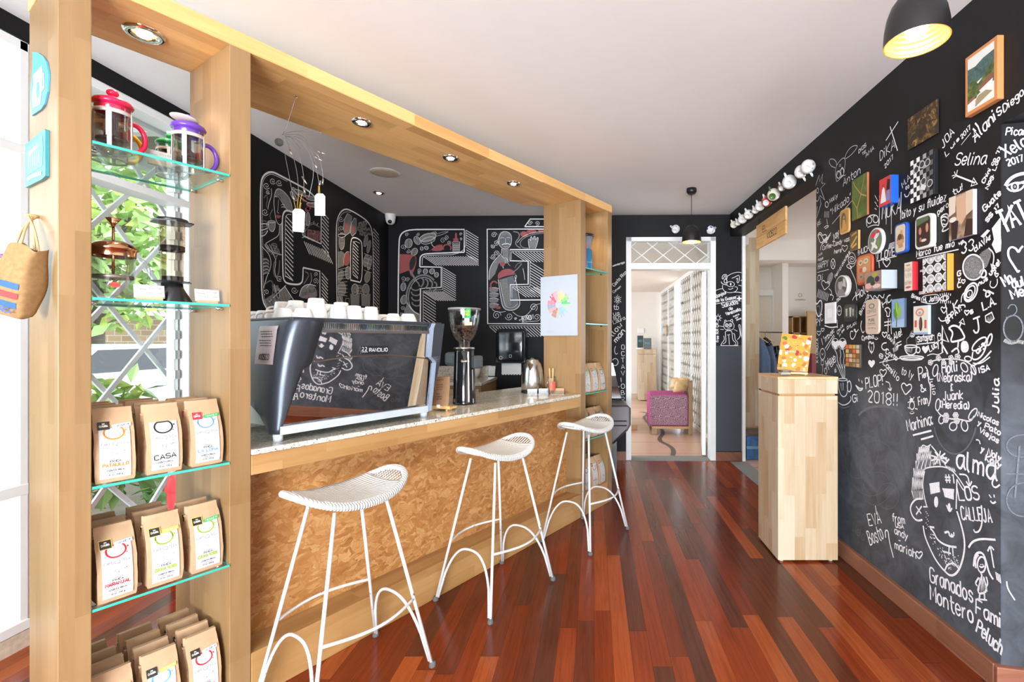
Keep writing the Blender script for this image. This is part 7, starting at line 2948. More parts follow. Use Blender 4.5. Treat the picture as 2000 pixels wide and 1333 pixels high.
for k in range(4):
    c.seg(644,424+k*18,700,424+k*18,w=.003)
for x,y,r_,a in((242,350,18,0),(340,345,16,3),(210,458,24,1),(556,400,26,0),(586,372,20,2),(608,420,18,1),(710,345,14,0),(258,492,20,3),(350,660,18,1),(345,682,14,4),(212,732,24,2),(248,740,20,0),(208,990,20,1),(204,1040,18,4),(712,385,12,2)):
    c.scroll(x,y,r_,1.5,a,.003,0,1 if x%2 else-1)
# pitcher pouring into a rosetta
c.fill([180,520,300,524,325,545,326,590,305,660,275,705,262,660,180,690],2,.0013)
c.fill([262,600,280,545,318,530,322,590,296,650,268,660],4,.0016,True);c.line([182,520,300,524,326,550,320,620,280,712],.005,2);c.line([300,528,264,575,262,650,280,700],.004,2)
c.fill([262,655,285,670,330,745,318,755,290,712],1,.0018)
c.ell(378,880,138,180,.020,1,.15,95,305,40)
c.ell(378,880,120,160,.004,0,.15,95,305,40)
for k in range(4):
    c.ell(360+k*38,765+k*12,26,40,.016,1,.3,250,420)
    c.ell(320+k*3,805+k*45,40,28,.014,1,0,20,190)
c.line([270,770,310,740,345,770,352,800],.014,1)
c.fill([220,1020,250,930,300,1010,355,1040,355,1200,215,1200],1,smooth=False);c.line([240,940,300,1020,350,1045],.005);c.line([215,1060,260,1120,350,1150],.004,4,True,False,.0024)
c.done('chalk_letter_f',wall_back)

c=Chalk(BW,*M2,6)
c.seg(1640,300,940,302,944,1122,1640,1124,w=.013)
c.seg(1640,478,1138,480,1138,576,1296,580,1296,780,1140,784,1140,918,1640,914,w=.013)
c.seg(1640,1142,956,1142,w=.004)
c.seg(1266,280,1312,214,1640,214,w=.012);c.seg(1266,280,1560,280,w=.012)
c.seg(1150,496,1640,494,w=.004);c.seg(1150,496,1150,566,w=.004);c.seg(1312,580,1312,800,w=.004);c.seg(1160,800,1312,800,w=.004);c.seg(1155,800,1155,900,w=.004)
for k in range(17):
    x=1160+k*26
    c.seg(x,502,x+110,582 if x<1190 else 586,w=.0054)if x+110<1640 else None
for k in range(11):
    y=590+k*24
    c.seg(1316,y,1440,y+78,w=.0054)
for k in range(15):
    x=1160+k*26
    c.seg(x,806,x+120,892,w=.0054)
for k in range(18):
    x=962+k*27
    c.seg(x,1150,x+96,1236,w=.0054)
for k in range(2):
    c.scroll(1312+k*62,250,22,1.6,k*2,.004,0,-1)
# mustached man
c.fill([1034,380,1050,335,1090,318,1140,335,1152,390,1140,450,1110,470,1060,465,1040,430],3,smooth=True)
c.fill([1030,390,1048,330,1090,314,1142,334,1150,365,1110,350,1060,360,1045,410],1,.0014,True)
c.line([1040,400,1044,440,1070,470,1110,474,1142,448,1154,400,1150,352,1120,324,1080,322,1052,345,1038,390],.004)
c.line([1056,380,1072,372,1088,380],.004);c.line([1108,378,1124,370,1140,378],.004);c.line([1098,380,1102,410,1094,420,1108,424],.003);c.disc(1074,390,5,4,0);c.disc(1122,388,5,4,0)
c.line([1068,440,1082,428,1100,432,1120,426,1140,438,1148,428],.008);c.line([1084,452,1100,456,1118,450],.003);c.ell(1036,405,8,16,.003)
c.fill([1068,470,1130,470,1126,530,1074,530],1);c.line([1066,472,1064,520,1010,560,960,640,955,740],.005);c.fill([1060,530,1005,568,960,650,958,750,1010,690,1040,600,1110,600,1130,560,1126,530],1,.0011)
c.line([1060,520,1085,560,1105,545,1130,590],.004);c.line([1095,565,1100,600],.003);c.line([1110,560,1118,600,1140,620],.003)
# French press held in a hand
c.disc(1072,606,22,20,2,0,.0014);c.seg(1076,624,1080,642,w=.006)
c.fill([1030,710,1040,680,1080,650,1130,644,1170,660,1186,690,1120,700,1060,722,1034,735],2,.0014,True);c.line([1032,735,1090,708,1190,690],.005,2);c.line([1036,712,1100,684,1176,672],.003,2)
c.fill([1042,740,1168,704,1212,920,1216,970,1180,1000,1110,1008,1076,980],3,.0012)
c.fill([1056,745,1110,728,1150,960,1090,985],1,.0014)
c.line([1036,740,1062,930,1080,985,1120,1008,1180,1004,1222,970,1224,920,1180,710],.006);c.line([1052,760,1090,960,1120,985,1170,985,1204,950],.003);c.line([1182,700,1200,706,1178,760],.004)
c.ell(1000,790,30,34,.016,2,0,120,330)
for k in range(4):
    y=812+k*46
    c.fill([958,y,1010,y-4,1040,y+8,1030,y+36,958,y+40],1,.0013,True);c.line([958,y+42,1030,y+38,1042,y+14],.004,4,True,False,.0024);c.line([958,y,1012,y-5,1042,y+8],.004)
c.disc(1030,980,28,14,2,.2,.0014)
c.line([1180,640,1200,600,1240,590],.006,1);c.line([1160,680,1210,640,1240,600],.010,1);c.line([1250,640,1262,700,1266,740],.004)
# tray, cups, raised hand
c.line([1165,322,1215,330,1222,370,1180,420,1200,450,1230,465],.012,1)
c.line([1440,335,1340,345,1260,375,1220,420,1240,462,1300,468],.010,1);c.line([1440,322,1340,330,1250,362,1200,420],.004)
c.disc(1260,345,34,24,2,.1,.0014);c.disc(1325,322,42,18,2,0,.0014);c.fill([1380,306,1440,306,1440,330,1390,332],2,.0014)
c.fill([1306,468,1296,410,1310,395,1318,400,1316,370,1326,364,1336,400,1346,362,1358,362,1356,402,1374,370,1386,376,1374,430,1360,470],1,.0013)
c.line([1306,470,1296,412,1300,385,1310,390,1318,410,1316,370,1326,364,1336,400,1346,362,1358,364,1356,402,1374,372,1386,378,1374,430,1360,470],.004)
for x,y,r_,a in((1000,352,26,0),(1018,420,24,2),(992,450,20,4),(1020,512,26,1),(990,540,24,3),(1022,1050,38,0),(1130,1060,34,3),(1342,980,36,1),(1372,1068,34,2),(1186,1080,12,0)):
    c.scroll(x,y,r_,1.7,a,.004,0,1 if x%2 else-1)
c.line([980,990,1000,1015,1060,1025,1100,1015],.004);c.line([1160,1020,1210,1060,1270,1060,1320,1010,1350,960,1420,945],.004);c.line([1260,1080,1210,1090,1230,1100],.004)
c.text('BYRON',1246,1104,1342,1082,40,.007);c.line([1240,1112,1300,1104,1360,1100],.004)
c.done('chalk_letter_e',wall_back)

# ------------------------------------------------------------------ beside the doorway
c=Chalk(BW,1190,480,4.166,7,.75)
c.text('ummayaga',28,172,125,142,16,.006)
c.text('Costa Rica',40,335,142,222,26,.007);c.text('Carmen',36,388,96,338,18,.005)
for k in range(12):
    a=k*.524
    c.seg(68+12*math.cos(a),440+14*math.sin(a),68+(26+8*(k%2))*math.cos(a),440+(34+8*(k%2))*math.sin(a),w=.006)
c.ell(68,440,9,10,.007)
c.text('tb',36,525,78,520,40,.007);c.text('us',34,570,84,562,32,.007);c.text('BCH',38,606,92,592,30,.006);c.text('Laura',36,640,130,600,30,.006)
c.text('llow',34,742,108,650,44,.011);c.text('man',56,790,132,700,42,.012)
for k,ch_ in enumerate('OCTAVIOBR'):
    c.text(ch_,100-2*(k>1),846+k*53,126,844+k*53,36,.008,0,0,.02)
c.line([52,820,40,850,52,890,68,876],.008);c.ell(48,948,24,28,.009,0,0,-150,150);c.seg(46,1040,38,1066,w=.008);c.disc(76,1150,6,6,0)
c.view(1390,510,6.35)
# cartoon face peeping over a cloud, greetings and a cat
c.line([48,368,90,350,130,345],.007);c.line([195,190,250,155,320,138,376,146],.007)
c.line([150,170,130,190,132,230,150,215,158,185,176,180,172,220,192,224,188,165,150,170],.008)
c.line([118,258,130,285,160,290,185,300],.009);c.ell(172,250,18,24,.009);c.line([135,300,135,350,175,390,240,396,300,380,325,340,310,320,285,322],.007)
c.ell(235,288,48,32,.007,0,.1);c.disc(236,288,9,18,0);c.line([205,345,235,355,268,335],.008);c.line([250,215,290,200,340,170,348,220,330,280,310,260,330,210,300,225],.008)
c.line([330,300,376,312],.007);c.line([360,245,380,230,410,232],.007);c.line([270,388,330,386,376,398],.009)
c.text('Bonjour',60,460,188,405,42,.009);c.text('de la Guasse',58,512,300,468,40,.009);c.seg(50,534,300,488,w=.007)
c.poly([302,432,376,432,376,498,302,498],.004);c.fill([332,440,350,440,350,458,372,458,372,476,350,476,350,494,332,494,332,476,312,476,312,458,332,458],0,.002)
c.text('Saludos',130,580,330,530,58,.010);c.text('de',212,612,262,605,40,.009);c.text('Venezuela',180,680,360,615,42,.010)
c.text('hola',272,700,342,668,20,.007);c.text('tor',295,722,335,700,18,.006);c.text('ama',310,742,365,718,20,.007)
c.ell(80,708,24,26,.008)
for k in range(8):
    a=k*.785
    c.seg(80+32*math.cos(a),708+34*math.sin(a),80+46*math.cos(a),708+50*math.sin(a),w=.007)
c.text('free R.R CR',86,1010,84,770,30,.008,0,0)
c.line([150,790,152,830,180,858,230,862,270,845,282,800,262,765,225,740,180,748,155,775],.007,0,True,True)
c.line([158,775,160,735,172,732,186,752],.007);c.line([225,745,250,720,262,735,258,765],.008);c.ell(186,798,17,20,.009);c.ell(232,796,17,20,.009);c.disc(186,798,5,12,0);c.disc(232,796,5,12,0)
c.line([195,825,208,835,222,822],.008);c.line([185,845,208,850,235,840],.006);c.seg(92,808,150,815,w=.006);c.seg(106,848,150,852,w=.006);c.seg(275,850,320,872,w=.006)
c.line([168,880,190,866,235,866,255,885,258,985,300,1010,300,1040,275,1046],.008);c.line([168,880,175,960,178,1010,140,1030],.008);c.line([190,920,210,915,228,915],.007);c.seg(210,918,220,1040,w=.008)
c.line([150,930,160,980,125,1020,112,1050],.008);c.line([265,900,285,905,290,980,320,1000,326,1040,300,1050],.008);c.line([320,975,355,940,350,860,332,800,345,785,358,810,360,900,372,950],.008);c.seg(112,1050,330,1052,w=.008)
c.view(0,0,1)
c.m.add([c.P(x,y,.0008)for x,y in((1398,676),(1449,675),(1449,882),(1398,882))],[(0,1,2,3)],5)
c.done('chalk_writing',wall_back)

# ------------------------------------------------------------------ the right wall
c=Chalk(RW,1580,180,4.762,8,.66)
c.line([245,705,205,690,185,650,195,622,230,622,255,650,258,680],.004);c.line([332,618,348,565,395,505,455,492,440,530,390,588,340,622],.004)
c.line([258,680,245,730,250,790,258,835],.004);c.line([258,680,285,640,325,605,340,640,330,720,322,775,262,832],.004)
c.ell(274,768,18,34,.006);c.ell(310,742,14,40,.006);c.line([255,780,275,740,320,700,325,780,275,800,340,770],.004);c.line([280,680,298,672],.003);c.line([282,692,298,686],.003)
c.text('Anton',318,878,478,755,72,.006);c.text('DIOS',462,572,532,505,34,.005);c.text('TE',495,592,530,562,24,.005);c.text('AMA',528,610,606,535,42,.005)
c.text('DiKA',662,640,800,520,88,.006);c.seg(716,450,830,274,w=.0085);c.seg(754,320,824,545,w=.0085);c.text('2017',706,715,788,612,42,.006)
c.text('JOA',1245,525,1352,385,80,.007);c.text('L',1275,602,1305,570,56,.007);c.text('uis',1325,530,1400,440,34,.007);c.text('2017',1420,440,1508,335,42,.007);c.seg(1415,492,1505,380,w=.004)
c.text('Alanis',1545,470,1800,190,112,.010);c.text('Diego',1815,190,2000,20,80,.008)
c.seg(1520,418,1560,395,w=.008);c.seg(1525,340,1552,366,w=.010);c.seg(1545,288,1574,322,w=.010)
c.text('Selina',1352,682,1635,672,105,.0085)
c.seg(1365,775,1545,845,w=.010);c.poly([1530,800,1566,856,1508,874],.009);c.seg(1382,724,1370,775,w=.006);c.seg(1338,802,1372,778,w=.006);c.seg(1352,740,1365,775,w=.005);c.seg(1330,780,1362,772,w=.005)
c.text("Chini co '17",1630,850,1795,520,42,.0075);c.text('Nag. Lao',1668,905,1778,610,42,.0075);c.text('Guate',1632,1115,1790,950,62,.009);c.text('SS 17',1660,1215,1775,1060,40,.009)
c.line([66,858,95,772,100,832,126,765,120,848,152,850,108,898,146,1005,100,962,112,1040,72,1172,76,1062],.006,0,False);c.ell(80,916,9,24,.005);c.line([62,1000,75,1022,92,1000,94,970],.005);c.seg(66,858,62,870,w=.006)
c.ell(165,1046,15,26,.006);c.text('Wally',190,1035,268,980,42,.005)
for k in range(4):
    c.seg(148+k*12,1110,146+k*12,1168,w=.005)
c.seg(165,1180,172,1232,w=.006);c.line([140,1262,165,1240,190,1248,150,1272],.007)
c.text('"Mikado"',202,1150,392,1000,62,.006);c.seg(215,1228,398,1012,w=.005);c.text('RE',84,1256,112,1215,40,.005)
c.text('M.A',872,892,945,805,58,.006);c.ell(905,892,6,14,.006);c.ell(925,880,6,14,.006);c.line([888,948,898,978,925,968,940,925],.008);c.line([955,880,975,860,990,880],.005);c.line([960,835,970,850],.005)
c.text('MOKA',678,1185,850,1125,132,.0085);c.seg(720,1060,718,1232,w=.006);c.seg(766,1060,766,1320,w=.006);c.seg(858,930,852,1190,w=.007)
c.text('bito y su fluidez',866,1178,1275,1010,72,.0075);c.text('pero',1200,1145,1300,1060,52,.007);c.text('tu!',1340,965,1435,900,60,.007)
for k in range(5):
    c.seg(612+(k%2)*16,960+k*30,628+(k%2)*14,990+k*26,w=.007)
c.seg(655,960,655,1225,w=.006)
c.line([540,1250,530,1190,560,1150,610,1140,645,1160,650,1240],.008);c.ell(562,1190,22,32,.008);c.ell(620,1182,24,34,.008);c.line([545,1260,600,1235,650,1240],.006)
c.line([1230,1160,1250,1140,1285,1130,1300,1160,1290,1230,1250,1265,1232,1220,1228,1160],.009);c.line([1232,1170,1260,1155,1295,1175],.010);c.line([1240,1195,1255,1185,1268,1200],.007);c.line([1245,1225,1265,1235,1285,1222],.007);c.line([1250,1265,1235,1300,1270,1290,1305,1265],.009)
c.fill([1700,1270,1785,1160,1785,1330,1790,1400,1785,1480,1740,1500,1700,1420,1720,1370],0,.0012)
# second view: middle of the wall
c.view(1580,440,4.762)
c.heart(120,120,52,.008,0,None,.3);c.line([108,232,110,190,150,150,205,70],.008);c.line([120,170,160,110,190,120,150,160,200,90],.007);c.line([85,100,100,80,125,110,140,160,180,165,130,130],.008)
c.text('Jay',222,160,284,85,66,.009);c.text('Coffee-Candy was',125,235,376,145,40,.006);c.text('here',234,268,302,250,40,.006);c.heart(332,216,34,.006)
c.text('Jus',80,296,124,270,28,.004);c.text('hoppe',84,336,132,316,26,.004);c.text('HAPPY',84,414,178,380,58,.006);c.seg(76,442,184,412,w=.005);c.text('Oli',82,524,132,504,52,.007)
c.ell(224,360,20,46,.007);c.seg(210,330,240,395,w=.006);c.seg(238,328,210,396,w=.006);c.text('felicidades',245,500,384,255,34,.006)
c.heart(152,560,48,.008,0,None,.2);c.fill([165,540,175,470,205,438,226,450,222,500,190,560],1,.0012,True);c.scribble([(170,540),(210,440),(226,470),(190,560)],14,.005)
for k in range(8):
    c.seg(92+k*13,596+k*6,76+k*13,672+k*5,w=.008)
c.line([185,590,215,620,205,660,190,640,235,660,215,700],.008)
c.text('¡MUCHO'.replace('¡','!'),458,282,588,222,50,.0075);c.text('1 LOVE',632,325,800,280,66,.0095);c.line([622,262,630,336,816,288,806,225],.007,0,False)
for k in range(4):
    c.seg(735+k*4,200+k*-14+20,800,178+k*-14+20,w=.006)
c.seg(650,336,655,398,w=.008);c.heart(722,352,42,.008)
c.scroll(398,322,42,2.0,0,.006);c.ell(400,322,34,66,.005);c.line([372,360,345,380,372,405,405,400,380,385],.007);c.line([385,405,405,450,436,520,450,620,445,640,412,680,405,702],.007)
c.text('Hola',445,700,562,610,84,.0095);c.text('Isa',262,720,292,690,40,.008);c.ell(282,795,20,44,.007);c.smile(282,795,12,.006);c.text('Bianca',482,840,560,660,40,.007)
c.line([62,720,75,740,98,700,120,705,122,790,95,860,72,830,64,780],.014,0);c.line([75,760,100,745,105,800,90,830],.012,1);c.text('PyC',75,940,132,880,60,.007);c.heart(92,1006,24,.006);c.heart(128,975,18,.006)
c.line([145,935,200,955,268,945],.010);c.line([262,880,265,960],.007);c.text('Chris',268,1020,320,940,34,.006);c.text('in the',285,1040,330,975,22,.005);c.text('DYLAN',355,970,440,925,28,.006);c.line([410,990,385,985,385,1050,410,1068,440,1010,430,965,415,975,440,1000,460,970],.008);c.line([490,890,478,950,500,1010,515,985],.008)
c.line([570,650,600,700,605,645,640,690,650,640,690,690,700,640],.008);c.text('HC',690,770,770,700,60,.009);c.line([710,775,735,765,760,790,745,830,750,850,720,850,728,815,705,790],.009,0,True,True);c.line([700,905,765,895],.009);c.line([700,935,768,925],.009);c.line([738,870,735,1000],.009);c.line([755,865,768,1015],.007)
c.text('Marco fue mio',1000,300,1352,195,56,.0085);c.seg(1005,312,1392,226,w=.007);c.text('we',1395,185,1440,160,34,.008);c.text('33',1418,268,1535,225,100,.0095);c.text('clAVAr',1545,250,1700,125,56,.009);c.fill([1595,105,1660,40,1685,50,1625,120],0,.0013)
c.disc(1528,392,92,112,1);c.ell(1528,392,96,116,.012);c.ell(1528,392,84,104,.010,3);c.ell(1620,452,28,36,.012);c.fill([1588,262,1640,230,1668,210,1700,250,1680,330,1640,420,1605,330],1,.0013,True);c.scribble([(1590,270),(1670,215),(1700,300),(1620,380)],16,.008,1);c.line([1670,212,1720,260,1718,340,1700,400],.008);c.poly([1692,362,1730,378,1705,415],.008)
c.text('G',1380,475,1412,468,44,.008);c.text('y',1388,520,1412,514,40,.008);c.text('C',1382,582,1412,575,44,.008);c.heart(1435,525,22,.007);c.text('ugle!',1690,470,1785,350,52,.009);c.heart(1745,465,20,.007)
c.ell(1505,625,52,92,.011,0,.45);c.ell(1500,630,36,72,.009,0,.45);c.ell(1492,640,24,36,.008,0,.45);c.disc(1492,640,8,16,1);c.line([1415,720,1420,660,1440,630],.007);c.text('nus',1580,565,1665,510,40,.008);c.line([1690,520,1680,570,1720,590,1755,545,1750,500],.006)
c.line([1620,600,1700,640,1640,680,1650,600,1720,640],.010);c.text('L.A.',1622,795,1745,735,80,.010);c.line([1525,875,1590,850],.011);c.line([1565,862,1582,960,1570,1000,1545,1004,1530,975],.011)
c.poly([1640,845,1700,810,1722,870,1680,908,1645,895],.008);c.fill([1640,845,1700,810,1722,870,1680,908,1645,895],1);c.text('m',1655,875,1705,855,40,.008,4)
c.text('Bines',952,670,1030,700,34,.0075);c.line([970,720,990,716],.007);c.text('ma',1035,438,1058,432,24,.006);c.text('asco',1025,645,1095,635,32,.007);c.line([1045,715,1050,665,1120,650,1210,640,1212,720,1130,735,1045,715],.006);c.text('Hi, Jaffa',1062,716,1208,705,42,.008);c.line([1212,690,1262,645,1312,672,1262,712,1212,690],.009);c.ell(1265,680,17,24,.009)
for k in range(6):
    c.seg(1225+k*18,660-14*math.sin(k*.6),1218+k*20,638-10*math.sin(k*.6),w=.007);c.seg(1225+k*18,704,1222+k*19,728,w=.006)
c.text('K',1355,800,1400,772,80,.010);c.text('n',1392,775,1455,765,40,.009);c.heart(1468,815,26,.008);c.text('s',1500,830,1530,815,50,.009);c.text('OPPAY!',1285,920,1425,790,60,.009);c.line([1268,725,1280,800,1290,900],.008);c.heart(1255,790,34,.007);c.line([1205,860,1230,900,1290,880],.008)
c.line([1240,1180,1240,935,1300,1090,1225,1060],.013,0,False);c.seg(1225,1090,1290,1200,w=.013);c.line([1300,960,1340,930,1400,950,1430,1000,1455,1055,1380,1080,1310,1090,1345,1000,1300,960],.013);c.seg(1390,1075,1385,1140,w=.012);c.line([1325,1180,1380,1135,1395,1190],.012);c.seg(1400,950,1418,900,w=.010);c.poly([1398,905,1432,870,1450,925],.010);c.fill([1410,1100,1440,1070,1480,1090,1490,1160,1460,1190,1415,1180],0,.0013,True)
c.poly([995,1046,1165,1026,1168,1092,1000,1110],.008);c.text('Sofaya!',1008,1088,1150,1068,52,.0085);c.text('Lucy',1125,1180,1215,1120,70,.009);c.smile(1215,1020,15,.007);c.ell(1212,1040,16,36,.006);c.heart(1082,1158,34,.008,0,0);c.line([1100,1215,1150,1195,1200,1210,1250,1180],.006)
c.line([890,1130,895,1170,925,1208,975,1208,1000,1170,1004,1130],.009);c.ell(947,1128,57,12,.008);c.scribble([(895,1140),(960,1140),(960,1190),(910,1180)],12,.005);c.ell(1014,1162,20,26,.009);c.ell(955,1232,112,16,.008);c.ell(955,1245,100,14,.006);c.line([655,1280,760,1255,850,1240],.006);c.line([910,1110,905,1060,935,1040,950,990,970,985],.009,1);c.scroll(958,1020,24,1.6,0,.007)
c.text('Ale!',795,1075,870,1020,66,.009);c.seg(818,1100,858,1080,w=.008);c.seg(822,1130,862,1108,w=.008);c.text('DANNY',728,1045,820,1150,36,.008);c.heart(703,1020,28,.009);c.line([722,1095,685,1100,672,1140,700,1168,725,1150],.009);c.text('Coxto',712,1190,815,1262,46,.009);c.text('ex',650,1230,740,1265,60,.008);c.scribble([(780,1145),(830,1110),(830,1160),(785,1190)],12,.007)
c.text('Cynthia',492,1070,602,1055,38,.008);c.smile(626,1052,16,.007);c.line([555,1090,560,1160,585,1200,605,1150,600,1090,585,1110,575,1080,555,1090],.006);c.line([580,1130,582,1200],.005);c.heart(582,1290,36,.008,0,0)
c.text("I'm",128,1115,180,1060,66,.009);c.text('bak',180,1055,238,995,44,.008);c.seg(150,1150,232,1020,w=.009);c.seg(165,1165,240,1030,w=.007)
c.heart(246,1112,42,.008,0,0);c.heart(312,1112,42,.008,0,0);c.ell(246,1105,34,50,.005);c.ell(312,1105,36,52,.005)
c.line([240,1160,262,1200,262,1260,290,1330],.008);c.line([288,1160,300,1210,285,1250,310,1335],.007);c.line([318,1160,330,1220,320,1270,330,1330],.007)
c.ell(126,1200,24,52,.008);c.line([118,1190,124,1215,132,1190],.006);c.poly([112,1262,138,1262,136,1300,114,1300],.007);c.line([124,1300,130,1340,120,1400],.006)
for k,ch_ in enumerate('XNOEMYX'):
    c.text(ch_,66,1080+k*34,86,1078+k*34,24,.006,0,0,.02)
c.text('Hey',165,1330,240,1260,74,.009)
# third view: lower middle
c.view(1600,640,4.165)
c.text('ofee',50,385,140,270,70,.009);c.text('ai',128,370,142,360,40,.006)
c.line([152,420,158,500,175,550,200,568,228,545,232,470,226,428],.010);c.ell(190,425,38,10,.007);c.ell(244,480,16,44,.011);c.scribble([(172,455),(196,450),(200,510),(180,520)],10,.007);c.line([155,610,190,635,230,625,262,590,255,560],.010);c.line([160,640,200,660,250,640],.008,1)
for k in range(4):
    c.line([140+k*24,300,158+k*16,330,172+k*12,370,190+k*6,412],.007)
c.text('PLOP!',380,498,522,470,86,.0095);c.line([540,440,575,450,578,510],.008);c.line([562,495,580,520,590,490],.008);c.text('2018!!',394,605,645,640,92,.010);c.line([296,470,330,522,362,492,330,500,296,470],.011);c.seg(320,418,326,440,w=.009);c.seg(345,430,350,455,w=.009);c.text('Gi',275,612,318,600,60,.009)
c.text('Camilio',515,292,640,440,50,.008);c.heart(520,370,34,.008);c.line([400,160,410,110,425,140,440,110,450,170,425,210,400,160],.006)
c.heart(708,500,52,.009,0,None,.15);c.text('to ly',665,375,760,420,60,.007);c.text('P',815,438,850,430,108,.009);c.text('ieri',842,412,885,400,50,.008);c.text('&',830,528,870,515,62,.009);c.text('Fran',810,635,885,620,66,.009);c.line([862,318,885,350,888,440,905,470,908,580,888,640],.009);c.text('Julio',892,400,925,550,44,.007)
c.ell(755,635,20,32,.008);c.disc(750,590,14,16,0);c.line([720,612,745,600,775,605],.007);c.seg(742,572,738,560,w=.006);c.seg(765,580,772,566,w=.006);c.smile(755,690,18,.006);c.line([720,650,735,660],.007);c.line([780,660,800,665],.008)
c.text('Holli',1000,372,1128,360,84,.010);c.text('(Nebraska)',962,442,1245,438,70,.009);c.line([1075,455,1072,520],.008);c.line([1088,462,1066,475,1082,492,1066,508,1090,512],.008);c.text('Juank',1008,592,1172,585,70,.009);c.text('(Heredia)',985,655,1222,668,60,.009)
c.line([885,290,950,262,1060,255,1160,262,1240,300,1275,385],.008)
for x,y,r_ in((905,285,16),(970,250,17),(1012,285,15),(1072,250,17),(1125,238,18),(1072,285,14)):
    for a in range(5):
        c.ell(x+r_*.7*math.cos(a*1.256),y+r_*.8*math.sin(a*1.256),r_*.5,r_*.55,.006)
for x,y,rx,ry,ro in((945,350,20,48,.2),(1180,325,24,40,-.5),(1255,345,18,40,-.3),(1210,255,28,20,.2),(965,630,18,48,.1),(1250,705,22,52,.6),(995,750,22,34,.2),(1090,805,30,34,.3),(1182,800,26,44,-.2)):
    c.ell(x,y,rx,ry,.008,0,ro)
c.line([955,670,990,720,1060,745,1150,748,1230,770,1260,720],.009)
for x,y in((1032,720),(1110,715),(1120,760),(1030,750)):
    for a in range(6):
        c.ell(x+13*math.cos(a*1.05),y+14*math.sin(a*1.05),9,10,.006)
c.text('Marhina:',722,845,930,790,88,.0095);c.seg(762,878,912,840,w=.013);c.seg(828,912,928,884,w=.013);c.text('alma',1115,1140,1430,1250,160,.014);c.line([1430,1210,1400,1270,1430,1310,1470,1280],.010)
c.text('ISA',1305,372,1388,345,46,.009);c.text('Julia',1462,700,1462,425,66,.011)
c.line([1250,200,1240,260,1290,262,1340,210,1370,110],.010);c.ell(1302,135,74,30,.010,0,-.75);c.text('ai3',1285,215,1358,165,46,.010);c.ell(1385,100,16,48,.010,0,.3);c.line([1255,310,1330,270,1400,190],.010);c.line([1250,290,1310,300,1390,240],.007)
c.text('Nicolas',1288,722,1455,800,44,.0085);c.text('y Pato',1290,790,1470,880,46,.0085);c.text('Viejas',1300,850,1455,945,44,.0085);c.text('y Noly',1315,1010,1475,1090,56,.010);c.text('Katy',1350,1085,1475,1150,56,.011);c.line([1275,915,1300,915,1310,950],.008)
c.ell(1105,700,180,330,.010,3,.0,20,160);c.ell(500,760,190,120,.022,3,0,200,340)
# fourth view: the lower near end with the bearded face
c.view(1640,850,2.761)
HAIR=[((430,66),(490,60),(480,100),(415,110)),((415,100),(500,85),(490,130),(410,150)),((410,140),(560,110),(580,140),(400,200)),((400,180),(460,185),(450,230),(395,235)),((395,230),(452,240),(448,290),(385,300)),((388,300),(448,300),(450,350),(395,345))]
for q in HAIR:
    c.scribble(q,15,.012);c.fill([p for v in q for p in v],3)
for k in range(9):
    a=k*.7
    c.seg(535,125,535+44*math.cos(a),125+40*math.sin(a),w=.011)
c.line([438,70,450,52,470,66,492,52],.009);c.line([495,60,520,90,540,120],.010);c.seg(565,160,590,130,w=.012);c.scribble([(570,165),(620,180),(625,200),(590,190)],9,.009)
c.line([455,190,462,180,500,172,560,170,605,190,640,230,675,285],.009);c.line([458,195,446,260,455,330,470,388],.010);c.line([450,388,474,388],.009)
c.line([442,345,410,345,385,375,380,405,395,445,420,465,446,458],.013);c.seg(412,385,440,425,w=.011);c.seg(442,385,412,430,w=.011)
c.line([450,490,458,545,485,610,520,680,565,735,600,765,640,740,668,660,676,580,660,500,632,412],.013);c.seg(632,240,628,400,w=.010)
c.fill([484,262,535,254,542,308,490,320],0,.0014);c.fill([556,288,614,292,616,350,566,335],0,.0014)
c.scribble([(484,262),(535,254),(542,308),(490,320)],12,.010);c.scribble([(556,288),(614,292),(616,350),(566,335)],12,.010)
c.disc(520,358,11,26,0);c.ell(520,362,9,26,.008);c.disc(590,390,8,22,0);c.line([575,378,592,420,606,395],.010)
c.line([565,528,590,520,590,545,615,550,600,535],.014);c.line([488,505,505,520,528,570,580,600,630,606],.013);c.seg(484,496,510,500,w=.013);c.seg(615,525,616,545,w=.010);c.line([555,628,600,640],.011);c.seg(590,605,588,650,w=.010);c.line([608,600,612,655],.010)
for k in range(110):
    q=c.r.random()
    x=470+q*170
    yl=lerp([(450,470),(520,640),(590,740),(640,720),(676,560)],x)
    y=yl-c.r.uniform(10,90)*(1 if x<560 else .8)
    if y>610 or x<520 and y>520:
        c.disc(x,y,2.6,3.2,0,0,.0016,6)
for k in range(10):
    c.disc(466+(k%3)*6,415+k*10,2.6,3,0,0,.0016,6)
c.line([565,735,580,700,615,690,640,720],.010)
c.text('#1',570,258,622,262,46,.010);c.line([645,212,690,215,700,270],.010);c.line([682,250,700,282,712,250],.010);c.line([632,238,660,290,672,300],.008)
c.text('LOS',645,352,755,348,66,.011);c.line([805,322,818,340],.008);c.seg(832,322,834,338,w=.008);c.line([812,355,826,372,842,360],.010);c.text('CALLEJA',660,455,822,472,66,.0105);c.line([764,380,770,470,755,520,730,528,722,510],.010)
c.line([695,608,715,575,760,560,840,566],.012);c.seg(832,718,812,600,w=.010);c.line([798,628,812,596,832,622],.010)
c.ell(765,700,22,42,.010);c.line([722,710,728,650,750,632,775,640,792,690,805,745,828,780],.013);c.line([735,720,730,670,748,645],.012);c.smile(766,705,13,.009);c.line([760,745,770,760,735,860,800,850,775,765],.011);c.line([750,770,730,800,742,815],.010);c.line([790,765,800,800,790,820],.010);c.seg(756,855,752,890,w=.011);c.seg(780,855,782,888,w=.011);c.scribble([(755,770),(785,770),(795,845),(745,850)],9,.006);c.line([740,885,795,892],.009)
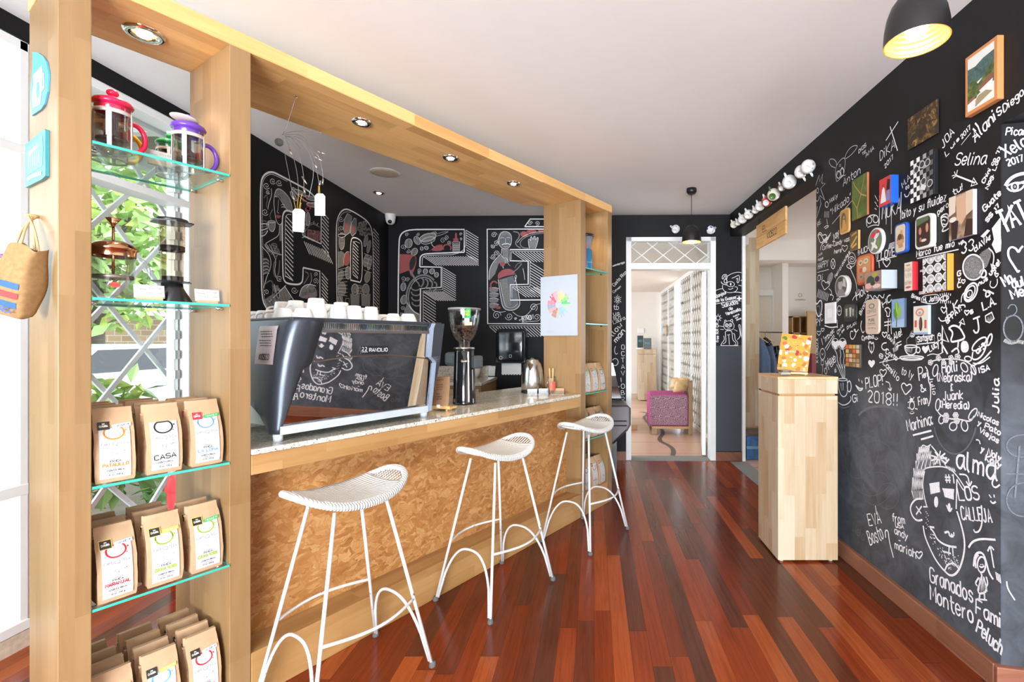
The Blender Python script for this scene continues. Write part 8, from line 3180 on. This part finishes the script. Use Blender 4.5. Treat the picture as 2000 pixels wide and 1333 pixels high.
for k in range(3):
    c.seg(842+k*10,740+k*6,850+k*9,785+k*8,w=.009)
c.text('EVA',160,492,226,478,58,.010);c.seg(192,382,200,430,w=.009);c.text('Bosto',165,596,240,560,70,.010);c.line([248,555,244,515,262,515,266,570,290,662],.011)
c.text('from',286,468,352,482,42,.009);c.text('USA',302,498,346,508,26,.008);c.text('andy',296,532,368,568,38,.009);c.text('+',312,575,330,578,20,.007);c.text('mariah',298,612,412,668,44,.009);c.heart(428,648,22,.009)
c.text('Granados',488,792,720,905,76,.0115);c.text('Fami',735,962,872,1045,78,.0115);c.text('Montero',490,890,722,1022,80,.0115);c.text('Peluch',735,1062,868,1190,80,.0115)
c.text('Nelo',70,520,132,575,50,.006,3)
for x,y,rx,ry,ro in((200,290,75,90,.3),(180,180,120,150,.2),(260,330,60,70,0),(120,120,80,120,.4)):
    c.ell(x,y,rx,ry,.004,3,ro)
c.done('chalk_writing',wall_right)

# ------------------------------------------------------------------ the jamb at the right edge
c=Chalk(JW,1580,180,4.762,9,.52)
c.text('Picaria',1830,402,2080,398,72,.008);c.text('Xela',1830,612,2040,490,110,.011);c.text('2017',1850,692,2000,640,62,.009)
c.line([1828,872,1850,830,1895,790,1950,765,2010,755],.022);c.line([1835,880,1880,855,1930,838,2000,850],.010);c.line([1842,890,1870,918,1920,925,1975,905,2005,865],.012);c.ell(1915,880,30,34,.010);c.disc(1915,880,12,14,1)
for k in range(5):
    c.seg(1950+k*12,860-k*4,1965+k*14,835-k*4,w=.006)
c.seg(1890,1050,1815,1235,w=.018);c.seg(1810,1150,1900,1380,w=.018)if False else None
c.text('TAT',1820,1310,2060,1200,210,.018)
c.view(1580,440,4.762)
c.line([1945,440,1900,370,1855,300,1850,235,1880,200,1925,215,1950,260,1965,220,1990,195],.013);c.seg(1945,440,1958,420,w=.011)
c.text('Ma',1825,570,1905,530,100,.011);c.text('dul',1900,590,2010,560,90,.011);c.text('Me',1895,690,2010,650,90,.011)
c.line([1850,780,1870,740,1920,740,1940,800,1890,850,1830,860],.007,3);c.ell(1900,960,90,120,.010,3,0,0,360);c.line([1815,1070,1870,1100,1940,1080,2000,1095],.026,1)
c.view(1640,850,2.761)
c.line([900,790,905,830,945,892],.008);c.seg(970,60,945,340,w=.012,mi=3);c.seg(900,210,994,212,w=.008,mi=3);c.ell(985,60,85,60,.008,3);c.ell(990,350,90,90,.008,3)
c.done('chalk_marks',wall_right)
